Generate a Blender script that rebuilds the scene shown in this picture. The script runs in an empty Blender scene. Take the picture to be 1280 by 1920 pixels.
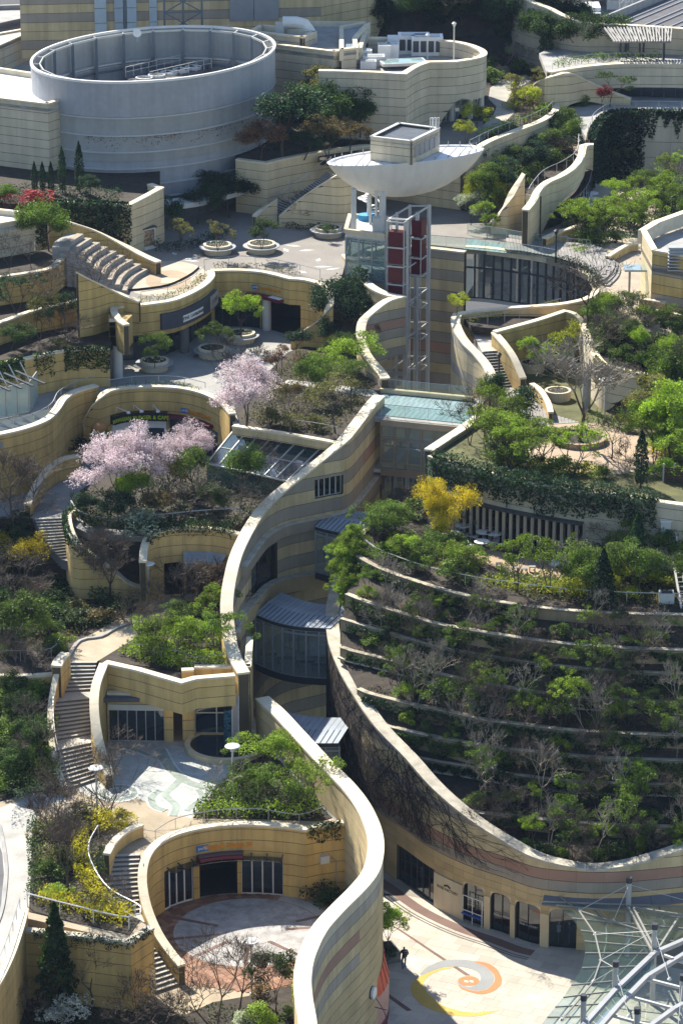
import bpy, math, random
import numpy as np
from mathutils import Vector, Matrix

scene = bpy.context.scene
COL = scene.collection
# ---------------------------------------------------------------- camera
CAM_H, PITCH, FPX = 108.0, math.radians(19.6),6200.0     # height above the lowest court, tilt, focal length in photo pixels
cam_data = bpy.data.cameras.new("camera")
cam_data.sensor_fit = 'VERTICAL'; cam_data.sensor_height = 36.0
cam_data.lens = FPX / 1920.0 * 36.0
cam_data.clip_start = 1.0; cam_data.clip_end = 6000.0
cam = bpy.data.objects.new("camera",cam_data); COL.objects.link(cam)
cam.location = (0,0, CAM_H); cam.rotation_euler = (math.pi / 2 - PITCH, 0,0)
scene.camera = cam
# ---------------------------------------------------------------- sky and sun
SUN = Vector((-0.55,0.90,1.0)).normalized()              # towards the sun
world = bpy.data.worlds.new("World"); scene.world = world; world.use_nodes = True
wn = world.node_tree.nodes; wl = world.node_tree.links
bg = wn["Background"]; sky = wn.new("ShaderNodeTexSky"); sky.sky_type = 'NISHITA'
sky.sun_disc = False; sky.sun_elevation = math.asin(SUN.z); sky.sun_rotation = math.atan2(SUN.x, SUN.y)
sky.air_density = 1.0; sky.dust_density = 0.4; sky.ozone_density = 2.0
wl.new(sky.outputs[0], bg.inputs[0]); bg.inputs[1].default_value = 0.098
sun_data = bpy.data.lights.new("sun",'SUN'); sun_data.energy = 5.0; sun_data.angle = math.radians(0.5)
sun_data.color = (1.0,0.94,0.83)
sun = bpy.data.objects.new("sun",sun_data); COL.objects.link(sun)
sun.rotation_euler = (-SUN).to_track_quat('-Z', 'Y').to_euler(); sun.location = (0,250,200)
vs = scene.view_settings
vs.view_transform = 'Standard'; vs.look = 'None'; vs.gamma = 1.0; vs.exposure = 1.12; vs.use_curve_mapping = False
scene.render.engine = 'CYCLES'
scene.cycles.max_bounces = 6; scene.cycles.diffuse_bounces = 3; scene.cycles.glossy_bounces = 3
scene.cycles.transparent_max_bounces = 12; scene.cycles.transmission_bounces = 4; scene.cycles.volume_bounces = 0
scene.cycles.use_denoising = True; scene.cycles.caustics_reflective = False; scene.cycles.caustics_refractive = False

# ---------------------------------------------------------------- survey: a point seen in the photo at a known height
_ct, _st = math.cos(PITCH), math.sin(PITCH)
def P(px, py, z):
 u, v = (px - 640) / FPX, -(py - 960) / FPX
 rx, ry, rz = u, _ct + v * _st, -_st + v * _ct
 t = (z - CAM_H) / rz
 return Vector((rx * t, ry * t, z))
def scale_at(y):                      # photo pixels per metre near a ground distance y
 return FPX / (y / _ct)
L2, L3, L4, L5, L6, L7, L8, L9 = 0.0,4.8,9.6,14.4,19.2,24.0,28.8,33.6

# ---------------------------------------------------------------- materials
MATS = {}
def _new(name):
 m = bpy.data.materials.new(name); m.use_nodes = True
 nt = m.node_tree; b = nt.nodes["Principled BSDF"]
 return m, nt, b
def stone(name, rgb, rough=0.85, var=0.10, stain=0.22, scale=0.5, bump=0.15, fine=9.0, piece=True, spec=0.3, metal=0.0, streak=0.0):
 if name in MATS: return MATS[name]
 m, nt, b = _new(name); N, L = nt.nodes, nt.links
 geo = N.new("ShaderNodeNewGeometry")
 n1 = N.new("ShaderNodeTexNoise"); n1.inputs["Scale"].default_value = scale; n1.inputs["Detail"].default_value = 6
 n2 = N.new("ShaderNodeTexNoise"); n2.inputs["Scale"].default_value = fine; n2.inputs["Detail"].default_value = 3
 L.new(geo.outputs["Position"], n1.inputs["Vector"]); L.new(geo.outputs["Position"], n2.inputs["Vector"])
 r1 = N.new("ShaderNodeMapRange"); r1.inputs[1].default_value = 0.3; r1.inputs[2].default_value = 0.7
 r1.inputs[3].default_value = 1 - stain; r1.inputs[4].default_value = 1 + stain * 0.6
 L.new(n1.outputs["Fac"], r1.inputs[0])
 r2 = N.new("ShaderNodeMapRange"); r2.inputs[1].default_value = 0.25; r2.inputs[2].default_value = 0.75
 r2.inputs[3].default_value = 1 - stain * 0.5; r2.inputs[4].default_value = 1 + stain * 0.4
 L.new(n2.outputs["Fac"], r2.inputs[0])
 mul = N.new("ShaderNodeMath"); mul.operation = 'MULTIPLY'
 L.new(r1.outputs[0], mul.inputs[0]); L.new(r2.outputs[0], mul.inputs[1]); fac = mul.outputs[0]
 if streak:
  mp = N.new("ShaderNodeMapping"); mp.inputs["Scale"].default_value = (1.6,1.6,0.10)
  n3 = N.new("ShaderNodeTexNoise"); n3.inputs["Scale"].default_value = 1.0; n3.inputs["Detail"].default_value = 5
  L.new(geo.outputs["Position"], mp.inputs[0]); L.new(mp.outputs[0], n3.inputs["Vector"])
  r3 = N.new("ShaderNodeMapRange"); r3.inputs[1].default_value = 0.35; r3.inputs[2].default_value = 0.62
  r3.inputs[3].default_value = 1 - streak; r3.inputs[4].default_value = 1.03
  L.new(n3.outputs["Fac"], r3.inputs[0])
  m3 = N.new("ShaderNodeMath"); m3.operation = 'MULTIPLY'; L.new(fac, m3.inputs[0]); L.new(r3.outputs[0], m3.inputs[1]); fac = m3.outputs[0]
 if piece and var:
  oi = N.new("ShaderNodeObjectInfo")
  r4 = N.new("ShaderNodeMapRange"); r4.inputs[3].default_value = 1 - var; r4.inputs[4].default_value = 1 + var
  L.new(oi.outputs["Random"], r4.inputs[0])
  m4 = N.new("ShaderNodeMath"); m4.operation = 'MULTIPLY'; L.new(fac, m4.inputs[0]); L.new(r4.outputs[0], m4.inputs[1]); fac = m4.outputs[0]
 mix = N.new("ShaderNodeVectorMath"); mix.operation = 'SCALE'; mix.inputs[0].default_value = rgb
 L.new(fac, mix.inputs["Scale"]); L.new(mix.outputs[0], b.inputs["Base Color"])
 b.inputs["Roughness"].default_value = rough; b.inputs["Metallic"].default_value = metal
 b.inputs["Specular IOR Level"].default_value = spec
 if bump:
  bp = N.new("ShaderNodeBump"); bp.inputs["Strength"].default_value = bump; bp.inputs["Distance"].default_value = 0.02
  L.new(n2.outputs["Fac"], bp.inputs["Height"]); L.new(bp.outputs[0], b.inputs["Normal"])
 MATS[name] = m; return m
def flat(name, rgb, rough=0.6, metal=0.0, spec=0.4):
 return stone(name, rgb, rough, 0.0,0.08,1.2,0.0,12.0, False, spec, metal)
def leafmat(name, rgb, rgb2=None, trans=0.42, var=0.35):
 if name in MATS: return MATS[name]
 m, nt, b = _new(name); N, L = nt.nodes, nt.links
 out = N["Material Output"]; N.remove(b)
 geo = N.new("ShaderNodeNewGeometry"); oi = N.new("ShaderNodeObjectInfo")
 rgb2 = rgb2 or tuple(min(1, c * k) for c, k in zip(rgb, (1.7,1.5,1.2)))
 ramp = N.new("ShaderNodeMix"); ramp.data_type = 'RGBA'
 ramp.inputs[6].default_value = (*rgb, 1); ramp.inputs[7].default_value = (*rgb2,1)
 L.new(geo.outputs["Random Per Island"], ramp.inputs[0])
 r = N.new("ShaderNodeMapRange"); r.inputs[3].default_value = 1 - var; r.inputs[4].default_value = 1 + var
 L.new(oi.outputs["Random"], r.inputs[0])
 sc = N.new("ShaderNodeVectorMath"); sc.operation = 'SCALE'
 nz = N.new("ShaderNodeTexNoise"); nz.inputs["Scale"].default_value = 0.95; nz.inputs["Detail"].default_value = 2; L.new(geo.outputs["Position"], nz.inputs["Vector"])
 rz = N.new("ShaderNodeMapRange"); rz.inputs[1].default_value = 0.33; rz.inputs[2].default_value = 0.67; rz.inputs[3].default_value = 0.5; rz.inputs[4].default_value = 1.4; L.new(nz.outputs["Fac"], rz.inputs[0])
 mm = N.new("ShaderNodeMath"); mm.operation = 'MULTIPLY'; L.new(r.outputs[0], mm.inputs[0]); L.new(rz.outputs[0], mm.inputs[1])
 L.new(ramp.outputs[2], sc.inputs[0]); L.new(mm.outputs[0], sc.inputs["Scale"])
 d = N.new("ShaderNodeBsdfDiffuse"); t = N.new("ShaderNodeBsdfTranslucent"); g = N.new("ShaderNodeBsdfGlossy")
 g.inputs["Roughness"].default_value = 0.55; g.inputs["Color"].default_value = (1,1,1,1)
 L.new(sc.outputs[0], d.inputs[0]); L.new(sc.outputs[0], t.inputs[0])
 mx = N.new("ShaderNodeMixShader"); mx.inputs[0].default_value = trans
 L.new(d.outputs[0], mx.inputs[1]); L.new(t.outputs[0], mx.inputs[2])
 m2 = N.new("ShaderNodeMixShader"); m2.inputs[0].default_value = 0.018
 L.new(mx.outputs[0], m2.inputs[1]); L.new(g.outputs[0], m2.inputs[2]); L.new(m2.outputs[0], out.inputs[0])
 MATS[name] = m; return m
def glass(name, tint=(0.55,0.68,0.70), refl=0.28, rough=0.03, body=0.0, bodycol=(0.2,0.3,0.32)):
 if name in MATS: return MATS[name]
 m, nt, b = _new(name); N, L = nt.nodes, nt.links
 out = N["Material Output"]; N.remove(b)
 tr = N.new("ShaderNodeBsdfTransparent"); tr.inputs[0].default_value = (*tint, 1)
 gl = N.new("ShaderNodeBsdfGlossy"); gl.inputs["Roughness"].default_value = rough; gl.inputs[0].default_value = (0.9,0.95,1,1)
 fr = N.new("ShaderNodeLayerWeight"); pw = N.new("ShaderNodeMath"); pw.operation = 'POWER'; pw.inputs[1].default_value = 4.0; L.new(fr.outputs["Facing"], pw.inputs[0])
 ad = N.new("ShaderNodeMath"); ad.operation = 'MULTIPLY_ADD'; ad.use_clamp = True; ad.inputs[1].default_value = 0.85; ad.inputs[2].default_value = 0.04 + refl * 0.4
 L.new(pw.outputs[0], ad.inputs[0])
 mx = N.new("ShaderNodeMixShader"); L.new(ad.outputs[0], mx.inputs[0])
 base = tr.outputs[0]
 if body:
  df = N.new("ShaderNodeBsdfDiffuse"); df.inputs[0].default_value = (*bodycol, 1)
  mb = N.new("ShaderNodeMixShader"); mb.inputs[0].default_value = body
  L.new(tr.outputs[0], mb.inputs[1]); L.new(df.outputs[0], mb.inputs[2]); base = mb.outputs[0]
 L.new(base, mx.inputs[1]); L.new(gl.outputs[0], mx.inputs[2]); L.new(mx.outputs[0], out.inputs[0])
 MATS[name] = m; return m

YEL = stone("yellow_stone",(0.61,0.43,0.175), var=0.05, stain=0.13, streak=0.20)
YEL2 = stone("ochre_stone",(0.57,0.39,0.14), var=0.05, stain=0.13, streak=0.22)
BEIGE = stone("beige_stone",(0.60,0.475,0.265), var=0.06, stain=0.13, streak=0.20)
PALE = stone("pale_stone",(0.58,0.50,0.36), var=0.05, stain=0.10, streak=0.10)
CREAM = stone("cream_stone",(0.62,0.51,0.32), var=0.05, stain=0.10, streak=0.10)
GREYST = stone("grey_brown_stone",(0.335,0.285,0.22), var=0.05, stain=0.10, streak=0.08)
PINKST = stone("red_brown_stone",(0.37,0.22,0.155), var=0.05, stain=0.10)
BLOCK = stone("sand_block_stone",(0.50,0.38,0.20), var=0.09, stain=0.15)
JOINT = stone("dark_joint",(0.085,0.066,0.042), piece=False, stain=0.2)
COPE = stone("pale_coping_stone",(0.68,0.59,0.43), var=0.05, stain=0.16, scale=0.9, piece=True)
COPEG = stone("weathered_coping_stone",(0.50,0.45,0.355), var=0.07, stain=0.28, scale=1.3)
CONC = stone("concrete",(0.33,0.32,0.30), var=0.05, stain=0.2, scale=0.7)
TREAD = stone("lit_tread_stone",(0.44,0.41,0.35), var=0.06, stain=0.2)  # paler than the step bodies: light on the treads put into the colour
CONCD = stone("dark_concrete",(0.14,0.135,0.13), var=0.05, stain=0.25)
SOIL = stone("planting_soil",(0.042,0.032,0.022), stain=0.5, scale=1.5, fine=5, bump=0.6, piece=False)
LAWN = stone("dry_lawn",(0.10,0.10,0.035), stain=0.4, scale=0.8, fine=12, bump=0.5, piece=False)
STEEL = flat("grey_steel",(0.36,0.37,0.38),0.45,0.3)
STEELD = flat("dark_steel",(0.055,0.06,0.07),0.45,0.3)
WHITEP = flat("white_paint",(0.72,0.71,0.68),0.45)
OFFW = flat("off_white_paint",(0.55,0.54,0.50),0.5)
BLACKP = flat("black_paint",(0.014,0.014,0.018),0.4)
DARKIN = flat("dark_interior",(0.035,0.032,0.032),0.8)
MIDIN = flat("shop_interior_paint",(0.16,0.145,0.13),0.8)
WOODD = stone("grey_weathered_deck",(0.27,0.255,0.235), stain=0.2, var=0.10, scale=1.0, fine=6)
BARK = stone("brown_bark",(0.085,0.066,0.05), stain=0.3, piece=False, bump=0)
BARKG = stone("pale_grey_bark",(0.30,0.26,0.21), stain=0.3, piece=False, bump=0)
BARKD = stone("dark_bark",(0.055,0.043,0.036), stain=0.3, piece=False, bump=0)
TWIG = stone("greyish_twig",(0.13,0.10,0.075), stain=0.3, piece=False, bump=0)
GLASS = glass("tinted_glass",(0.72,0.82,0.83),0.3, body=0.26, bodycol=(0.34,0.42,0.44))
GLASSD = glass("dark_window_glass",(0.42,0.48,0.52),0.20)
GLASSC = glass("clear_rail_glass",(0.80,0.90,0.88),0.10, body=0.10, bodycol=(0.45,0.6,0.58))
GLASSR = glass("roof_glass",(0.35,0.50,0.50),0.35, body=0.25, bodycol=(0.16,0.26,0.27))
G_DARK = leafmat("dark_green_leaf",(0.036,0.074,0.014))
G_DEEP = leafmat("blue_green_leaf",(0.024,0.056,0.024))
G_MID = leafmat("mid_green_leaf",(0.080,0.140,0.018))
G_BRI = leafmat("bright_green_leaf",(0.155,0.250,0.020))
G_YEL = leafmat("yellow_green_leaf",(0.24,0.29,0.02))
G_LIME = leafmat("golden_lime_leaf",(0.55,0.52,0.012),(0.70,0.60,0.02))
G_OLI = leafmat("olive_leaf",(0.115,0.125,0.035))
G_RUST = leafmat("rusty_leaf",(0.16,0.095,0.030),(0.12,0.11,0.03))
G_BROWN = leafmat("brown_leaf",(0.14,0.085,0.05))
G_RED = leafmat("red_leaf",(0.28,0.035,0.035),(0.36,0.06,0.05))
G_PINK = leafmat("pink_blossom",(0.64,0.50,0.52),(0.78,0.67,0.68), trans=0.35, var=0.05)
G_MAG = leafmat("magenta_blossom",(0.42,0.06,0.26),(0.5,0.12,0.34))
G_GOLD = leafmat("mimosa_blossom",(0.50,0.40,0.015),(0.66,0.52,0.02), var=0.08)
G_WHITE = leafmat("white_blossom",(0.55,0.57,0.48),(0.7,0.72,0.62))
G_SILV = leafmat("silver_green_leaf",(0.30,0.36,0.27))

# ---------------------------------------------------------------- building blocks
def link(o): COL.objects.link(o); return o
def thing(name, label, cat, loc=(0,0,0), group=None):
 o = bpy.data.objects.new(name, None); link(o); o.location = loc
 o["label"] = label; o["category"] = cat
 if group: o["group"] = group
 o.empty_display_size = 0.3
 return o
def structure(o): o["kind"] = "structure"; return o
def stuff(o): o["kind"] = "stuff"; return o
def tag(o, label, cat, group=None):
 o["label"] = label; o["category"] = cat
 if group: o["group"] = group
 return o
def mesh(name, V, F, mat, parent=None, smooth=False):
 me = bpy.data.meshes.new(name); me.from_pydata([tuple(v) for v in V], [], F); me.update()
 if mat: me.materials.append(mat)
 if smooth: me.polygons.foreach_set("use_smooth",[True] * len(me.polygons))
 o = bpy.data.objects.new(name, me); link(o)
 if parent is not None:
  o.parent = parent
  if parent.type == 'EMPTY': o.location = -Vector(parent.location)
 return o
class B:                               # collects shapes into one mesh
 def __init__(s): s.V, s.F = [], []
 def add(s, V, F):
  n = len(s.V); s.V += [tuple(v) for v in V]; s.F += [tuple(i + n for i in f) for f in F]; return s
 def box(s, c, d, rz=0.0):          # centre, full size
  cx, cy, cz = c; x, y, z = d[0] / 2, d[1] / 2, d[2] / 2; cs, sn = math.cos(rz), math.sin(rz)
  V = [(cx + a * cs - b * sn, cy + a * sn + b * cs, cz + e) for e in (-z, z) for a, b in ((-x, -y),(x, -y),(x, y),(-x, y))]
  return s.add(V, [(3,2,1,0),(4,5,6,7),(0,1,5,4),(1,2,6,5),(2,3,7,6),(3,0,4,7)])
 def bar(s, a, b, w, h=None, up=(0,0,1)):   # rectangular bar from a to b
  a, b = Vector(a), Vector(b); h = h or w; t = (b - a)
  if t.length < 1e-6: return s
  t.normalize(); u = Vector(up)
  if abs(t.dot(u)) > 0.97: u = Vector((1,0,0))
  r = t.cross(u).normalized(); u = r.cross(t)
  V = [p + r * (i * w / 2) + u * (j * h / 2) for p in (a, b) for i, j in ((-1,-1),(1,-1),(1,1),(-1,1))]
  return s.add(V, [(3,2,1,0),(4,5,6,7),(0,1,5,4),(1,2,6,5),(2,3,7,6),(3,0,4,7)])
 def tube(s, pts, r, n=6, r2=None, cap=True):
  pts = [Vector(p) for p in pts]; m = len(pts); base = len(s.V); prev = None
  for i, p in enumerate(pts):
   t = (pts[min(i + 1, m - 1)] - pts[max(i - 1,0)]).normalized()
   if prev is None:
    u = Vector((0,0,1)) if abs(t.z) < 0.9 else Vector((1,0,0))
   else: u = prev
   a = t.cross(u).normalized(); u = a.cross(t).normalized(); prev = u
   rr = r if r2 is None else r + (r2 - r) * i / max(1, m - 1)
   for k in range(n):
    w = 2 * math.pi * k / n
    s.V.append(tuple(p + a * (math.cos(w) * rr) + u * (math.sin(w) * rr)))
  for i in range(m - 1):
   for k in range(n):
    q = (k + 1) % n
    s.F.append((base + i * n + k, base + i * n + q, base + (i + 1) * n + q, base + (i + 1) * n + k))
  if cap:
   s.F.append(tuple(base + k for k in reversed(range(n)))); s.F.append(tuple(base + (m - 1) * n + k for k in range(n)))
  return s
 def lathe(s, c, prof, n=20, sx=1.0, sy=1.0, rz=0.0):   # profile of (radius, height) round a vertical axis
  base = len(s.V); m = len(prof); cs, sn = math.cos(rz), math.sin(rz)
  for r, z in prof:
   for k in range(n):
    w = 2 * math.pi * k / n; x, y = r * math.cos(w) * sx, r * math.sin(w) * sy
    s.V.append((c[0] + x * cs - y * sn, c[1] + x * sn + y * cs, c[2] + z))
  for i in range(m - 1):
   for k in range(n):
    q = (k + 1) % n
    s.F.append((base + i * n + k, base + i * n + q, base + (i + 1) * n + q, base + (i + 1) * n + k))
  s.F.append(tuple(base + k for k in reversed(range(n)))); s.F.append(tuple(base + (m - 1) * n + k for k in range(n)))
  return s
 def prism(s, poly, z0, z1):
  n = len(poly); V = [(p[0], p[1], z0) for p in poly] + [(p[0], p[1], z1) for p in poly]
  F = [tuple(range(n, 2 * n)), tuple(reversed(range(n)))] + [(i, (i + 1) % n, n + (i + 1) % n, n + i) for i in range(n)]
  return s.add(V, F)
 def make(s, name, mat, parent=None, smooth=False): return mesh(name, s.V, s.F, mat, parent, smooth)

def area2(poly): return sum(poly[i - 1][0] * poly[i][1] - poly[i][0] * poly[i - 1][1] for i in range(len(poly)))
def slab(name, poly, z, depth, mat, parent=None):
 """a floor: flat top at z over a plan outline, solid for depth below"""
 poly = [(p[0], p[1]) for p in poly]
 if area2(poly) < 0: poly = poly[::-1]
 b = B().prism(poly, z - depth, z)
 o = b.make(name, mat, parent)
 if parent is None: structure(o)
 return o
def px(pts, z): return [P(a, b, z) for a, b in pts]

def catmull(pts, step=0.7, closed=False):
 """smooth dense line through world tuples of any length; a trailing 'c' marks a sharp corner"""
 runs, cur = [], []
 for p in pts:
  c = p[-1] == 'c'; q = tuple(p[:-1]) if c else tuple(p)
  cur.append(q)
  if c and len(cur) > 1: runs.append(cur); cur = [q]
 if len(cur) > 1: runs.append(cur)
 out = []
 for r in runs:
  n = len(r)
  for i in range(n - 1):
   p1, p2 = r[i], r[i + 1]
   p0 = r[i - 1] if i else tuple(2 * a - b for a, b in zip(p1, p2))
   p3 = r[i + 2] if i + 2 < n else tuple(2 * b - a for a, b in zip(p1, p2))
   d = math.hypot(p2[0] - p1[0], p2[1] - p1[1]); k = max(1, int(math.ceil(d / step)))
   for j in range(k):
    t = j / k; t2, t3 = t * t, t * t * t
    out.append(tuple(0.5 * (2 * b + (c - a) * t + (2 * a - 5 * b + 4 * c - d_) * t2 + (3 * b - a - 3 * c + d_) * t3) for a, b, c, d_ in zip(p0, p1, p2, p3)))
 out.append(tuple(runs[-1][-1]))
 return out
class Line:
 """a plan line carrying top and bottom heights, measured along its length"""
 def __init__(s, pts, zb=0.0, step=0.7, smooth=True):
  W = []
  for p in pts:
   c = p[-1] == 'c'; p = p[:-1] if c else p
   w = P(p[0], p[1], p[2]); b = p[3] if len(p) > 3 else zb
   W.append((w.x, w.y, p[2], b) + (('c',) if (c or not smooth) else ()))
  s.setup(catmull(W, step))
 @classmethod
 def world(cls, pts, step=0.7, smooth=True):
  o = cls.__new__(cls)
  o.setup(catmull([tuple(p) + (() if smooth else ('c',)) for p in pts], step)); return o
 def setup(s, D):
  s.D = D; n = len(D); s.S = [0.0]; s.N = []
  for i in range(1, n): s.S.append(s.S[-1] + math.hypot(D[i][0] - D[i - 1][0], D[i][1] - D[i - 1][1]))
  s.len = s.S[-1]
  for i in range(n):
   seg = []
   for a, b in ((i - 1, i),(i, i + 1)):
    if a < 0 or b >= n: continue
    tx, ty = D[b][0] - D[a][0], D[b][1] - D[a][1]; l = math.hypot(tx, ty)
    if l > 1e-9: seg.append((-ty / l, tx / l))
   if not seg: seg = [(0,1)]
   nx, ny = sum(q[0] for q in seg), sum(q[1] for q in seg); l = math.hypot(nx, ny) or 1
   nx, ny = nx / l, ny / l; k = max(0.45, nx * seg[0][0] + ny * seg[0][1])
   s.N.append((nx / k, ny / k))
 def at(s, t):
  t = min(max(t, 0), s.len); S = s.S
  lo, hi = 0, len(S) - 1
  while hi - lo > 1:
   m = (lo + hi) // 2
   if S[m] <= t: lo = m
   else: hi = m
  f = (t - S[lo]) / max(1e-9, S[hi] - S[lo])
  d = tuple(a + (b - a) * f for a, b in zip(s.D[lo], s.D[hi])); nx = s.N[lo][0] + (s.N[hi][0] - s.N[lo][0]) * f; ny = s.N[lo][1] + (s.N[hi][1] - s.N[lo][1]) * f
  return d, (nx, ny)
 def off(s, t, o, z=None):
  d, n = s.at(t); return Vector((d[0] + n[0] * o, d[1] + n[1] * o, d[2] if z is None else z))
 def near(s, p):                    # distance along the line of the place closest to p
  best, bs = 1e18,0
  k = max(2, int(s.len / 0.1))
  for i in range(k + 1):
   t = s.len * i / k; d, _ = s.at(t); q = (d[0] - p[0]) ** 2 + (d[1] - p[1]) ** 2
   if q < best: best, bs = q, t
  return bs
 def cuts(s, a, b):
  return [a] + [t for t in s.S if a + 1e-3 < t < b - 1e-3] + [b]
 def xy(s, o=0.0): return [tuple(s.off(t, o))[:2] for t in s.S]
def strip(ln, a, b, o0, o1, zlo, zhi):
 """solid strip along a line between offsets and heights (heights are functions of the line's data)"""
 V, F = [], []
 S = [(t, zlo(ln.at(t)[0]), zhi(ln.at(t)[0])) for t in ln.cuts(a, b)]; g = [i for i, q in enumerate(S) if q[2] > q[1] + 0.006]
 if not g: return None
 ts = [S[i][0] for i in range(g[0], g[-1] + 1)]           # end the strip where its top meets its bottom
 for i, j, e in ((g[0], g[0] - 1,0),(g[-1], g[-1] + 1,1)):
  if 0 <= j < len(S):
   p, q = S[i][2] - S[i][1], S[j][2] - S[j][1]; t = S[i][0] + (S[j][0] - S[i][0]) * p / max(1e-6, p - q)
   if abs(t - S[i][0]) > 1e-4: ts.insert(len(ts) if e else 0, t)
 if len(ts) < 2: return None
 for t in ts:
  d, n = ln.at(t); l, h = zlo(d), zhi(d); h = max(h, l + 0.002)
  for o, z in ((o0, l),(o1, l),(o1, h),(o0, h)): V.append((d[0] + n[0] * o, d[1] + n[1] * o, z))
 m = len(ts)
 for i in range(m - 1):
  for k in range(4):
   q = (k + 1) % 4
   F.append((i * 4 + k, (i + 1) * 4 + k, (i + 1) * 4 + q, i * 4 + q))
 F.append((0,1,2,3)); e = (m - 1) * 4; F.append((e + 3, e + 2, e + 1, e))
 if o0 > o1: F = [tuple(reversed(f)) for f in F]
 return V, F
def spans(ln, size, breaks=(), a=0.0, b=None):
 b = ln.len if b is None else b
 e = sorted({a, b, *[x for x in breaks if a < x < b]}); out = []
 for u, v in zip(e, e[1:]):
  n = max(1, round((v - u) / size))
  out += [(u + (v - u) * i / n, u + (v - u) * (i + 1) / n) for i in range(n)]
 return out
def opening(ln, a, b, z0, z1):
 """a hole in a wall between two places on it"""
 s0, s1 = ln.near(a), ln.near(b)
 if s0 > s1: s0, s1 = s1, s0
 return (s0, s1, z0, z1)
def clad(root, ln, th, mats, sides="LR",course=0.84, plen=3.2, z0=0.0, holes=(), cope=COPE, ch=0.16, cl=1.6, cover=0.06, gap=0.045, core=JOINT, zmin=None, zmax=None, cname="cladding_panel",pick=None):
 """wall of cladding panels over a core, coping stones on top; every piece its own part"""
 g = ch if cope else 0.0; rec = 0.035; h = th / 2
 top = (lambda d: d[2] - g) if zmax is None else (lambda d: min(d[2] - g, zmax))
 bot = (lambda d: d[3]) if zmin is None else (lambda d: max(d[3], zmin))
 br = [x for o in holes for x in o[:2]]
 c = B()
 for a, b in spans(ln, 1e9, br):
  mid = (a + b) / 2; cutz = sorted((o[2], o[3]) for o in holes if o[0] <= mid <= o[1]); lo = bot
  for q0, q1 in cutz + [(None, None)]:
   hi = top if q0 is None else (lambda d, q0=q0: min(q0, top(d)))
   r = strip(ln, a, b, -h + rec, h - rec, lo, hi)
   if r: c.add(*r)
   if q1 is not None: lo = (lambda d, q1=q1: max(q1, bot(d)))
 c.make("wall_core",core, root)
 zt = max(d[2] for d in ln.D); zl = min(d[3] for d in ln.D)
 if zmin is not None: zl = max(zl, zmin)
 k0, k1 = math.floor((zl - z0) / course), math.ceil((zt - z0) / course)
 for k in range(k0, k1 + 1):
  ca, cb = z0 + k * course, z0 + (k + 1) * course
  for i, (a, b) in enumerate(spans(ln, plen, br)):
   mid = (a + b) / 2; rng = [(ca + gap / 2, cb - gap / 2)]
   for o in holes:
    if o[0] <= mid <= o[1]:
     rng = [q for u, v in rng for q in ((u, min(v, o[2])),(max(u, o[3]), v)) if q[1] - q[0] > 0.03]
   for u, v in rng:
    for sd in sides:
     o0, o1 = (h - rec, h) if sd == "L" else (-h + rec, -h)
     r = strip(ln, a + 0.006, b - 0.006, o0, o1, lambda d: max(u, bot(d)), lambda d: min(v, top(d)))
     if r:
      mt = pick(k, i, sd) if pick else mats[k % len(mats)]
      mesh(cname, r[0], r[1], mt, root)
 if cope:
  for a, b in spans(ln, cl):
   r = strip(ln, a + 0.006, b - 0.006,-h - cover, h + cover, lambda d: d[2] - g, lambda d: d[2])
   if r: mesh("coping_stone",r[0], r[1], cope, root)
def wall(name, label, pts, th=0.5, zb=0.0, mats=(YEL,), cat="wall",smooth=True, group=None, holes=(), **kw):
 ln = pts if isinstance(pts, Line) else Line(pts, zb, smooth=smooth)
 d = ln.at(ln.len / 2)[0]
 root = thing(name, label, cat, (d[0], d[1], d[3]), group)
 hs = [opening(ln, P(*o[0]), P(*o[1]), o[2], o[3]) if len(o) == 4 and isinstance(o[0], tuple) else o for o in holes]
 clad(root, ln, th, mats, holes=hs, **kw)
 root_line[root.name] = ln
 return root, ln, hs
root_line = {}
def glazing(root, pts, z0, z1, n, frame=STEELD, gl=GLASSD, fw=0.07, transoms=(), depth=0.10, rails=True):
 """a run of framed panes along world points: posts, rails and each pane a part of root"""
 ln = Line.world([(p[0], p[1], z1, z0) for p in pts], 1.0, smooth=False)
 zs = [z0] + list(transoms) + [z1]
 if rails:                                         # the sill rail is the window; posts, rails and panes belong to it
  r = strip(ln, 0, ln.len, -depth * 0.4, depth * 0.4, lambda d: z0 - fw / 2, lambda d: z0 + fw / 2); root = mesh("window_frame",r[0], r[1], frame, root); zs_ = zs[1:]
 for i in range(n + 1):
  t = ln.len * i / n; p = ln.off(t, 0)
  _, nn = ln.at(t)
  B().box((p.x, p.y, (z0 + z1) / 2),(fw, depth, z1 - z0), math.atan2(nn[1], nn[0]) - math.pi / 2).make("mullion",frame, root)
 if rails:
  for z in zs_:
   r = strip(ln, 0, ln.len, -depth * 0.4, depth * 0.4, lambda d: z - fw / 2, lambda d: z + fw / 2)
   if r: mesh("window_rail",r[0], r[1], frame, root)
 for i in range(n):
  for a, b in zip(zs, zs[1:]):
   p, q = ln.off(ln.len * i / n, 0), ln.off(ln.len * (i + 1) / n, 0)
   mesh("glass_pane",[(p.x, p.y, a),(q.x, q.y, a),(q.x, q.y, b),(p.x, p.y, b)], [(0,1,2,3)], gl, root)
 return ln
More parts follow.
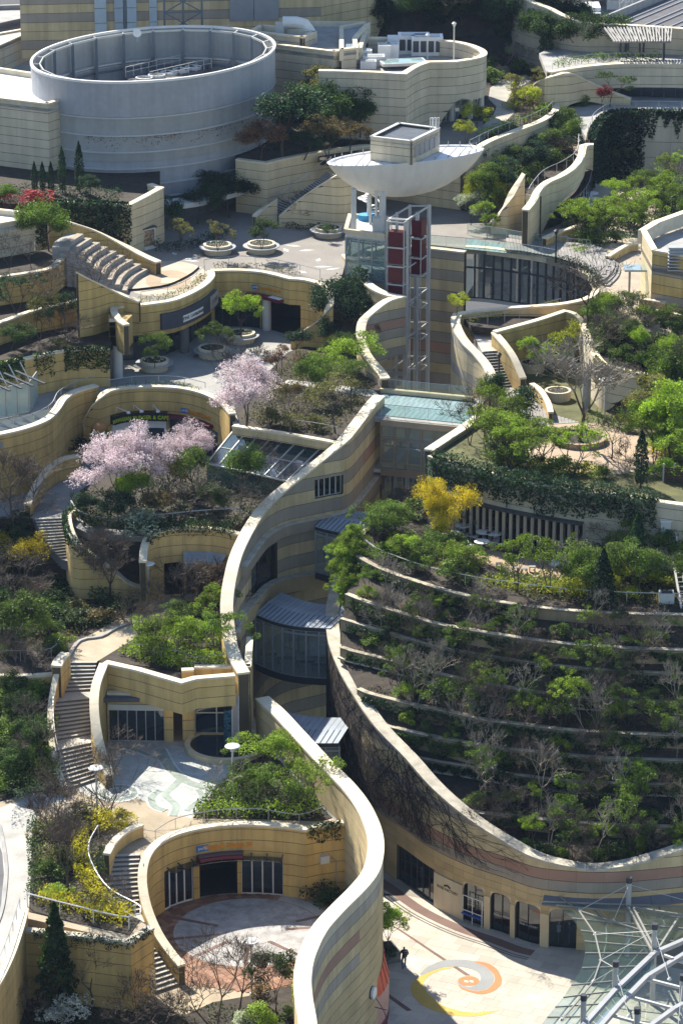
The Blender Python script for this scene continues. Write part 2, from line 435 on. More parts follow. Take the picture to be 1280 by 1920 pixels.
def recess(root, ln, hole, depth, side, mat=DARKIN, name="shop_interior",floor=None):
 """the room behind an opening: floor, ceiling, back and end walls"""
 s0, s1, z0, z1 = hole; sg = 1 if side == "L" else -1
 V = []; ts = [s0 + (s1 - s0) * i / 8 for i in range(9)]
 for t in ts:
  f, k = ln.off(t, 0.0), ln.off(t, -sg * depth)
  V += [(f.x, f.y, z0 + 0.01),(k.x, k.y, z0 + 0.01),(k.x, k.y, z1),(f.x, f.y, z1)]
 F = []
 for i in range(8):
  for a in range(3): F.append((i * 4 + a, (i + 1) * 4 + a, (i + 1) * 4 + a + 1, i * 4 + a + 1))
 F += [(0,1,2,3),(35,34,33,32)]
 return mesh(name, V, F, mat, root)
def railing(name, label, pts, h=1.05, mat=STEEL, post=1.6, r=0.03, mids=(), panel=None, world=False, group=None, cat="railing"):
 W = [Vector(p) for p in pts] if world else [P(*p[:3]) for p in pts]
 D = catmull([tuple(w) for w in W], 0.9)
 root = thing(name, label, cat, D[len(D) // 2], group)
 up = [Vector(d) + Vector((0,0, h)) for d in D]
 B().tube(up, r, 5).make("top_rail",mat, root)
 for m in mids: B().tube([Vector(d) + Vector((0,0, m)) for d in D], r * 0.7,4).make("mid_rail",mat, root)
 S = [0.0]
 for a, b in zip(D, D[1:]): S.append(S[-1] + (Vector(b) - Vector(a)).length)
 n = max(1, round(S[-1] / post)); cuts = []
 for i in range(n + 1):
  t = S[-1] * i / n; j = max(k for k in range(len(S)) if S[k] <= t + 1e-6); j = min(j, len(S) - 2)
  f = (t - S[j]) / max(1e-9, S[j + 1] - S[j]); p = Vector(D[j]).lerp(Vector(D[j + 1]), f); cuts.append(p)
  B().tube([p, p + Vector((0,0, h))], r * 0.8,5).make("post",mat, root)
 if panel:
  for a, b in zip(cuts, cuts[1:]):
   d = (b - a).normalized() * 0.05; u0, u1 = Vector((0,0,0.10)), Vector((0,0, h - 0.06))
   mesh("glass_panel",[a + d + u0, b - d + u0, b - d + u1, a + d + u1], [(0,1,2,3)], panel, root)
 return root
def stairs(name, label, left, right, z0, z1, n, landings=(), mat=CONCD, nose=TREAD, group=None, depth=0.6):  # dark step bodies under pale treads paint the shade of the risers
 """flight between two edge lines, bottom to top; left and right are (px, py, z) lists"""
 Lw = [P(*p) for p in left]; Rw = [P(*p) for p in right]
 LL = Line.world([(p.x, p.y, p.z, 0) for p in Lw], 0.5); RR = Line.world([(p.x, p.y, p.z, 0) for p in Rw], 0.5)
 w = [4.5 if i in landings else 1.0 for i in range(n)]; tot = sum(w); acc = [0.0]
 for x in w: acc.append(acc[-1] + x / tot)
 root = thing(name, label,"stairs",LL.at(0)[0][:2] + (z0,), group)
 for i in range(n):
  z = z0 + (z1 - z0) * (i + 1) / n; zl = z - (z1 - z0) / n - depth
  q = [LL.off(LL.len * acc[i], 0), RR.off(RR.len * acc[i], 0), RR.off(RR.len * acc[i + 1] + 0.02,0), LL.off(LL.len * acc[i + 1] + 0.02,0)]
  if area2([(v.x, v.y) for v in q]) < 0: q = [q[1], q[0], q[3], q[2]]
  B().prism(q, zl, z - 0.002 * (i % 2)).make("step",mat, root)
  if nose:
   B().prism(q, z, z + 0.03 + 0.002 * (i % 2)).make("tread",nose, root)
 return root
def text_mesh(s, size, mat, parent, origin, xdir, updir, depth=0.03, name="lettering",bend=None, spacing=1.0, bold=0.0):
 cu = bpy.data.curves.new("t",'FONT'); cu.body = s; cu.size = size; cu.extrude = depth; cu.space_character = spacing; cu.offset = bold
 cu.align_x = 'CENTER'; cu.align_y = 'CENTER'; cu.resolution_u = 2
 ob = bpy.data.objects.new("t",cu); COL.objects.link(ob)
 dg = bpy.context.evaluated_depsgraph_get(); dg.update()
 me = bpy.data.meshes.new_from_object(ob.evaluated_get(dg)); bpy.data.objects.remove(ob); bpy.data.curves.remove(cu)
 X = Vector(xdir).normalized(); U = Vector(updir).normalized(); N = X.cross(U)
 for v in me.vertices:
  c = v.co.copy()
  if bend: v.co = bend(c.x, c.y, c.z)
  else: v.co = Vector(origin) + X * c.x + U * c.y + N * c.z
 me.materials.clear(); me.materials.append(mat); me.name = name
 o = bpy.data.objects.new(name, me); link(o)
 if parent is not None:
  o.parent = parent
  if parent.type == 'EMPTY': o.location = -Vector(parent.location)
 return o

# ---------------------------------------------------------------- plants: leaf-sized faces spread through the crown
def quads_mesh(name, Q, mats):
 Q = np.asarray(Q, dtype=np.float32).reshape(-1,3); nv = len(Q); nf = nv // 4
 me = bpy.data.meshes.new(name); me.vertices.add(nv); me.vertices.foreach_set("co",Q.ravel())
 me.loops.add(nv); me.loops.foreach_set("vertex_index",np.arange(nv, dtype=np.int32))
 me.polygons.add(nf); me.polygons.foreach_set("loop_start",np.arange(0, nv, 4, dtype=np.int32)); me.polygons.foreach_set("loop_total",np.full(nf, 4, dtype=np.int32))
 me.update(calc_edges=True)
 for m in mats: me.materials.append(m)
 return me
def leaves(pts, size, rng, up=0.35, aspect=0.62, jitter=0.35):
 """one small leaf face at every point"""
 pts = np.asarray(pts, dtype=np.float64).reshape(-1,3); n = len(pts)
 nrm = rng.normal(size=(n, 3)); nrm[:, 2] += up * 2; nrm /= np.linalg.norm(nrm, axis=1)[:, None] + 1e-9
 t = rng.normal(size=(n, 3)); t -= nrm * (t * nrm).sum(1)[:, None]; t /= np.linalg.norm(t, axis=1)[:, None] + 1e-9
 b = np.cross(nrm, t); s = size * (1 + jitter * rng.uniform(-1,1, size=(n, 1))) * 0.5
 a, w = t * s, b * s * aspect; k = 0.25
 return np.stack([pts - a, pts + w - a * k * 0, pts + a, pts - w], axis=1).reshape(-1,3)
def ball(rng, n, c, r, hollow=0.55):
 d = rng.normal(size=(n, 3)); d /= np.linalg.norm(d, axis=1)[:, None] + 1e-9
 q = (hollow + (1 - hollow) * rng.uniform(size=(n, 1)) ** 0.6)
 return np.asarray(c) + d * q * np.asarray(r)
def skeleton(rng, H, trunk=0.3, stems=1, spread=0.5, levels=4, kids=3, shrink=0.66, up=0.25, r0=0.09, wob=0.15, lean=0.1):
 """limbs from the ground up: list of (p0, p1, r0, r1, level) and the tips"""
 segs, tips = [], []
 def grow(p, d, l, r, lv):
  d = d / np.linalg.norm(d); n = 2 if lv < 2 else 1; q = p
  for i in range(n):
   d = d + rng.normal(size=3) * wob; d[2] += 0.04; d /= np.linalg.norm(d)
   e = q + d * l / n; ra = r * (1 - 0.35 * i / n); rb = r * (1 - 0.35 * (i + 1) / n)
   segs.append((q, e, ra, rb, lv)); q = e
  if lv >= levels: tips.append(q); return
  k = kids + (1 if rng.uniform() < 0.35 else 0) - (1 if rng.uniform() < 0.25 else 0); ph = rng.uniform(0,6.28)
  for j in range(max(2, k)):
   a = ph + 2 * math.pi * j / max(2, k) + rng.normal() * 0.35
   side = np.array([math.cos(a), math.sin(a),0.0]); side -= d * side.dot(d); side /= np.linalg.norm(side) + 1e-9
   nd = d * (1 - 0.2 * spread) + side * spread * (0.7 + 0.6 * rng.uniform()) + np.array([0,0, up])
   grow(q, nd, l * shrink * (0.75 + 0.5 * rng.uniform()), r * 0.62, lv + 1)
 for s in range(stems):
  a = 6.28 * s / max(1, stems) + rng.uniform(0,1); o = np.array([math.cos(a), math.sin(a),0]) * (0.009 * H if stems > 1 else 0)
  d = np.array([math.cos(a) * lean * (2.2 if stems > 1 else 1), math.sin(a) * lean * (2.2 if stems > 1 else 1),1.0])
  grow(o, d, H * trunk * (0.85 + 0.3 * rng.uniform()), r0 / (1 if stems == 1 else 1.5),0)
 top = max(s[1][2] for s in segs); k = H / top
 segs = [(a * k, b * k, x, y, l) for a, b, x, y, l in segs]; tips = [t * k for t in tips]
 return segs, tips
def limbs_mesh(name, segs, mat, thin=0.012):
 V, F = [], []
 for a, b, ra, rb, lv in segs:
  n = 5 if lv == 0 else 3
  t = b - a; l = np.linalg.norm(t)
  if l < 1e-6: continue
  t = t / l; u = np.array([0,0,1.0]) if abs(t[2]) < 0.9 else np.array([1.0,0,0])
  x = np.cross(t, u); x /= np.linalg.norm(x); y = np.cross(t, x); k0 = len(V)
  for p, r in ((a - t * ra * 0.5, max(thin, ra)),(b + t * rb * 0.5, max(thin, rb))):
   for i in range(n):
    w = 6.2832 * i / n; V.append(tuple(p + x * math.cos(w) * r + y * math.sin(w) * r))
  for i in range(n): F.append((k0 + i, k0 + (i + 1) % n, k0 + n + (i + 1) % n, k0 + n + i))
 me = bpy.data.meshes.new(name); me.from_pydata(V, [], F); me.update(); me.materials.append(mat)
 return me
PROTO = {}
def proto(kind, var):
 """trunk and crown meshes of one individual of a kind, at its own natural height"""
 key = (kind, var)
 if key in PROTO: return PROTO[key]
 import zlib
 rng = np.random.default_rng(zlib.crc32(f"{kind}{var}".encode()))
 tr = cr = None
 if kind in ("bare","bare_vase","bare_pale","bare_small"):
  H = {"bare": 6.0,"bare_vase": 6.0,"bare_pale": 5.0,"bare_small": 3.0}[kind]
  if kind == "bare_vase": segs, tips = skeleton(rng, H, 0.24,1,0.42,6,3,0.70,0.16,0.10,0.10,0.05)
  elif kind == "bare": segs, tips = skeleton(rng, H, 0.26,1 + var % 2,0.62,5,3,0.70,0.10,0.09,0.16,0.15)
  elif kind == "bare_pale": segs, tips = skeleton(rng, H, 0.40,1 + var % 3,0.50,4,3,0.62,0.12,0.075,0.20,0.10)
  else: segs, tips = skeleton(rng, H, 0.20,3,0.55,4,3,0.74,0.14,0.04,0.16,0.3)
  low = [s for s in segs if s[4] <= 1]; hi = [s for s in segs if s[4] > 1]
  tw = []
  for s in hi:                                     # fine twigs along the outer limbs
   if s[4] < 3: continue
   for q in range(1):
    f = rng.uniform(0.2,1); p = s[0] + (s[1] - s[0]) * f; d = (s[1] - s[0]); d = d / (np.linalg.norm(d) + 1e-9) + rng.normal(size=3) * 0.55
    d[2] += 0.2; d /= np.linalg.norm(d); tw.append((p, p + d * H * rng.uniform(0.04,0.09),0.010,0.006,5))
  tr = limbs_mesh("trunk",low, BARKG if kind == "bare_pale" else BARK, 0.02)
  cr = limbs_mesh("crown",hi + tw, BARKG if kind == "bare_pale" else TWIG, 0.009 if kind != "bare_pale" else 0.012)
 elif kind in ("broad","airy","dense","cherry","mimosa","pineish","flat"):
  spec = {  # H, trunk, stems, spread, levels, kids, clump radius, leaves per clump, leaf size, squash
   "broad": (5.0,0.30,2,0.66,3,3,0.48,58,0.19,0.7),"airy": (5.0,0.48,3,0.56,2,3,0.46,56,0.19,0.6),
   "dense": (5.0,0.18,1,0.62,3,4,0.62,62,0.20,0.8),"cherry": (6.0,0.20,2,0.66,4,3,0.50,56,0.125,0.8),
   "mimosa": (6.0,0.18,2,0.58,3,4,0.70,95,0.17,0.8),"pineish": (5.0,0.30,1,0.75,3,3,0.60,70,0.17,0.40),
   "flat": (4.0,0.40,1,0.80,3,3,0.55,60,0.18,0.45)}[kind]
  H, tk, st, sp, lv, kd, R, nl, ls, sq = spec; nl = int(nl * 1.7); ls *= 0.76
  segs, tips = skeleton(rng, H * 0.90, tk, st, sp, lv, kd, 0.72,0.16,0.085,0.14,0.12)
  pts = [ball(rng, int(nl * rng.uniform(0.6,1.3)), t, np.array([R, R, R * sq]) * rng.uniform(0.7,1.25),0.45) for t in tips]
  if kind in ("dense","mimosa","cherry"):
   mids = [s[1] for s in segs if s[4] == lv - 1]
   pts += [ball(rng, int(nl * 0.6), t, np.array([R, R, R * sq]) * 0.9,0.4) for t in mids]
  pts = np.concatenate(pts); pts = pts[pts[:, 2] > H * 0.12]
  tr = limbs_mesh("trunk",segs if kind in ("cherry","airy","broad") else [s for s in segs if s[4] < 3], BARK, 0.018)
  cr = quads_mesh("crown",leaves(pts, ls, rng), [G_MID])
 elif kind in ("conifer","column"):
  H = 5.0; w = 1.35 if kind == "conifer" else 0.75; n = 4200 if kind == "conifer" else 2600
  z = rng.uniform(0.04,1, size=n) ** 0.85; prof = (1 - z) ** 0.75 * (0.55 + 0.45 * np.minimum(1, z * 5)) if kind == "conifer" else (1 - z ** 5) * (0.7 + 0.3 * np.sin(z * 3.1))
  a = rng.uniform(0,6.28, size=n); tier = 0.82 + 0.18 * np.sin(z * 46 + np.sin(a * 3 + var) * 2.5) + 0.10 * np.sin(a * 5 + z * 9)
  r = w * prof * tier * (0.62 + 0.38 * rng.uniform(size=n) ** 0.5)
  pts = np.stack([r * np.cos(a), r * np.sin(a), z * H], 1)
  tr = limbs_mesh("trunk",[(np.zeros(3), np.array([0,0, H * 0.9]),0.10,0.02,0)], BARK)
  cr = quads_mesh("crown",leaves(pts, 0.18, rng, up=0.1), [G_DARK])
 elif kind in ("shrub","mound","spiky","topiary"):
  H = {"shrub": 1.4,"mound": 0.9,"spiky": 1.2,"topiary": 2.6}[kind]
  if kind == "topiary":
   c = [(rng.normal() * 0.35, rng.normal() * 0.35, H * rng.uniform(0.45,0.85)) for _ in range(12)]; R, nl, ls = 0.62,110,0.15
  else:
   k = 14; c = [(math.cos(a) * q, math.sin(a) * q, H * rng.uniform(0.35,0.75) * (1.1 - 0.3 * q)) for a, q in zip(rng.uniform(0,6.28, k), rng.uniform(0,0.95, k))]; R, nl, ls = 0.42,100,0.125
  pts = np.concatenate([ball(rng, nl, q, np.array([R, R, R * 0.85]) * rng.uniform(0.7,1.25),0.5) for q in c]); pts[:, 2] = np.maximum(pts[:, 2], 0.05)
  segs = []
  for q in c[:7]: segs.append((np.array([q[0] * 0.2, q[1] * 0.2,0.0]), np.array(q),0.03,0.012,1))
  tr = limbs_mesh("stem",segs, BARKD, 0.012)
  cr = quads_mesh("foliage",leaves(pts, ls, rng, up=0.5 if kind != "spiky" else -0.1, aspect=0.62 if kind != "spiky" else 0.28), [G_MID])
 elif kind == "palm":
  H = 2.2; pts = []; Q = []
  for i in range(26):
   a = rng.uniform(0,6.28); e = rng.uniform(0.1,1.1); L_ = rng.uniform(1.0,1.5)
   for j in range(14):
    f = (j + 1) / 14; r = L_ * f * math.cos(e * 0.6); z = 0.6 + L_ * (math.sin(e) * f - 0.55 * f * f)
    for s_ in (-1,1): pts.append((math.cos(a) * r - math.sin(a) * s_ * 0.10, math.sin(a) * r + math.cos(a) * s_ * 0.10, z))
  tr = limbs_mesh("trunk",[(np.zeros(3), np.array([0,0,0.65]),0.13,0.12,0)], BARK)
  cr = quads_mesh("crown",leaves(np.array(pts),0.26, rng, aspect=0.25), [G_DARK])
 PROTO[key] = (tr, cr, H); return PROTO[key]
NV = {"bare": 6,"bare_vase": 4,"bare_pale": 6,"bare_small": 4,"broad": 6,"airy": 6,"dense": 5,"cherry": 3,"mimosa": 2,"pineish": 3,"flat": 3,"conifer": 3,"column": 3,"shrub": 5,"mound": 4,"spiky": 3,"topiary": 3,"palm": 2}
TN = {"bare": "bare_tree","bare_vase": "bare_tree","bare_pale": "bare_tree","bare_small": "bare_shrub","broad": "leafy_tree","airy": "slender_tree","dense": "evergreen_tree","cherry": "cherry_tree","mimosa": "mimosa_tree","pineish": "pine_tree","flat": "leafy_tree","conifer": "conifer_tree","column": "columnar_tree","shrub": "shrub","mound": "shrub","spiky": "grassy_plant","topiary": "round_shrub","palm": "cycad_plant"}
_prnd = random.Random(7); _pcount = {}
def plant_at(kind, loc, h, label, mat=None, group=None, wide=1.0, var=None, bark=None, cat=None, name=None):
 i = _pcount.get(kind, 0); _pcount[kind] = i + 1
 tr, cr, H = proto(kind, i % NV[kind] if var is None else var)
 isbush = kind in ("bare_small","shrub","mound","spiky","topiary","palm")
 root = thing(name or TN[kind], label, cat or ("shrub" if isbush else "tree"), loc, group)
 s = h / H; root.scale = (s * wide, s * wide, s); root.rotation_euler = (0,0, _prnd.uniform(0,6.28))
 for me, nm, m in ((tr, tr.name.split(".")[0], bark),(cr, cr.name.split(".")[0], mat)):
  o = bpy.data.objects.new(nm, me); link(o); o.parent = root
  if m is not None: o.material_slots[0].link = 'OBJECT'; o.material_slots[0].material = m
 return root
def plant(kind, x, y, z, h, label, mat=None, **k): return plant_at(kind, P(x, y, z), h, label, mat, **k)
def band_points(ln, rng, n, o0, o1, z0, z1, a=0.0, b=None, top_bias=1.0):
 b = ln.len if b is None else b; out = np.empty((n, 3)); ts = rng.uniform(a, b, n); f = rng.uniform(size=n); g = rng.uniform(size=n) ** (1 / top_bias)
 for i in range(n):
  d, nn = ln.at(ts[i]); o = o0 + (o1 - o0) * f[i]; lo = z0(d, ts[i]) if callable(z0) else z0; hi = z1(d, ts[i]) if callable(z1) else z1
  out[i] = (d[0] + nn[0] * o, d[1] + nn[1] * o, lo + (hi - lo) * g[i])
 return out
def leaf_object(name, pts, size, mat, rng, parent=None, up=0.35, aspect=0.62):
 me = quads_mesh(name, leaves(pts, size, rng, up, aspect), [mat]); o = bpy.data.objects.new(name, me); link(o)
 if parent is not None:
  o.parent = parent
  if parent.type == 'EMPTY': o.location = -Vector(parent.location)
 return o
def hedge(label, pts, width, h, mat, dens=70, size=0.17, name="hedge",cat="hedge",seed=1, group=None, lump=0.25, line=None):
 """clipped or loose hedge along a line given as (px, py, ground z)"""
 ln = line or Line([(p[0], p[1], p[2], p[2]) for p in pts], step=0.6); rng = np.random.default_rng(seed + int(ln.len * 100))
 d = ln.at(ln.len / 2)[0]; root = thing(name, label, cat, (d[0], d[1], d[2]), group)
 n = int(ln.len * max(width, 0.4) * h * dens * 1.5) + 60; size *= .82
 ph = rng.uniform(0,6.28,4)
 f = lambda t: 1 + lump * (math.sin(t * 1.9 + ph[0]) * 0.5 + math.sin(t * 4.7 + ph[1]) * 0.5)
 out = band_points(ln, rng, n, -width / 2, width / 2, lambda d, t: d[2] + 0.02, lambda d, t: d[2] + h * f(t), top_bias=1.8)
 leaf_object("foliage",out, size, mat, rng, root)
 st = B()
 for i in range(max(2, int(ln.len / 0.8))):
  p = ln.off(ln.len * (i + 0.5) / max(2, int(ln.len / 0.8)),0); st.tube([(p.x, p.y, p.z - 0.05),(p.x + 0.05, p.y, p.z + h * 0.7)], 0.025,4)
 stuff(st.make("stem",BARKD, root))
 return root
def ivy(label, ln, a, b, off, drop, mat, dens=60, size=0.17, seed=3, name="hanging_ivy",cat="ivy",thick=0.22, ztop=None, ragged=0.5):
 """creeper over the top of a wall, hanging down its face in tongues of uneven length"""
 rng = np.random.default_rng(seed); d = ln.at((a + b) / 2)[0]
 zt = (lambda d: d[2]) if ztop is None else (lambda d: ztop)
 root = thing(name, label, cat, (d[0], d[1], zt(d) - drop))
 ph = rng.uniform(0,6.28,6)
 def low(d, t):
  k = 0.5 + 0.5 * math.sin(t * 1.3 + ph[0]) * math.sin(t * 0.57 + ph[1]) + 0.25 * math.sin(t * 5.1 + ph[2])
  return zt(d) - drop * (1 - ragged + ragged * max(0.0, min(1.2, k)))
 n = int(abs(b - a) * drop * dens)
 pts = band_points(ln, rng, n, off, off + (thick if off >= 0 else -thick), low, lambda d, t: zt(d) + 0.12, a, b, top_bias=1.35)
 pts2 = band_points(ln, rng, int(abs(b - a) * dens * 0.5), off * 0.2, off, lambda d, t: zt(d), lambda d, t: zt(d) + 0.25, a, b)
 leaf_object("foliage",np.concatenate([pts, pts2]), size, mat, rng, root, up=0.1)
 st = B()
 for i in range(int(abs(b - a) / 0.9) + 1):
  t = a + (b - a) * (i + 0.5) / (int(abs(b - a) / 0.9) + 1); p = ln.off(t, off); z = zt(ln.at(t)[0])
  st.tube([(p.x, p.y, z),(p.x, p.y, z - drop * 0.45)], 0.015,3)
 stuff(st.make("stem",BARKD, root))
 return root
def cover(label_or_none, poly, z, n, size, mat, hh=0.25, name="ground_cover",seed=5, zf=None):
 """low planting nobody could count"""
 rng = np.random.default_rng(seed); poly = [(p[0], p[1]) for p in poly]
 xs = [p[0] for p in poly]; ys = [p[1] for p in poly]; pts = []
 while len(pts) < n:
  x, y = rng.uniform(min(xs), max(xs)), rng.uniform(min(ys), max(ys)); c = False
  for i in range(len(poly)):
   (x0, y0),(x1, y1) = poly[i - 1], poly[i]
   if (y0 > y) != (y1 > y) and x < (x1 - x0) * (y - y0) / (y1 - y0) + x0: c = not c
  if c:
   k = 0.5 + 0.5 * math.sin(x * 1.7 + y * 0.6) * math.sin(y * 1.3 - x * 0.4)
   if rng.uniform() < 0.25 + 0.75 * k: pts.append((x, y, (zf(x, y) if zf else z) + rng.uniform(0.02, hh) * (0.5 + k)))
 o = leaf_object(name, np.array(pts), size, mat, rng); stuff(o)
 if label_or_none: o["label"] = label_or_none; o["category"] = "planting"
 return o

# ================================================================ ground and the lowest court (level 2)
ASPH = stone("asphalt",(0.06,0.06,0.062), stain=0.3, scale=0.05, piece=False)
gr = mesh("ground",[(-3000,-500,-6),(3000,-500,-6),(3000,5000,-6),(-3000,5000,-6)], [(0,1,2,3)], ASPH); structure(gr)
PAVE = stone("cream_paving",(0.46,0.415,0.34), var=0.10, stain=0.14, scale=0.4, rough=0.75)
PAVEB = stone("cream_paving_bed",(0.30,0.27,0.22), piece=False)
BROWNP = stone("brown_paving",(0.17,0.105,0.085), stain=0.2, var=0.05)
court = slab("plaza_paving",[(-45,190),(60,190),(60,300),(-45,300)], -0.012,1.0, PAVEB)
_pr = random.Random(3)
def inside(poly, x, y):
 c = False
 for i in range(len(poly)):
  (x0, y0),(x1, y1) = poly[i - 1][:2], poly[i][:2]
  if (y0 > y) != (y1 > y) and x < (x1 - x0) * (y - y0) / (y1 - y0) + x0: c = not c
 return c
def paving(parent, poly, z, sx, sy, ang, mats, cap=300, gap=0.014, t=0.03, name="paving_stone",stagger=0.5, key=None):
 """paving stones over a plan outline; the largest-showing 300 are pieces of their own, the rest one part"""
 xs = [p[0] for p in poly]; ys = [p[1] for p in poly]; cx, cy = (min(xs) + max(xs)) / 2,(min(ys) + max(ys)) / 2
 R = math.hypot(max(xs) - min(xs), max(ys) - min(ys)) / 2 + 1; cs, sn = math.cos(ang), math.sin(ang); cells = []
 for j in range(-int(R / sy) - 1, int(R / sy) + 2):
  for i in range(-int(R / sx) - 1, int(R / sx) + 2):
   u, v = (i + (stagger if j % 2 else 0)) * sx, j * sy
   x, y = cx + u * cs - v * sn, cy + u * sn + v * cs
   if inside(poly, x, y): cells.append((x, y))
 cells.sort(key=key or (lambda c: c[1]))
 me = {}
 for m in mats:
  q = B().box((0,0,0),(sx - gap, sy - gap, t), ang); w = bpy.data.meshes.new(name); w.from_pydata(q.V, [], q.F); w.materials.append(m); me[m.name] = w
 for x, y in cells[:cap]:
  o = bpy.data.objects.new(name, me[_pr.choice(mats).name]); link(o); o.parent = parent; o.location = (x, y, z - t / 2 + _pr.uniform(-0.002,0.002))
  if parent.type == 'EMPTY': o.location -= Vector(parent.location)
 if len(cells) > cap:
  rest = B()
  for x, y in cells[cap:]: rest.box((x, y, z - t / 2),(sx - gap, sy - gap, t), ang)
  stuff(rest.make("far_paving",mats[0], parent))
PAVE2 = stone("pinkish_paving",(0.43,0.375,0.31), var=0.08, stain=0.12, scale=0.4, rough=0.75)
pv = px([(690,1660),(830,1690),(1100,1775),(1300,1830),(1300,2000),(600,2000)], 0)
paving(court, pv, 0.0,1.25,0.95,-0.42, [PAVE, PAVE, PAVE2], key=lambda c: abs(c[0] - 7.0) + abs(c[1] - 222) * 0.8)
def inlay(name, pts, z, mat, parent): # flat coloured inlay set a few millimetres proud of the paving
 q = px(pts, z); V = [(p.x, p.y, z) for p in q]
 if area2(V) < 0: V = V[::-1]
 n = len(V); W = [(v[0], v[1], z - 0.02) for v in V]
 return mesh(name, V + W, [tuple(range(n))] + [((i + 1) % n, i, n + i, n + (i + 1) % n) for i in range(n)], mat, parent)
SGREY = stone("grey_mosaic",(0.27,0.275,0.27), var=0, stain=0.12); SORA = stone("orange_mosaic",(0.55,0.20,0.085), var=0, stain=0.12); SYEL = stone("yellow_mosaic",(0.52,0.36,0.085), var=0, stain=0.14)
go = [(787,1825),(802,1812),(830,1801),(860,1799),(885,1802),(910,1812),(924,1827),(925,1840),(915,1852),(897,1857),(880,1855),(865,1850),(857,1842)]
gi = [(862,1840),(875,1850),(890,1847),(900,1837),(899,1827),(890,1820),(872,1814),(850,1812),(825,1815),(805,1822),(790,1832)]
def smooth2(pts, k=4): return [tuple(p) for p in catmull([(a, b) for a, b in pts], step=4.0)]
sw = thing("floor_mosaic","grey orange and yellow spiral mosaic set in the cream plaza paving","mosaic",P(870,1845,0))
inlay("grey_spiral_band",smooth2(go) + smooth2(gi),0.008, SGREY, sw)
inlay("orange_crescent",smooth2([(885,1802),(910,1805),(930,1816),(939,1832),(939,1845),(927,1857),(905,1864),(885,1861),(865,1854),(857,1843)]) + smooth2([(865,1851),(880,1856),(897,1858),(915,1853),(926,1840),(925,1827),(910,1812)]),0.012, SORA, sw)
inlay("orange_centre_disc",[(878 + 20 * math.cos(a),1839 + 9 * math.sin(a)) for a in [6.283 * i / 24 for i in range(24)]], 0.016, SORA, sw)
inlay("yellow_tail",smooth2([(850,1812),(820,1817),(797,1826),(780,1835),(770,1847),(771,1860),(782,1877),(802,1890),(830,1900),(865,1905),(902,1904),(936,1894)]) + smooth2([(890,1899),(860,1895),(830,1885),(812,1872),(800,1860),(793,1846),(801,1832),(820,1821),(849,1814)]),0.010, SYEL, sw)
for a in (870,880): inlay("white_mark",[(a, 1838),(a + 7,1839),(a + 7,1842),(a, 1841)], 0.020, WHITEP, sw)
inlay("brown_paving_band",[(738,1738),(745,1739),(882,1829),(872,1829)], 0.006, BROWNP, court)
inlay("brown_paving_band",[(690,1843),(697,1841),(772,1894),(763,1896)], 0.006, BROWNP, court)
inlay("dark_grating",[(712,1678),(729,1675),(748,1688),(734,1692)], 0.006, STEELD, court)

# ================================================================ canyon wall on the far side of the court, carrying the terraces
RW = Line([(646,1066,15.2),(632,1098,14.8),(623,1145,14.2),(626,1195,13.6),(641,1240,13.0),(664,1285,12.4),(712,1357,11.3),(770,1418,10.3),(822,1476,9.3),(888,1532,8.2),(955,1575,7.3),(1005,1602,6.9),(1055,1616,6.6),(1110,1624,6.4),(1165,1618,6.6),(1220,1604,7.0),(1285,1583,7.6),(1370,1556,8.3)], 0.0)
root = thing("canyon_wall","great curved banded stone wall above the arched shopfronts, carrying the planted terraces","wall",RW.at(40)[0][:2] + (0,))
def foot(ln, x, y, z=0.0): return ln.near(P(x, y, z))
fx = [728,826,880,918,928,969,979,1023,1035,1080]; fy = [1652,1693,1719,1733,1737,1748,1751,1760,1763,1770]
fs = [foot(RW, a, b) for a, b in zip(fx, fy)]
holes = [(fs[0], fs[1], 0.0,2.9)] + [(fs[i], fs[i + 1], 0.0,3.1) for i in (2,4,6,8)]
sR = "R" if (RW.off(60,-1) - RW.off(60,1)).y < 0 else "L"       # the side that faces the court
band = [GREYST, PINKST, BEIGE, BEIGE, GREYST, BEIGE, BEIGE, GREYST, BEIGE, GREYST, BEIGE, GREYST, BEIGE, GREYST, BEIGE]
def pick_rw(k, i, sd):
 if k < 0: return None
 return band[k % len(band)]
clad(root, RW, 0.9, band, sides=sR, course=0.82, plen=1.9, z0=4.5, zmin=4.5, cope=COPEG, ch=0.18, cl=1.5, pick=pick_rw, core=JOINT)
def pick_bl(k, i, sd): return BLOCK if RW.len * 0 == 0 else None
s_vis = foot(RW, 690,1640)
low = Line.world([(*RW.off(t, 0.06 if sR == "L" else -0.06)[:2], 4.46,0.0) for t in [s_vis - 6 + (RW.len - s_vis + 6) * q / 60 for q in range(61)]], 0.7)
sh = s_vis - 6; k_ = low.len / (RW.len - sh)
h2 = [((a - sh) * k_, (b - sh) * k_, c, d) for a, b, c, d in holes]
clad(root, low, 0.72,(BLOCK,), sides=sR, course=0.56, plen=1.15, z0=0.0, holes=h2, cope=None, gap=0.02, cname="stone_block")
sg = 1 if sR == "L" else -1
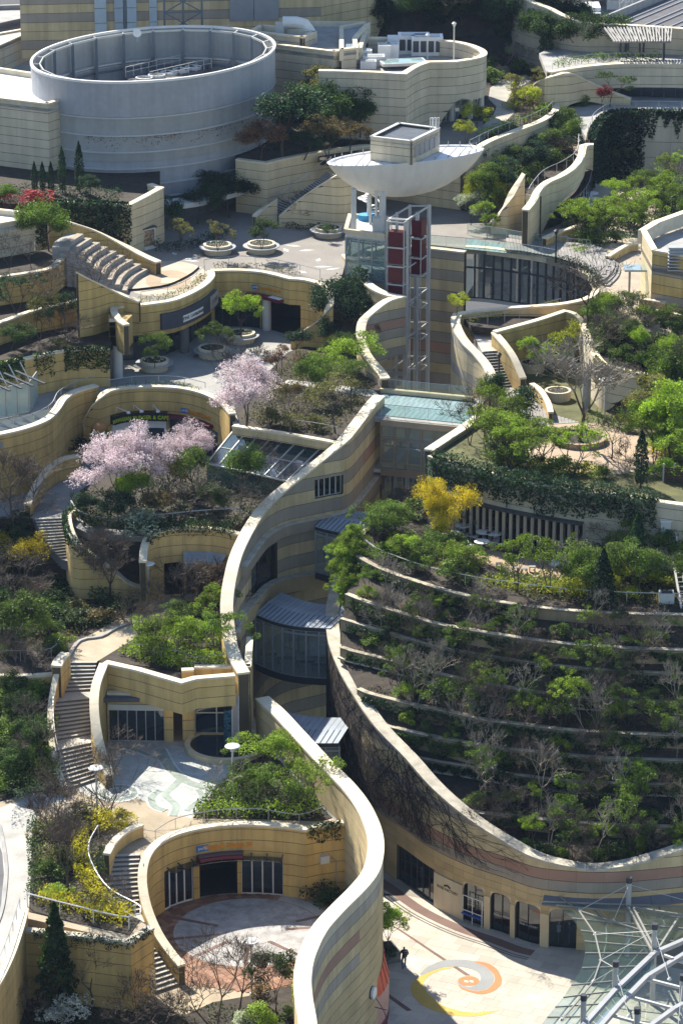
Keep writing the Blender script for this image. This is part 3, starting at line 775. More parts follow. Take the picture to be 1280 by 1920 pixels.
for q, h in enumerate(h2):
 recess(root, low, h, 3.5, sR, DARKIN if q != 1 else MIDIN)
 pts = [low.off(h[0] + (h[1] - h[0]) * i / 6, sg * 0.12) for i in range(7)]
 glazing(root, pts, h[2] + 0.05, h[3], 6 if q == 0 else 2, STEELD if q == 0 else BLACKP, GLASSD, 0.06)
 if q:                                            # rounded heads of the arched windows
  for e, s1 in ((h[0], 1),(h[1], -1)):
   f = B(); R = 0.55; arc = [(0,0)] + [(R - R * math.sin(a),-R + R * math.cos(a)) for a in [math.pi / 2 * j / 6 for j in range(7)]]
   V = []
   for o in (0.30,0.362):
    for u, w in arc: p = low.off(e + s1 * u, sg * o); V.append((p.x, p.y, h[3] + w))
   n = len(arc); F = [tuple(range(n)), tuple(reversed(range(n, 2 * n)))] + [(i, (i + 1) % n, n + (i + 1) % n, n + i) for i in range(n)]
   mesh("arch_spandrel",V, F, CREAM, root)
for i in (3,5,7):                                  # pale piers between the arches
 a, b = (fs[i] - sh) * k_, (fs[i + 1] - sh) * k_
 r = strip(low, a, b, sg * 0.36, sg * 0.42, lambda d: 0.0, lambda d: 2.6)
 if r: mesh("pale_pier",r[0], r[1], CREAM, root)
a, b = (fs[1] - sh) * k_, (fs[2] - sh) * k_
r = strip(low, a + 0.05, b - 0.05, sg * 0.36, sg * 0.44, lambda d: 0.0, lambda d: 2.75)
mesh("pale_sign_panel",r[0], r[1], PALE, root)
def along(ln, s0, off, z0, dirn=1):                  # bends lettering on to a curved wall
 def f(x, y, z):
  p = ln.off(s0 + dirn * x, off[0] + off[1] * z); return Vector((p.x, p.y, z0 + y))
 return f
dirn = 1 if low.off(a + .5,0).x > low.off(a, 0).x else -1
text_mesh("ROSE FACTORY",0.30, flat("bronze_lettering",(0.06,0.05,0.035),0.4,0.5), root, 0,(1,0,0),(0,0,1),0.012, bend=along(low, (a + b) / 2,(sg * 0.452, sg),1.85, dirn))
crest = B()
for i in range(5):
 p = low.off((a + b) / 2 + dirn * (i - 2) * 0.13, sg * 0.45); crest.lathe((p.x, p.y, 2.12 + 0.10 * (2 - abs(i - 2)) / 2), [(0.07,-0.05),(0.07,0.05)], 8)
crest.make("crest",MATS["bronze_lettering"], root)
for q in (2,3):
 m = (h2[q][0] + h2[q][1]) / 2
 text_mesh("ROSE  FACTORY",0.20, WHITEP, root, 0,(1,0,0),(0,0,1),0.004, bend=along(low, m, (sg * 0.135, sg),1.25, dirn), name="window_lettering")
# dark border lines let into the paving in front of the shops, brown strip next to them
for o, w, m in ((1.55,0.9, BROWNP),(2.35,0.10, STEELD),(2.62,0.10, STEELD)):
 r = strip(low, low.len * 0.10, low.len * 0.62, sg * (o - w / 2), sg * (o + w / 2), lambda d: -0.01, lambda d: 0.006)
 mesh("paving_border",r[0], r[1], m, court)
# display rail and blue shelf in the first arch, mannequins behind the glass
d0 = thing("display_stand","white rail stand with blue shelf in the first arched shop window","display stand",low.off((h2[1][0] + h2[1][1]) / 2, sg * 0.45,0))
pA, pB = low.off(h2[1][0] + 0.1, sg * 0.5,0), low.off(h2[1][1] - 0.1, sg * 0.5,0)
for z in (0.95,2.1): B().tube([pA + Vector((0,0, z)), pB + Vector((0,0, z))], 0.035,5).make("rail",WHITEP, d0)
for f in (0.0,0.5,1.0): p = pA.lerp(pB, f); B().tube([p, p + Vector((0,0,2.1))], 0.035,5).make("leg",WHITEP, d0)
B().bar(pA + Vector((0,0,0.72)), pB + Vector((0,0,0.72)),0.35,0.10).make("shelf",flat("blue_panel",(0.03,0.07,0.30)), d0)
def mannequin(lab, p, mat):
 m = thing("mannequin",lab,"mannequin",p,"shop window mannequins")
 B().lathe(p, [(0.05,0.85),(0.17,0.95),(0.14,1.15),(0.20,1.40),(0.08,1.48),(0.05,1.52)], 10,1,0.6).make("torso",mat, m)
 B().lathe(p, [(0.02,1.5),(0.09,1.58),(0.10,1.68),(0.03,1.76)], 10).make("head",CREAM, m)
 B().tube([Vector(p), Vector(p) + Vector((0,0,0.9))], 0.03,5).make("stand",STEEL, m)
for i, (q, f, mt, lab) in enumerate(((1,0.75, WHITEP,"white dressed mannequin behind the white rail stand"),(4,0.3, WHITEP,"white topped mannequin in the arched window nearest the glass canopy"),(4,0.7, flat("navy_cloth",(0.02,0.03,0.09)),"navy dressed mannequin in the arched window nearest the glass canopy"),(0,0.45, flat("grey_cloth",(0.25,0.26,0.28)),"grey dressed mannequin in the long dark shopfront"),(0,0.85, WHITEP,"pale dressed mannequin at the end of the long dark shopfront"))):
 mannequin(lab, low.off(h2[q][0] + (h2[q][1] - h2[q][0]) * f, -sg * 0.4,0.02), mt)

# ================================================================ near serpentine wall
SW = Line([(585,2060,12.4),(577,1980,12.4),(577,1920,12.4),(569,1870,12.4),(567,1830,12.4),(575,1790,12.4),(598,1742,12.4),(632,1703,12.4),(668,1667,12.4),(694,1634,12.4),(704,1596,12.4),(701,1558,12.5),(683,1515,12.6),(655,1476,12.7),(612,1432,12.8),(562,1378,12.8),(522,1335,12.8),(491,1307,12.8)], 0.0)
root = thing("serpentine_wall","near serpentine wall with broad cream coping curving between round court and spiral plaza","wall",SW.at(20)[0][:2] + (0,))
s_in = SW.near(P(640,1465,12.6)); s_tip = SW.near(P(604,1735,12.4)); s_rt = SW.near(P(660,1674,12.4))
GREYL = stone("soft_grey_stone",(0.40,0.35,0.275), var=.05, stain=.12, streak=.15)
LIGHTY = stone("light_yellow_stone",(0.56,0.44,0.24), var=0.05, stain=0.10, streak=0.08)
bs = {15: PALE, 14: GREYST, 13: BEIGE, 12: PINKST, 11: YEL, 10: GREYST, 9: YEL}
def pick_sw(k, i, sd):
 z = k * 0.82; s = (i + 0.5) * SW.len / NSW
 if sd == "L":
  if z < (9.2 if s > s_in else 4.4): return None
  return LIGHTY
 if k == 14: return PALE
 if k == 13: return GREYL
 if k == 12: return BEIGE
 if s < s_rt and k in (11,10,9,8): return {11: PINKST, 10: BEIGE, 9: GREYL, 8: BEIGE}[k]
 return BLOCK if k < 12 else BEIGE
NSW = len(spans(SW, 1.6))
clad(root, SW, 1.0,(YEL,), course=0.82, plen=1.6, z0=0.0, cl=1.5, ch=0.16, pick=pick_sw)
# round white wall lamp, cable hoop, red shop awning on its court side
def on_face(ln, s, out, z): p = ln.off(s, out); return Vector((p.x, p.y, z))
sd = -1
sl = SW.near(P(676,1648,12.4)); p = on_face(SW, sl, sd * 0.55,4.2)
lampw = thing("wall_lamp","round white dish lamp on the near serpentine wall","lamp",p)
nrm = SW.at(sl)[1]; nv = Vector((-nrm[0], -nrm[1], 0)).normalized()
b = B(); b.tube([p, p + nv * 0.18], 0.42,20); b.make("dish",WHITEP, lampw); B().tube([p - nv * 0.1, p + nv * 0.02], 0.46,20).make("backing",STEELD, lampw)
hp = on_face(SW, sl, sd * 0.7,2.4)
hoop = thing("cable_hoop","thin black hoop bracket beneath the round white dish lamp","bracket",hp)
tt = Vector((nv.y, -nv.x, 0)) * -1
B().tube([p + nv * 0.15 + tt * 0.1 + Vector((0,0,-1.1)), p + nv * 0.9 + tt * 0.3 + Vector((0,0,-1.3))], 0.03,4).make("arm",BLACKP, hoop)
B().tube([p + nv * (0.2 + 0.8 * math.sin(math.pi * i / 10)) + tt * 0.1 + Vector((0,0,-0.4 - 3.4 * i / 10)) for i in range(11)], 0.03,4).make("hoop",BLACKP, hoop)
RED = flat("red_awning",(0.60,0.085,0.03),0.6); MAROON = flat("maroon_panel",(0.13,0.015,0.035),0.5)
s0, s1 = SW.near(P(694,1634,12.4)), SW.near(P(703,1560,12.5))
aw = thing("shop_awning","red bowed awning with pink front below the near serpentine wall","awning",on_face(SW, s0, sd * 0.5,0))
def bow(z0, z1, w0, w1, m, nm):
 V, F = [], []; n = 10
 for i in range(n + 1):
  f = i / n; t = s0 + (s1 - s0) * f; bulge = math.sin(math.pi * f) ** 0.7
  a_, b_ = on_face(SW, t, sd * (0.5 + w0 * bulge), z0), on_face(SW, t, sd * (0.5 + w1 * bulge), z1); V += [a_, b_]
 for i in range(n): F.append((2 * i, 2 * i + 2,2 * i + 3,2 * i + 1))
 mesh(nm, V, F, m, aw)
bow(4.5,3.1,0.05,.45, RED,"canvas_top"); bow(3.1,0.9,.45,.45, flat("pink_panel",(0.50,0.28,0.22)),"front_panel"); bow(0.9,0.35,.47,.47, MAROON,"dark_band"); bow(0.35,0.0,.45,.45, MATS["pink_panel"],"plinth")
for i in range(1,6):
 t = s0 + (s1 - s0) * i / 6; w = math.sin(math.pi * i / 6) ** 0.7
 B().bar(on_face(SW, t, sd * (0.5 + 0.06 * w),4.52), on_face(SW, t, sd * (0.5 + .45 * w),3.13),0.06,0.05).make("awning_rib",MAROON, aw)
pl = P(716,1797,0)
pb = thing("box_planter","dark box planter with small tree beside the red awning","planter",pl)
B().box((pl.x, pl.y, 0.4),(2.1,1.9,0.8),0.35).make("tub",CONCD, pb); B().box((pl.x, pl.y, 0.82),(1.8,1.6,0.06),0.35).make("soil",SOIL, pb)
q = P(706,1822,0)
fl = thing("banner_flag","narrow orange and blue banner on a pole beside the red awning","banner",q); B().tube([q, q + Vector((0,0,3.2))], 0.03,5).make("pole",STEEL, fl)
B().box((q.x + 0.2, q.y, 2.6),(0.36,0.03,0.9)).make("orange_cloth",flat("orange_cloth",(0.6,0.25,0.02)), fl); B().box((q.x + 0.2, q.y, 1.7),(0.36,0.03,0.9)).make("blue_cloth",flat("blue_cloth",(0.08,0.25,0.55)), fl)
plant("broad",722,1796,0.8,4.8,"slender leafy tree in the dark box planter by the red awning",G_BRI, wide=0.8)
plant("shrub",722,1803,0.8,1.3,"dense dark shrub filling the box planter by the red awning",G_DEEP)

# ================================================================ person walking on the court
def person(label, p, h, face, jacket, legs, pack=None, stride=0.16):
 root = thing("person",label,"person",p); root.rotation_euler = (0,0, face)
 me = bpy.data.meshes.new("body"); s = h / 1.75
 J = {"pel": (0,0,.95,.15),"wst": (0,0,1.12,.135),"che": (0,.01,1.33,.165),"nek": (0,.01,1.50,.06),"hd0": (0,.03,1.60,.085),"hd1": (0,.03,1.70,.075),
         "hl": (-.10,0,.90,.10),"kl": (-.12,.06,.50,.065),"al": (-.12,-stride, .09,.05),"tl": (-.12,-stride + .16,.04,.04),
         "hr": (.10,0,.90,.10),"kr": (.11,.10,.50,.065),"ar": (.11, stride * .6,.09,.05),"tr": (.11, stride * .6 + .17,.04,.04),
         "sl": (-.20,0,1.43,.075),"el": (-.30,-.04,1.16,.055),"wl": (-.27,.06,.94,.042),"fl": (-.25,.09,.84,.035),
         "sr": (.20,0,1.43,.075),"er": (.30,-.04,1.16,.055),"wr": (.24,.10,.98,.042),"fr": (.20,.14,.90,.035)}
 E = "pel-wst wst-che che-nek nek-hd0 hd0-hd1 pel-hl hl-kl kl-al al-tl pel-hr hr-kr kr-ar ar-tr che-sl sl-el el-wl wl-fl che-sr sr-er er-wr wr-fr".split()
 ks = list(J); me.from_pydata([tuple(c * s for c in J[k][:3]) for k in ks], [tuple(ks.index(a) for a in e.split("-")) for e in E], [])
 ob = bpy.data.objects.new("body",me); link(ob); ob.parent = root
 sk = ob.modifiers.new("skin",'SKIN'); sv = me.skin_vertices[0].data
 for i, k in enumerate(ks): sv[i].radius = (J[k][3] * s,) * 2
 sv[0].use_root = True
 ob.modifiers.new("sub",'SUBSURF').levels = 1
 dg = bpy.context.evaluated_depsgraph_get(); m2 = bpy.data.meshes.new_from_object(ob.evaluated_get(dg)); ob.modifiers.clear(); ob.data = m2; m2.name = "body"
 skin = flat("skin",(0.36,0.21,0.15)); hair = flat("black_hair",(0.01,0.009,0.009)); shoe = flat("dark_shoe",(0.02,0.02,0.02))
 m2.materials.clear()
 for m in (jacket, legs, skin, hair, shoe): m2.materials.append(m)
 for f in m2.polygons:
  c = f.center / s; f.use_smooth = True
  f.material_index = 3 if (c.z > 1.56 and (c.y < 0.07 or c.z > 1.68)) else 2 if c.z > 1.52 or (abs(c.x) > .16 and c.z < .94) else 0 if c.z > 0.93 else 1 if c.z > 0.10 else 4
 if pack: B().box((0,-.20 * s, 1.25 * s),(.30 * s, .16 * s, .44 * s)).make("backpack",pack, None).parent = root
 return root
person("person walking away over the cream paving in dark jacket with backpack and jeans",P(757,1816,0.0),1.74,0.25, flat("navy_jacket",(0.014,0.016,0.035)), flat("blue_jeans",(0.03,0.06,0.15)), flat("dark_backpack",(0.012,0.012,0.014)))

# ================================================================ level 3: round court with brick floor
CONCL = stone("pale_concrete_paving",(0.40,0.385,0.35), stain=0.22, scale=0.6, piece=False)
TAN = stone("tan_path_paving",(0.36,0.29,0.20), stain=0.25, scale=0.5, piece=False)
TERRA = stone("terracotta_paver",(0.25,0.132,0.082), var=0.22, stain=0.2); TERRAB = stone("terracotta_bed",(0.16,0.075,0.04), piece=False)
TERRA2 = stone("pale_terracotta_paver",(0.30,0.175,0.115), var=0.2, stain=0.2)
sws = [t for t in SW.S if t < SW.near(P(702,1560,12.5))]
poly3 = [tuple(SW.off(t, 0))[:2] for t in sws] + [tuple(P(560,1625, L3))[:2], tuple(P(-120,1625, L3))[:2], tuple(P(-120,2080, L3))[:2]]
lev3 = slab("level_three_floor",poly3, L3 - 0.01,0.5, TAN)
RING = Line([(341,1809,6.3,4.8),(318,1781,6.7,4.8),(295,1746,7.3,4.8),(276,1700,8.1,4.8),(267,1652,9.0,4.8),(272,1612,9.7,4.8),(290,1584,10.1,4.8),(325,1563,10.2,4.8),(380,1549,10.2,4.8),(440,1543,10.2,4.8),(500,1544,10.2,4.8),(555,1549,10.2,4.8),(572,1552,10.2,4.8,'c'),(600,1546,10.2,4.8),(645,1540,10.2,4.8)])
ri = "R" if (RING.off(20,-1) - RING.off(20,1)).y < 0 else "L"
rs = 1 if ri == "L" else -1
hR = [opening(RING, P(302,1706, L3), P(356,1681, L3), L3, L3 + 3.0), opening(RING, P(368,1678, L3), P(444,1667, L3), L3, L3 + 2.8), opening(RING, P(452,1667, L3), P(539,1667, L3), L3, L3 + 2.9)]
root, _, _ = wall("court_wall","curved yellow stone wall wrapping the round terracotta court",RING, 0.5, mats=(YEL2,), holes=hR, sides=ri + ("L" if ri == "R" else "R"), plen=3.4, z0=L3)
for i, h in enumerate(hR):
 recess(root, RING, h, 4.0, ri, DARKIN if i == 1 else MIDIN)
 if i == 1: continue
 glazing(root, [RING.off(h[0] + (h[1] - h[0]) * k / 4, rs * 0.1) for k in range(5)], L3 + 0.04, h[3], 4, OFFW if i else WHITEP, GLASSD, 0.10)
for z, m, d in ((L3 + 2.86, STEEL, 0.75),):            # thin glass rain canopy over the doors
 a, b = hR[0][0] + 0.3, hR[2][1]
 r = strip(RING, a, b, rs * 0.27, rs * 1.0, lambda d: z + 0.10, lambda d: z + 0.14); mesh("glass_canopy",r[0], r[1], GLASSD, root)
 for k in range(9):
  t = a + (b - a) * k / 8; B().bar(RING.off(t, rs * 0.25, z + 0.35), RING.off(t, rs * 1.0, z + 0.10),0.06,0.08).make("canopy_bracket",STEELD, root)
sg3 = thing("shop_sign","blue plate and orange Shops and Diners 3F lettering over the round court","sign",RING.off(hR[1][0], rs * 0.3, L3 + 3.9))
ORA = flat("orange_lettering",(0.75,0.27,0.01),0.5); BLUE = flat("blue_sign_plate",(0.02,0.16,0.45),0.4)
def parks_sign(root, ln, s, side, z, floor, size=0.62, ds=1, off=0.27):
 w = size * 5.6
 r = strip(ln, *sorted((s - ds * w * 0.5, s - ds * (w * 0.5 - size * 1.5))), side * off, side * (off + 0.06), lambda d: z - size * 0.36, lambda d: z + size * 0.36); mesh("blue_plate",r[0], r[1], BLUE, root)
 text_mesh("parks",size * 0.5, WHITEP, root, 0,(1,0,0),(0,0,1),0.01, bend=along(ln, s - ds * (w * 0.5 - size * 0.75),(side * (off + 0.08), side), z + size * 0.06, ds), name="plate_lettering")
 text_mesh("Shops & Diners " + floor, size * 0.76, ORA, root, 0,(1,0,0),(0,0,1),0.02, bend=along(ln, s + ds * size * 1.0,(side * (off + 0.05), side), z, ds), name="orange_lettering",bold=0.012)
dsR = 1 if (RING.off(21,0) - RING.off(20,0)).y > 0 else -1
sS = RING.near(P(408,1668, L3)); dS = 1 if RING.off(sS + 0.5,0).x > RING.off(sS, 0).x else -1
parks_sign(sg3, RING, sS, rs, L3 + 3.85,"3F",0.62, dS)
awn = thing("entrance_awning","long dark maroon awning bar over the round court entrance","awning",RING.off(sS, rs * 0.3, L3 + 3))
r = strip(RING, sS - 1.75, sS + 1.75, rs * 0.27, rs * 0.95, lambda d: L3 + 3.1, lambda d: L3 + 3.34); mesh("awning_bar",r[0], r[1], MAROON, awn)
r = strip(RING, sS - 1.75, sS + 1.75, rs * 0.27, rs * 0.80, lambda d: L3 + 3.345, lambda d: L3 + 3.42); mesh("awning_top",r[0], r[1], flat("maroon_grey_top",(0.12,0.09,0.10)), awn)
# court floor: terracotta pavers round a stamped-concrete disc with brown strips
cpoly = [tuple(RING.off(t, rs * 0.26))[:2] for t in RING.S if t < RING.near(P(572,1552,10.2))] + [tuple(SW.off(SW.near(P(680,1650,12.4)),0.6))[:2], tuple(P(600,1760, L3))[:2], tuple(P(560,1845, L3))[:2], tuple(P(480,1862, L3))[:2], tuple(P(400,1852, L3))[:2]]
bed = slab("court_paving",cpoly, L3 + 0.004,0.2, TERRAB)
cc, cr = P(466,1748, L3),5.15
paving(bed, [c for c in cpoly], L3 + 0.03,0.46,0.46,0.55, [TERRA, TERRA, TERRA2], gap=0.02, key=lambda c: abs(math.hypot(c[0] - cc.x, c[1] - cc.y) - 6.6), stagger=0)
disc = structure(B().prism([(cc.x + cr * math.cos(a), cc.y + cr * math.sin(a)) for a in [6.2832 * i / 64 for i in range(64)]], L3, L3 + 0.036).make("court_disc_paving",stone("stamped_concrete",(0.36,0.345,0.33), stain=0.3, scale=1.2, fine=4, bump=0.5, piece=False)))
for a0, r0, r1 in ((2.75,2.3,6.2),(3.35,2.0,6.4),(3.95,2.0,6.8),(4.7,1.0,5.8),(5.5,2.0,6.4),(0.15,2.6,5.0),(0.45,3.6,6.4)):
 d = Vector((math.cos(a0), math.sin(a0),0)); B().bar(cc + d * r0 + Vector((0,0,0.036)), cc + d * r1 + Vector((0,0,0.036)),0.32,0.016).make("brown_paving_strip",BROWNP, disc)
arc = [(cc.x + R * math.cos(a), cc.y + R * math.sin(a)) for R, aa in ((5.2,(0.1,1.2)),(6.1,(1.2,0.1))) for a in [aa[0] + (aa[1] - aa[0]) * i / 12 for i in range(13)]]
B().prism(arc, L3 + 0.01, L3 + 0.040).make("pale_crescent_paving",CONCL, disc)
ub = RING.near(P(615,1560,10.2))
ml = thing("utility_box","small pale box with conduit on the court wall corner","box",RING.off(ub, rs * 0.3, L3 + 2))
B().bar(RING.off(ub - 0.35, rs * 0.42, L3 + 2.9), RING.off(ub + 0.35, rs * 0.42, L3 + 2.9),0.35,0.55).make("case",OFFW, ml)
B().tube([RING.off(ub + 0.6, rs * 0.30, L3 + 2.9), RING.off(ub + 0.9, rs * 0.30, L3 + 2.6), RING.off(ub + 0.9, rs * 0.30, L3 + 0.3)], 0.05,5).make("conduit",STEEL, ml)

# ================================================================ level 4 plaza
POOLC = stone("stamped_plaza_concrete",(0.40,0.41,0.385), stain=0.22, scale=1.0, fine=4, piece=False)
GREENP = stone("green_stamped_paving",(0.27,0.31,0.265), stain=0.25, scale=1.0, fine=4, var=0)
LEDGE = stone("pale_inlay_line",(0.55,0.56,0.52), stain=0.15, var=0)
ringtop = [tuple(RING.off(t, 0))[:2] for t in RING.S if t > RING.near(P(270,1625,9.5))]
edge4 = [(48,1706),(53,1722),(243,1766),(283,1738),(262,1724),(205,1690),(182,1650),(176,1612),(190,1580),(205,1600),(262,1600)]
poly4 = [tuple(p)[:2] for p in px([(-140,1900),(-30,1880),(0,1833),(22,1788),(42,1738)] + edge4, L4)] + ringtop + [tuple(SW.off(t, 0))[:2] for t in SW.S if t > s_in] + [tuple(p)[:2] for p in px([(470,1330),(-140,1330)], L4)]
lev4 = slab("level_four_floor",poly4, L4,0.5, TAN)
pz = px([(120,1470),(185,1430),(205,1390),(470,1388),(415,1470),(358,1535),(300,1512),(240,1490),(185,1500)], L4)
structure(B().prism([tuple(p)[:2] for p in (pz if area2(pz) > 0 else pz[::-1])], L4 - 0.1, L4 + 0.004).make("stamped_plaza_paving",POOLC))
sp = thing("plaza_inlay","green and white wavy bands inlaid in the upper plaza paving","mosaic",P(300,1450, L4))
for kk, (pts, w) in enumerate((([(300,1405),(320,1440),(345,1462),(378,1475),(410,1480)], 1.0),([(345,1455),(325,1475),(310,1490),(330,1510),(325,1530)], 0.75),([(372,1480),(380,1495),(365,1508),(350,1520)], 0.6),([(215,1400),(250,1405),(290,1420),(320,1428)], 0.55),([(300,1482),(285,1495),(290,1512),(310,1520)], 0.7))):
 ln = Line([(a, b, L4 + 0.01, L4) for a, b in pts], step=0.5)
 r = strip(ln, 0, ln.len, -w * 0.55, w * 0.55, lambda d: L4 - 0.02, lambda d: L4 + 0.010 + kk * .002); mesh("white_border",r[0], r[1], LEDGE, sp)
 r = strip(ln, 0, ln.len, -w * 0.40, w * 0.40, lambda d: L4 - 0.02, lambda d: L4 + 0.024 + kk * .002); mesh("green_band",r[0], r[1], GREENP, sp)
c0 = P(222,1487, L4)
for R, m, z in ((1.55, LEDGE, 0.010),(1.38, GREENP, 0.014),(0.95, LEDGE, 0.018),(0.82, POOLC, 0.022)): B().lathe((c0.x, c0.y, L4), [(R, -0.02),(R, z)], 28).make("inlay_ring",m, sp)
# curving ramp path at the edge, with its parapet
rp = px([(-140,1560),(0,1515),(60,1492),(115,1487),(130,1500),(80,1515),(62,1545),(58,1600),(62,1640),(55,1695),(40,1735),(18,1795),(-10,1850),(-140,1950)], L4)
structure(B().prism([tuple(p)[:2] for p in (rp if area2(rp) > 0 else rp[::-1])], L4 - 0.1, L4 + 0.006).make("concrete_path",CONCL))
structure(B().prism([tuple(p)[:2] for p in (lambda q: q if area2(q) > 0 else q[::-1])(px([(-140,1560),(-10,1560),(5,1600),(8,1640),(2,1700),(-20,1760),(-140,1800)], L4))], L4 - 0.1, L4 + 0.012).make("asphalt_path",stone("dark_path_asphalt",(0.12,0.12,0.125), piece=False)))
for q, (o, pts) in enumerate(((0, [(0,1545),(10,1600),(12,1640),(5,1700),(-12,1750)]),)):
 ln = Line([(a, b, L4 + 0.1, L4) for a, b in pts]); r = strip(ln, 0, ln.len, -0.12,0.12, lambda d: L4, lambda d: L4 + 0.10)
 structure(mesh("path_kerb",r[0], r[1], CONC))
wall("path_parapet","plain yellow parapet beside the curving concrete path",[(46,1703, L4 + 0.9, L3),(40,1730, L4 + 0.9, L3),(22,1785, L4 + 0.9, L3),(0,1832, L4 + 0.9, L3),(-30,1880, L4 + 0.9, L3)], 0.45, plen=4, z0=L3)
railing("path_railing","thin grey railing along the curving concrete path",[(38,1703, L4 + 0.9),(14,1780, L4 + 0.9),(-10,1835, L4 + 0.9)], 0.7)
# planter block in front of the path
PB = Line([(50,1742, L4 + 0.25, L3),(150,1752, L4 + 0.25, L3),(243,1764, L4 + 0.25, L3, 'c'),(283,1737, L4 + 0.25, L3)], smooth=False)
root, _, _ = wall("planter_block","tall yellow planter block with creeper over its edge below the golden shrubs",PB, 0.5, mats=(YEL2,), plen=4, z0=L3, cat="planter",cope=COPEG)
dp = PB.near(P(262,1860, L3)); ps = 1 if (PB.off(3,1) - PB.off(3,-1)).y < 0 else -1
r = strip(PB, dp - 0.45, dp + 0.55, ps * 0.25, ps * 0.30, lambda d: L3 + 0.02, lambda d: L3 + 2.1); mesh("service_door",r[0], r[1], CREAM, root)
ivy("dark creeper spilling over the near planter block",PB, 0.5, PB.len - 0.5, ps * 0.28,0.9, G_DEEP, 90,0.15, seed=11, ragged=0.8)
railing("planter_railing","white railing round the golden shrub bed",[(52,1700, L4),(120,1718, L4),(240,1745, L4),(265,1726, L4),(205,1690, L4),(172,1640, L4),(168,1605, L4),(185,1572, L4)], 1.0, WHITEP, 2.5,0.045)
# stair from the round court up to the plaza
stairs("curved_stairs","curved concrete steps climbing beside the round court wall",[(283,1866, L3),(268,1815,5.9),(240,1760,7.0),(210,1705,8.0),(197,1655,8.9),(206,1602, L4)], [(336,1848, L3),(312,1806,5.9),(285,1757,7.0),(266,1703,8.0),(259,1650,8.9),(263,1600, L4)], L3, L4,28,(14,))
wall("stair_parapet","short curved yellow parapet at the head of the curved steps",[(200,1600, L4 + 1.0, L4 - 2),(215,1575, L4 + 1.0, L4 - 1),(240,1555, L4 + 1.0, L4),(266,1544, L4 + 1.0, L4)], 0.4, mats=(YEL,), plen=4, z0=L4)
railing("court_railing","slim grey railing along the top of the round court wall",[(292,1575, L4 + .5),(330,1553, L4 + .5),(400,1538, L4 + .5),(480,1534, L4 + .5),(560,1545, L4 + .5),(610,1530, L4 + .5)], 0.75, STEEL, 2.2)
# ---------------------------------------------------------------- entrance building of level 4
EB = Line([(345,1389,13.4, L4),(325,1391,13.4, L4),(200,1389,13.4, L4)], smooth=False)
W4 = [P(203,1390, L4), P(326,1392, L4)]
eb = thing("entrance_block","yellow entrance block with dark sliding doors and orange 4F sign","building",P(260,1390, L4))
def face(root, a, b, z0, z1, mats, holes=(), th=0.4, course=.84, plen=2.2, zc=None, cope=COPE, sides="R",out=None, core=JOINT, **kw):
 """straight clad wall from a to b (seen with a on the viewer's left), outer face on the line"""
 a, b = Vector(a), Vector(b); d = (b - a); n = Vector((-d.y, d.x, 0)).normalized() * th / 2
 ln = Line.world([(a.x + n.x, a.y + n.y, z1, z0),(b.x + n.x, b.y + n.y, z1, z0)], 2.5, smooth=False)
 clad(root, ln, th, mats, sides=sides, course=course, plen=plen, z0=z0 if zc is None else zc, holes=[(h[0] * ln.len, h[1] * ln.len, h[2], h[3]) for h in holes], cope=cope, **kw)
 return ln
ln = face(eb, W4[0], W4[1], L4,13.5,(YEL,), holes=[(0.02,0.86, L4,12.6)], course=1.0)
f0, f1 = W4[0].lerp(W4[1], 0.02), W4[0].lerp(W4[1], 0.86)
glazing(eb, [f0 + Vector((0,0.15,0)), f1 + Vector((0,0.15,0))], L4 + 0.03,12.1,6, STEEL, GLASSD, 0.07)
B().bar(f0 + Vector((0,0.12,2.75)), f1 + Vector((0,0.12,2.75)),0.25,0.45).make("door_header",OFFW, eb)
h_ = ln.len; recess(eb, ln, (0.02 * h_, 0.86 * h_, L4,12.6),5.0,"R",DARKIN)
top = px([(183,1308),(326,1306),(335,1285),(300,1276),(205,1262),(192,1280)], 13.4)
q_ = [tuple(p)[:2] for p in top]; q_ = q_ if area2(q_) > 0 else q_[::-1]
B().prism(q_, 13.0,13.30).make("flat_roof",stone("dark_roof_sheet",(0.10,0.105,0.12), piece=False), eb)
sg4 = thing("shop_sign","blue plate and orange Shops and Diners 4F lettering on the entrance block","sign",W4[0].lerp(W4[1], 0.45) + Vector((0,-0.1,3.4)))
parks_sign(sg4, ln, ln.len * 0.50,-1,13.0,"4F",0.56,1,0.22)
# side part with wide window, curved flank wall, parapet of the garden above
sb = thing("side_block","yellow block with wide dark window above the black pool","building",P(400,1388, L4))
face(sb, P(343,1390, L4), P(366,1389, L4), L4,15.3,(YEL,), plen=3)
ln = face(sb, P(366,1386, L4) + Vector((0,0.25,0)), P(447,1386, L4) + Vector((0,0.25,0)), L4,15.3,(YEL,), holes=[(0.0,1.0, L4 + 0.35, L4 + 2.7)])
recess(sb, ln, (0, ln.len, L4 + 0.35, L4 + 2.7),4,"R",DARKIN)
glazing(sb, [P(366,1386, L4) + Vector((0,0.35,0)), P(447,1386, L4) + Vector((0,0.35,0))], L4 + 0.35, L4 + 2.7,2, OFFW, GLASSD, 0.09,(L4 + 2.0,))
face(sb, P(447,1387, L4), P(471,1387, L4), L4,15.5,(YEL,), plen=3)
face(sb, P(471,1387, L4), P(471,1387, L4) + Vector((0,6,0)), L4 - 4,15.5,(YEL,), plen=3)
pool = thing("round_pool","black round pool with pale rim below the wide window","pool",P(410,1412, L4))
pc = P(425,1402, L4)
B().lathe((pc.x, pc.y, L4), [(3.1,0.0),(3.1,0.40),(2.7,0.40),(2.7,0.22)], 40).make("rim",CREAM, pool)
B().lathe((pc.x, pc.y, L4), [(2.75,0.0),(2.75,0.24)], 40).make("water",flat("black_water",(0.006,0.009,0.014),0.05), pool)
st = thing("sign_stele","tall narrow blue glass panel standing in the black pool","sign",P(428,1405, L4))
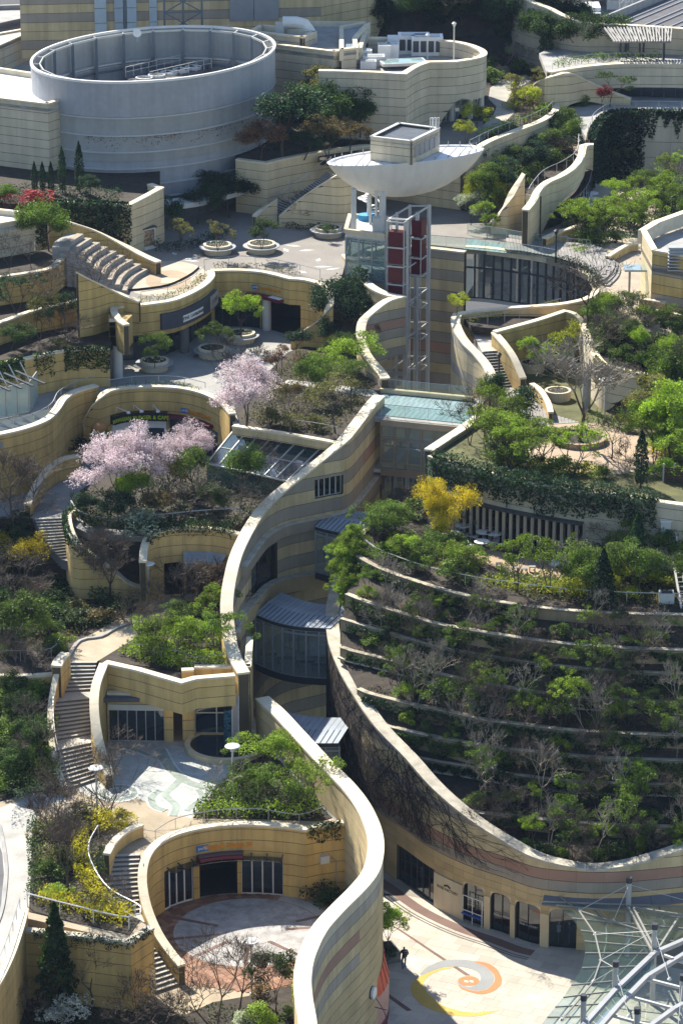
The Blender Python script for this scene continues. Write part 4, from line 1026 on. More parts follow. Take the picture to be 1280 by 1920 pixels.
B().box(tuple(P(428,1405, L4) + Vector((0,0,1.75))),(0.62,0.12,2.7),0.3).make("glass_panel",stone("blue_patterned_glass",(0.05,0.12,0.16), stain=0.9, scale=5, piece=False, rough=0.15), st)
B().box(tuple(P(428,1405, L4) + Vector((0.30,0.09,1.75))),(0.10,0.14,2.8),0.3).make("frame",OFFW, st)
wall("flank_wall","curved yellow flank wall descending beside the long straight steps",[(205,1452,10.7, L4),(199,1432,11.2, L4),(185,1385,12.6, L4),(177,1330,14.0, L4),(180,1285,14.9, L4),(195,1243,15.5, L4)], 0.55, mats=(YEL,), plen=3.5, z0=L4)
wall("garden_parapet","low yellow parapet edging the garden above the entrance block",[(197,1240,15.5,13.0),(260,1254,15.5,13.0),(340,1277,15.5,13.0, 'c'),(366,1270,15.4,13),(440,1264,15.4,13.0)], 0.5, mats=(YEL,), plen=3.5, z0=L4, smooth=False)
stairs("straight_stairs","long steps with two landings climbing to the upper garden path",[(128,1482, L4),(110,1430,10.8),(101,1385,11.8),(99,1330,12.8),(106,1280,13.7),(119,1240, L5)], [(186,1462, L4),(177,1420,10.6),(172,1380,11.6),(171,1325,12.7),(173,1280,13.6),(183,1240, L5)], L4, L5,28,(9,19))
wall("stair_kerb_wall","low yellow kerb wall on the planted side of the long steps",[(124,1482, L4 + .5, L4 - 1),(106,1430,11.2, L4 - 1),(97,1385,12.2, L4 - 1),(95,1330,13.2, L4 - 1),(102,1282,14.4, L4),(112,1243,15.5, L4),(124,1225,15.6, L4)], 0.3, mats=(YEL,), plen=4, z0=L4)
railing("stair_railing","grey handrail on the planted side of the long steps",[(130,1480, L4),(112,1430,10.8),(103,1385,11.8),(101,1330,12.8),(108,1280,13.7)], 0.95, STEEL, 2.2)
# sloping bed beside the steps
def slope(name, rows, mat):
 V, F = [], []; m = len(rows[0])
 for r in rows: V += [P(*p) for p in r]
 for i in range(len(rows) - 1):
  for j in range(m - 1): F.append((i * m + j, i * m + j + 1,(i + 1) * m + j + 1,(i + 1) * m + j))
 return structure(mesh(name, V, F, mat))
slope("planted_slope",[[(-140,1500, L4 + .1),(0,1500, L4 + .1),(60,1485, L4 + .1),(118,1480, L4 + .2)], [(-140,1430,11),(0,1420,11),(60,1410,10.8),(106,1420,10.9)], [(-140,1340,12.2),(0,1330,12.2),(60,1330,12.4),(97,1330,12.7)], [(-140,1290,12.8),(0,1290,12.8),(60,1292,13.2),(100,1285,13.6)]], SOIL)
wall("terrace_wall","straight yellow retaining wall behind the sloping shrub bed",[(-60,1262,14.6,11.5),(30,1266,14.6,11.5),(104,1262,14.6,11.5)], 0.4, mats=(YEL,), plen=4, z0=L4)

# ================================================================ upper canyon wall on the garden side
UW = Line([(457,1261,15.5),(441,1232,15.8),(431,1195,16.4),(425,1135,17.7),(433,1075,19.0),(450,1022,20.0),(486,960,20.6),(525,920,21.4),(570,885,22.5),(620,844,23.9),(645,822,24.6),(672,788,24.8),(698,754,24.9),(712,741,24.9)], 0.0)
root = thing("banded_wall","tall banded canyon wall with pale coping sweeping up from entrance block to glass bridge","wall",UW.at(20)[0][:2] + (0,))
uwh = [(UW.near(P(460,1002,20.2)), UW.near(P(512,932,21.1)),14.2,17.4),(UW.near(P(585,873,22.9)), UW.near(P(636,830,24.4)),20.2,21.8)]
NU = None
def pick_uw(k, i, sd):
 if sd == "L": return YEL if k > 12 else None
 if k in (4,7) and 4 < i < 10: return PINKST
 if k == 20 and 16 <= i <= 17: return PINKST
 return GREYST if k % 2 == 0 else BEIGE
clad(root, UW, 0.85,(BEIGE,), course=1.05, plen=2.1, z0=0.0, holes=uwh, cope=COPE, cl=1.5, pick=pick_uw)
for j, h in enumerate(uwh):
 recess(root, UW, h, 1.4,"R",MIDIN,"window_niche")
 pts = [UW.off(h[0] + (h[1] - h[0]) * i / 6,-0.1) for i in range(7)]
 glazing(root, pts, h[2], h[3], 5 if j else 2, OFFW if j else STEELD, GLASSD, 0.08)
def ledge(pts, out, t, mat=COPEG, name="stone_ledge"):
 V, F = [], []
 for i in range(25):
  f = i / 24; s = pts[0][0] + (pts[-1][0] - pts[0][0]) * f
  for (a, za),(b, zb) in zip(pts, pts[1:]):
   if a <= s <= b + 1e-6: z = za + (zb - za) * (s - a) / (b - a); break
  for o, dz in ((-0.40,-t),(-0.42 - out, -t),(-0.42 - out, 0),(-0.40,0)): p = UW.off(s, o); V.append((p.x, p.y, z + dz))
 for i in range(24):
  for k in range(4): F.append((i * 4 + k, i * 4 + 4 + k, i * 4 + 4 + (k + 1) % 4, i * 4 + (k + 1) % 4))
 F += [(0,1,2,3),(99,98,97,96)]
 mesh(name, V, F, mat, root)
sA, sB, sC, sE = UW.near(P(440,1050,19.4)), UW.near(P(615,848,23.7)), UW.near(P(640,826,24.5)), UW.len - 0.1
ledge([(sA, 18.9),(sB, 18.6),(sC, 18.8),(sE, 18.9)], 0.45,0.9, GREYST); ledge([(sA, 18.92),(sB, 18.62),(sC, 18.82),(sE, 18.92)], 0.50,0.06)
sD, sF = UW.near(P(427,1150,17.4)), UW.near(P(600,861,23.3))
ledge([(sD, 15.8),(sF, 13.9)], 0.55,1.3, BLOCK); ledge([(sD, 15.84),(sF, 13.94)], 0.62,0.08)
# ================================================================ glazed bridges across the canyon
ROOFM = stone("lead_grey_roof",(0.33,0.37,0.42), rough=0.5, stain=0.2, piece=True, var=0.06, metal=0.2)
FLOORI = flat("pale_interior_floor",(0.55,0.56,0.54),0.5)
def bridge(label, fl, fr, z, h, n, bow, depth=4.2, seams=16, name="glazed_bridge",roofdrop=0.22):
 a, b = P(*fl, z), P(*fr, z); root = thing(name, label,"bridge",a.lerp(b, 0.5))
 d = b - a; nrm = Vector((d.y, -d.x, 0)).normalized()
 if nrm.y > 0: nrm = -nrm
 f = [a.lerp(b, i / n) + nrm * bow * math.sin(math.pi * i / n) for i in range(n + 1)]; k = [p - nrm * depth for p in f]
 fine = lambda q, o, zz: [Vector((p.x, p.y, zz)) + nrm * o for p in q]
 def band(o, z0, z1, nm, m, o2=None):
  V, F = [], []; o2 = o if o2 is None else o2
  for p in f: V += [(p.x + nrm.x * o, p.y + nrm.y * o, z0),(p.x + nrm.x * o2, p.y + nrm.y * o2, z1)]
  for i in range(n): F.append((2 * i, 2 * i + 2,2 * i + 3,2 * i + 1))
  return mesh(nm, V, F, m, root)
 sl = B().prism([tuple(p)[:2] for p in f] + [tuple(p)[:2] for p in reversed(k)], z - 0.5, z - 0.02) if area2(f + k[::-1]) > 0 else B().prism([tuple(p)[:2] for p in k] + [tuple(p)[:2] for p in reversed(f)], z - 0.5, z - 0.02)
 sl.make("floor_slab",FLOORI, root)
 glazing(root, f, z, z + h, n, STEEL, GLASS, 0.12,(z + h - .35,),0.16); glazing(root, k, z, z + h, n, STEELD, GLASS, 0.10)
 band(0.12, z + h, z + h + 0.35,"fascia",STEELD)
 band(0.14, z - 0.55, z + 0.0,"edge_beam",STEELD)
 # standing-seam roof, sheet by sheet
 for i in range(seams):
  for j, (o0, o1, z0, z1) in enumerate(((0.2,-depth * 0.45, h + 0.36, h + 0.36 + roofdrop),(-depth * 0.45,-depth, h + 0.36 + roofdrop, h + 0.36 + roofdrop * 1.3))):
   q = []
   for t, o, zz in ((i / seams, o0, z0),((i + 1) / seams - 0.004, o0, z0),((i + 1) / seams - 0.004, o1, z1),(i / seams, o1, z1)):
    p = a.lerp(b, t) + nrm * (bow * math.sin(math.pi * t) + o); q.append(Vector((p.x, p.y, z + zz)))
   V = q + [v - Vector((0,0,0.05)) for v in q]
   mesh("roof_sheet",V, [(0,1,2,3),(7,6,5,4),(0,4,5,1),(1,5,6,2),(2,6,7,3),(3,7,4,0)], ROOFM, root)
  p, q2 = a.lerp(b, i / seams), nrm * bow * math.sin(math.pi * i / seams)
  B().bar(p + q2 + nrm * 0.2 + Vector((0,0, h + 0.38)), p + q2 - nrm * depth * 0.45 + Vector((0,0, h + 0.38 + roofdrop)),0.03,0.04).make("roof_seam",STEELD, root)
 return root, f, k
r1, f1, k1 = bridge("middle glazed bridge with lead roof across the canyon",(480,1243),(622,1272), L4,3.9,7,0.9)
for i, t in enumerate((0.15,0.4,0.65,0.85)):
 p = f1[0].lerp(f1[-1], t) - Vector((0,-1.2,0)); w = thing("bench",["first","second","third","fourth"][i] + " dark bench from the banded wall inside the middle glazed bridge","bench",p,"benches inside the glazed bridge")
 B().box((p.x, p.y, L4 + 0.45),(1.5,0.4,0.08)).make("seat",BLACKP, w)
 for e in (-0.6,0.6): B().box((p.x + e, p.y, L4 + 0.2),(0.08,0.36,0.40)).make("leg",BLACKP, w)
bridge("lowest glazed bridge with lead roof behind the serpentine wall tip",(470,1460),(636,1482), L3,3.6,7,0.8)
bridge("upper glazed bridge with lead roof near the terrace tip",(592,1072),(690,1088), L5,3.6,4,0.4,4.2,12)
# ---------------------------------------------------------------- wide glass bridge with a deck on its roof
db = thing("deck_bridge","wide glass bridge with a railed glass deck on top","bridge",P(790,890, L6))
a, b = P(714,887, L6), P(890,905, L6)
glazing(db, [a, b], L6 + 0.4, L7 - 0.6,7, flat("bronze_frame",(0.27,0.225,0.17),0.4,0.2), GLASS, 0.13,(L6 + 1.0, L6 + 3.0),0.16)
B().bar(a + Vector((0,0.1,0.15)), b + Vector((0,0.1,0.15)),0.35,0.6).make("bottom_beam",MATS["bronze_frame"], db)
B().bar(a + Vector((0,0.1,4.45)), b + Vector((0,0.1,4.45)),0.5,0.5).make("cornice",GREYST, db)
for z_, h_ in ((3.75,1.1),(.75,.5),(3.05,.2)): B().bar(a + Vector((0,.16, z_)), b + Vector((0,.16, z_)),.06, h_).make("pale_spandrel",PALE, db)
B().bar(a + Vector((0,3.2,0.15)), b + Vector((0,3.2,0.15)),6.0,0.3).make("floor_slab",FLOORI, db)
B().bar(a + Vector((0,4.1,4.55)), b + Vector((0,4.1,4.55)),7.6,0.36).make("roof_slab",CONC, db)
glazing(db, [a + Vector((0,6.2,0)), b + Vector((0,6.2,0))], L6 + 0.4, L7 - 0.6,9, STEELD, GLASS, 0.10)
glazing(db, [a + Vector((0,1.0,0)), b + Vector((0,1.0,0))], L5 + 0.3, L6 - 0.3,8, STEELD, GLASSD, 0.10)
B().bar(a + Vector((0,6,-5.0)), b + Vector((0,6,-5.0)),9.0,0.3).make("lower_floor_slab",CONCD, db)
DECKG = stone("glass_block_deck",(0.24,0.33,0.335), rough=0.3, stain=0.15, piece=True, var=0.10)
for i in range(18):
 for j in range(3):
  p = a.lerp(b, (i + 0.5) / 18) + Vector((0,0.9 + j * 2.2 + 1.0,4.76)); B().box(tuple(p),((b - a).length / 18 - .03,2.1,0.05), math.atan2((b - a).y, (b - a).x)).make("deck_panel",DECKG, db)
for o, lab in ((0.3,"near"),(7.4,"far")):
 p, q = a + Vector((0, o, L7 - L6)), b + Vector((0, o, L7 - L6))
 railing("deck_railing",f"glass railing on the {lab} edge of the glass bridge deck",[p, p.lerp(q, 0.5), q], 1.1, STEEL, 2.0,0.03,(), GLASSC, True)
B().bar(a + Vector((0,7.0,5.0)), b + Vector((0,7.0,5.0)),0.4,0.35).make("pale_kerb",CREAM, db)
# ================================================================ round light well beyond the bridge
V1 = Line([(648,476,29.2,24),(656,487,29.2,24),(672,512,29.2,24),(692,533,29.2,24),(720,549,29.2,24),(747,555,29.2,24,'c'),(722,564,29.0,23.8),(697,583,28.4,23.4),(681,599,27.8,23.2),(676,620,27.2,23),(680,648,26.4,23),(690,668,25.9,23),(704,685,25.5,23),(716,699,25.3,22),(722,709,25.2,22)])
def pick_v1(k, i, sd):
 if k in (4,): return PINKST
 return GREYST if k % 2 else BEIGE
wall("light_well_wall","banded pointed wall jutting into the round light well",V1,0.7, course=0.86, plen=2.4, z0=23.0, pick=pick_v1)
V2 = Line([(690,470,28.9,0),(720,462,28.9,0),(745,459,28.9,0),(800,463,28.9,0),(872,471,28.9,0)])
def pick_v2(k, i, sd): return [GREYST, BLOCK, GREYST, PINKST][k % 4] if k < 20 else [GREYST, BEIGE][k % 2]
wall("shaft_wall","deep banded back wall of the round light well behind the lift tower",V2,0.6, course=1.0, plen=1.8, z0=0.0, pick=pick_v2)
V3p = [(872,471),(915,474),(960,480),(1010,487),(1050,496),(1085,508),(1105,522),(1116,538)]
gw = thing("curved_curtain_wall","tall curved glass wall of the lounge facing the round light well","curtain wall",P(960,480, L8) - Vector((0,0,5)))
g3 = px(V3p, 28.4); dense = [Vector(q) for q in catmull([tuple(p) for p in g3], 1.2)]
glazing(gw, dense, L7,28.3,20, STEELD, GLASS, 0.14,(L7 + 2.9,),0.2)
ln = Line.world([(p.x, p.y, 28.9, L7) for p in dense], 0.8)
s_ = 1 if ln.off(5,1).y > ln.off(5,0).y else -1
r = strip(ln, 0, ln.len, s_ * 5.5,-s_ * 0.15, lambda d: L7 - 0.3, lambda d: L7); mesh("floor_slab",r[0], r[1], FLOORI, gw)
r = strip(ln, 0, ln.len, s_ * 5.4, s_ * 5.5, lambda d: L7, lambda d: 28.3); mesh("back_wall",r[0], r[1], flat("lounge_wall",(0.30,0.25,0.17)), gw)
r = strip(ln, 0, ln.len, s_ * 0.4,-s_ * 0.3, lambda d: 28.3, lambda d: 28.9); mesh("coping_band",r[0], r[1], COPE, gw)
for i in range(5):
 p = ln.off(2.5 + i * 3.4, s_ * (2.0 + (i % 2) * 1.2)); w = thing("lounge_sofa",["first","second","third","fourth","fifth"][i] + " dark sofa from the shaft wall behind the curved glass","sofa",(p.x, p.y, L7),"lounge sofas")
 B().box((p.x, p.y, L7 + 0.25),(1.7,0.8,0.5)).make("seat",BLACKP, w); B().box((p.x, p.y + 0.35, L7 + 0.6),(1.7,0.2,0.8)).make("backrest",BLACKP, w)
V4 = Line([(1117,540,29.0,26),(1112,550,28.9,26),(1095,560,28.7,26),(1050,569,28.4,26),(1000,573,28.2,26),(940,577,28.0,25.5),(885,583,27.9,25),(858,587,27.8,24)])
wall("light_well_parapet","curved pale parapet closing the near side of the round light well",V4,0.5, mats=(BEIGE,), course=0.86, plen=3, z0=24.0)
V5 = Line([(858,587,27.8,14),(853,600,27.6,14),(860,622,27.2,14),(876,645,26.7,14),(899,668,26.2,14),(917,694,25.7,14),(924,725,25.2,14)])
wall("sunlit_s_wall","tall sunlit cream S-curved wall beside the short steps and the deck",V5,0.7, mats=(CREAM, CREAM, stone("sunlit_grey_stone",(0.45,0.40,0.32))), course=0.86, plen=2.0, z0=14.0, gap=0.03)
V6 = Line([(803,843,24.5,14),(835,822,24.5,14),(870,799,24.5,14),(912,768,24.5,14)])
wall("plaza_edge_wall","short pale coped wall rising to the deck beside the planted plaza",V6,0.7, mats=(BEIGE, GREYST), course=0.86, plen=3, z0=14.0)
# lift shaft floor and court below are the plaza slab; landing terraces beside the well
stairs("short_stairs","short flight of pale steps beside the S-curved wall",[(936,729, L7),(920,694,25.2),(905,658,26.4)], [(973,724, L7),(957,690,25.2),(938,656,26.4)], L7,26.4,13)
wall("stair_side_wall","yellow side wall of the short pale steps",[(926,622,27.7,24),(946,645,27.3,24),(963,670,26.6,24),(980,708,25.4,24)], 0.5, mats=(YEL,), course=0.86, plen=3, z0=24)
slab("stair_landing",px([(880,612),(926,618),(940,656),(903,660)], 26.4),26.4,0.5, CONCL)
wall("ramp_wall","yellow wall under the planted ramp above the tree ring plaza",[(926,621,27.8,23.9),(960,612,27.9,23.9),(1010,598,28.0,23.9),(1058,582,28.2,23.9, 'c'),(1078,588,28,23.9),(1092,604,27.4,23.9)], 0.45, mats=(YEL,), course=0.86, plen=3, z0=24)
slab("planted_ramp_bed",px([(862,592),(940,580),(1060,573),(1110,560),(1120,566),(1060,588),(930,616),(885,612)], 27.3),27.3,0.5, SOIL)
hedge("bright clipped hedge strip on the ramp below the light well parapet",[(878,606,27.3),(930,596,27.3),(1000,584,27.3),(1040,572,27.3)], 1.0,0.5, G_YEL, 90,0.14, seed=4)
railing("ramp_railing","thin railing in front of the ramp hedge",[(880,614,27.3),(940,606,27.3),(1000,592,27.3),(1050,578,27.3)], 0.9)

# ================================================================ level 5 garden and path
TAN2 = stone("tan_gravel_path",(0.40,0.33,0.235), stain=0.2, scale=0.8, piece=False)
uw5 = [tuple(UW.off(t, 0))[:2] for t in UW.S if t < UW.near(P(486,960,20.6))]
poly5 = [tuple(p)[:2] for p in px([(-140,1266),(104,1262),(119,1238),(183,1238),(200,1246),(340,1286),(366,1280),(455,1272)], L5)] + uw5 + [tuple(p)[:2] for p in px([(520,1000),(-140,1000)], L5)]
lev5 = slab("level_five_garden",poly5, L5,0.5, SOIL)
pth = px([(119,1240),(183,1240),(240,1205),(300,1160),(330,1130),(450,1118),(450,1090),(290,1098),(240,1150),(180,1185),(140,1205)], L5)
q_ = [tuple(p)[:2] for p in pth]; structure(B().prism(q_ if area2(q_) > 0 else q_[::-1], L5 - 0.1, L5 + 0.01).make("garden_path",TAN2))
kl = Line([(128,1232, L5 + .15, L5),(150,1200, L5 + .15, L5),(190,1192, L5 + .15, L5),(215,1178, L5 + .15, L5),(250,1165, L5 + .15, L5)])
r = strip(kl, 0, kl.len, -0.12,0.12, lambda d: L5, lambda d: L5 + 0.16); structure(mesh("path_kerb",r[0], r[1], CONC))
wall("stair_head_parapet","stubby yellow parapet at the head of the long steps",[(106,1248,15.6,13),(112,1236,15.7,13),(124,1223,15.7,13)], 0.7, plen=3, z0=L4)
railing("garden_railing","thin grey railing at the edge of the garden above the entrance block",[(240,1228, L5),(290,1236, L5),(345,1246, L5),(362,1254, L5),(440,1248, L5)], 1.0, STEEL, 2.4,0.03,(0.5,))
railing("lawn_railing","thin grey railing across the lawn beside the stair head",[(-20,1242, L5),(50,1240, L5),(98,1236, L5),(114,1215, L5)], 0.9, STEEL, 2.6)
# shops of level 5 under the cherry garden
S5 = Line([(268,1052,18.6,L5),(272,1020,19.3,L5),(285,1000,19.8,L5),(320,990,20.0,L5),(360,988,20.0,L5),(410,991,20.0,L5),(450,1000,20.0,L5)])
sd5 = "R" if (S5.off(5,-1) - S5.off(5,1)).y < 0 else "L"; g5 = 1 if sd5 == "L" else -1
h5 = [opening(S5, P(299,1110, L5), P(341,1106, L5), L5 + 0.1, L5 + 2.8), opening(S5, P(349,1106, L5), P(446,1108, L5), L5, L5 + 2.5)]
root, _, _ = wall("shop_wall","curved yellow shop wall with dark poster window under the cherry garden",S5,0.5, mats=(YEL,), plen=3, z0=L5, holes=h5)
for i, h in enumerate(h5):
 recess(root, S5, h, 3, sd5, flat("poster_red",(0.10,0.02,0.025)) if i == 0 else DARKIN)
 glazing(root, [S5.off(h[0] + (h[1] - h[0]) * k / 4, g5 * 0.1) for k in range(5)], h[2], h[3], 2 if i == 0 else 4, CREAM if i else BLACKP, GLASSD, 0.08)
sc = (h5[1][0] + h5[1][1]) / 2; d5 = 1 if S5.off(sc + .5,0).x > S5.off(sc, 0).x else -1
cn = thing("shop_canopy","small slate canopy over the level five entrance","canopy",S5.off(sc, g5 * 0.3, L5 + 2.5))
for i in range(10):
 a, b = h5[1][0] - 0.2 + (h5[1][1] - h5[1][0] + 0.4) * i / 10, h5[1][0] - 0.2 + (h5[1][1] - h5[1][0] + 0.4) * (i + 0.96) / 10
 V = [S5.off(a, g5 * 0.3, L5 + 3.7), S5.off(b, g5 * 0.3, L5 + 3.7), S5.off(b, g5 * 1.1, L5 + 3.15), S5.off(a, g5 * 1.1, L5 + 3.15)]
 V += [v - Vector((0,0,0.06)) for v in V]; mesh("roof_sheet",V, [(0,1,2,3),(7,6,5,4),(0,4,5,1),(1,5,6,2),(2,6,7,3),(3,7,4,0)], ROOFM, cn)
r = strip(S5, h5[1][0] - 0.2, h5[1][1] + 0.2, g5 * 0.3, g5 * 1.12, lambda d: L5 + 2.5, lambda d: L5 + 3.10); mesh("sign_fascia",r[0], r[1], CREAM, cn)
sg5 = thing("shop_sign","blue plate and orange Shops and Diners 5F lettering on the slate canopy","sign",S5.off(sc, g5 * 1.2, L5 + 2.8))
parks_sign(sg5, S5, sc, g5, L5 + 2.8,"5F",0.56, d5,1.13)
pr = thing("projecting_sign","white script letter sign on a pole before the poster window","sign",P(344,1108, L5) + Vector((0,-0.8,0)))
q = P(344,1108, L5) + Vector((0,-0.8,0)); B().tube([q, q + Vector((0,0,3.0))], 0.04,6).make("pole",STEEL, pr)
text_mesh("B",1.0, WHITEP, pr, q + Vector((0,0,3.2)),(1,0,0),(0,0,1),0.05)
# stair from level 5 to level 6 along the garden's retaining wall
C6 = Line([(268,1100,15.4,L5),(240,1090,15.9,L5),(215,1068,16.8,L5),(185,1045,17.8,L5),(160,1028,18.6,L5),(140,1008,19.4,L5),(130,985,19.9,L5),(128,962,20.0,L5),(140,955,20.0,L5)])
wall("garden_retaining_wall","curved yellow retaining wall of the cherry garden along the narrow steps",C6,0.45, mats=(YEL,), plen=3.2, z0=L5)
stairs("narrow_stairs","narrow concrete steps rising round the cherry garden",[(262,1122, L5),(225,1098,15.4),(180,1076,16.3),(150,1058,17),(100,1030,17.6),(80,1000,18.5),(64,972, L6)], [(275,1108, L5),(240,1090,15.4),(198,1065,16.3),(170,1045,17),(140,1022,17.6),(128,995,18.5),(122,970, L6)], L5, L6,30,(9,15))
railing("narrow_stair_railing","grey railing beside the narrow steps",[(270,1132, L5),(225,1102,15.5),(175,1080,16.4)], 1.0, STEEL, 1.5)
# ================================================================ level 6: burger shop
poly6 = [tuple(p)[:2] for p in px([(60,972),(122,972),(135,985),(165,1000),(268,1005),(290,1004),(330,1000),(440,1006)], L6)] + [tuple(UW.off(t, 0))[:2] for t in UW.S if UW.near(P(450,1022,20)) < t < UW.near(P(660,800,24.7))] + [tuple(p)[:2] for p in px([(600,780),(-140,780),(-140,965),(0,968)], L6)]
lev6 = slab("level_six_floor",poly6, L6,0.5, stone("grey_plaza_paving",(0.26,0.255,0.24), stain=0.2, piece=False))
bedp = px([(140,955),(170,975),(268,982),(440,988),(500,940),(560,890),(480,870),(390,862),(280,868),(200,885),(150,920)], L6 + 0.5)
structure(B().prism([tuple(p)[:2] for p in (bedp if area2(bedp) > 0 else bedp[::-1])], L6 - 0.2, L6 + 0.5).make("cherry_garden_bed",SOIL))
railing("cherry_garden_railing","white curved railing at the edge of the cherry garden",[(134,952, L6 + .5),(150,972, L6 + .5),(185,982, L6 + .5),(230,986, L6 + .5),(300,978, L6 + .5),(380,970, L6 + .5),(450,966, L6 + .5)], 0.6, OFFW, 2.5,0.05)
H6 = Line([(164,836,20.0,L6),(160,812,20.9,L6),(161,790,22.0,L6),(171,768,23.2,L6),(185,745,24.4,L6),(203,732,24.7,L6),(228,726,24.7,L6),(270,723,24.7,L6),(320,724,24.7,L6),(357,729,24.7,L6),(388,738,24.7,L6),(418,754,24.7,L6),(436,775,24.7,L6)])
sd6 = "R" if (H6.off(12,-1) - H6.off(12,1)).y < 0 else "L"; g6 = 1 if sd6 == "L" else -1
fy6 = lambda x: 838
hh = [opening(H6, P(318,842, L6), P(415,868, L6), L6, L6 + 2.7)]
root, _, _ = wall("burger_shop_wall","curved ochre wall behind the burger shop front",H6,0.5, mats=(YEL2,), plen=3.4, z0=L6, holes=hh)
recess(root, H6, hh[0], 4, sd6, DARKIN); glazing(root, [H6.off(hh[0][0] + (hh[0][1] - hh[0][0]) * k / 6, g6 * 0.1) for k in range(7)], L6, L6 + 2.7,5, STEEL, GLASSD, 0.08)
bs0, bs1 = H6.near(P(197,846, L6)), H6.near(P(314,841, L6)); lo6, hi6 = min(bs0, bs1), max(bs0, bs1); d6 = 1 if bs1 > bs0 else -1
bf = thing("burger_shop_front","white panelled burger shop front with dark curved sign band","shop front",H6.off((lo6 + hi6) / 2, g6 * 0.4, L6))
for i in range(6):
 a, b = lo6 + (hi6 - lo6) * i / 6, lo6 + (hi6 - lo6) * (i + 0.985) / 6
 r = strip(H6, a, b, g6 * 0.26, g6 * 0.42, lambda d: L6, lambda d: L6 + 2.6); mesh("white_panel",r[0], r[1], WHITEP, bf)
a, b = (lo6 + (hi6 - lo6) * 0.68, lo6 + (hi6 - lo6) * 0.96) if d6 > 0 else (lo6 + (hi6 - lo6) * 0.04, lo6 + (hi6 - lo6) * 0.32)
r = strip(H6, a, b, g6 * 0.42, g6 * 0.46, lambda d: L6 + 0.9, lambda d: L6 + 1.9); mesh("order_window",r[0], r[1], flat("window_dark",(0.03,0.045,0.06),0.1), bf)
a, b = (a + 0.1, b + 0.12) if d6 > 0 else (a - 0.12, b - 0.1)
r = strip(H6, lo6 - 0.1, hi6 + 0.1, g6 * 0.26, g6 * 0.75, lambda d: L6 + 2.6, lambda d: L6 + 3.35); mesh("sign_band",r[0], r[1], flat("navy_black_sign",(0.012,0.014,0.022),0.3), bf)
text_mesh("HAWAIIAN BURGER & CAFE",0.46, flat("lime_lettering",(0.42,0.55,0.02),0.5), bf, 0,(1,0,0),(0,0,1),0.02, bend=along(H6,(lo6 + hi6) / 2,(g6 * 0.78, g6), L6 + 2.92, d6), bold=0.012, spacing=1.04)
for i in range(3):
 t = lo6 + (hi6 - lo6) * (0.12 + 0.33 * i); p = H6.off(t, g6 * 0.3, L6 + 3.6); e = H6.off(t + d6 * 0.6, g6 * 1.5, L6 + 3.75)
 w = thing("sign_lamp",["burger end","middle","far end"][i] + " white arm lamp over the burger shop sign","lamp",p,"sign lamps")
 B().tube([p, p + Vector((0,0,0.35)), e], 0.035,5).make("arm",WHITEP, w); B().lathe(tuple(e), [(0.05,0.08),(0.17,0.0),(0.17,-0.10),(0.05,-0.14)], 10).make("lamp_head",WHITEP, w)
bp = H6.off(H6.near(P(183,870, L6)), g6 * 0.75, L6 + 1.6); bg_ = thing("giant_burger","giant model hamburger fixed at the end of the burger shop front","sign",bp)
BUN = flat("bun",(0.35,0.17,0.05));
B().lathe(tuple(bp), [(0.60,0.95),(0.72,1.10),(0.68,1.35),(0.48,1.60),(0.2,1.72)], 20).make("bun_top",BUN, bg_, True)
B().lathe(tuple(bp), [(0.66,0.72),(0.86,0.80),(0.80,0.90),(0.6,0.95)], 14).make("lettuce",flat("lettuce",(0.05,0.22,0.06)), bg_)
B().lathe(tuple(bp), [(0.66,0.58),(0.74,0.62),(0.74,0.72),(0.6,0.74)], 16).make("cheese",flat("tomato",(0.45,0.10,0.05)), bg_)
B().lathe(tuple(bp), [(0.62,0.36),(0.74,0.42),(0.74,0.56),(0.6,0.6)], 16).make("patty",flat("patty",(0.06,0.022,0.012)), bg_)
B().lathe(tuple(bp), [(0.45,0.0),(0.64,0.08),(0.68,0.34),(0.6,0.38)], 20).make("bun_bottom",BUN, bg_, True)
B().tube([bp, bp - Vector((0,0,1.6))], 0.10,8).make("post",BLACKP, bg_)
aw6 = thing("entrance_awning","dark red awning bar beside the burger shop sign","awning",H6.off(hi6 + 1, g6 * 0.4, L6 + 2.9))
e0, e1 = sorted((hh[0][0], hh[0][1])); r = strip(H6, e0, e1 - 0.8, g6 * 0.26, g6 * 0.8, lambda d: L6 + 2.85, lambda d: L6 + 3.15); mesh("awning_bar",r[0], r[1], MAROON, aw6)
sg6 = thing("shop_sign","blue plate and orange Shops and Diners 6F lettering beside the burger shop","sign",H6.off((e0 + e1) / 2, g6 * 0.3, L6 + 3.6))
parks_sign(sg6, H6,(e0 + e1) / 2 - 0.3, g6, L6 + 3.6,"6F",0.56, d6)
um = P(392,845, L6); uu = thing("closed_parasol","closed white parasol before the level six entrance","parasol",um)
B().tube([um, um + Vector((0,0,2.7))], 0.04,6).make("pole",STEEL, uu); B().lathe(tuple(um), [(0.22,0.9),(0.26,1.2),(0.16,2.1),(0.03,2.65)], 10).make("canopy",WHITEP, uu); B().lathe(tuple(um), [(0.35,0.0),(0.35,0.12)], 12).make("base",CONCD, uu)
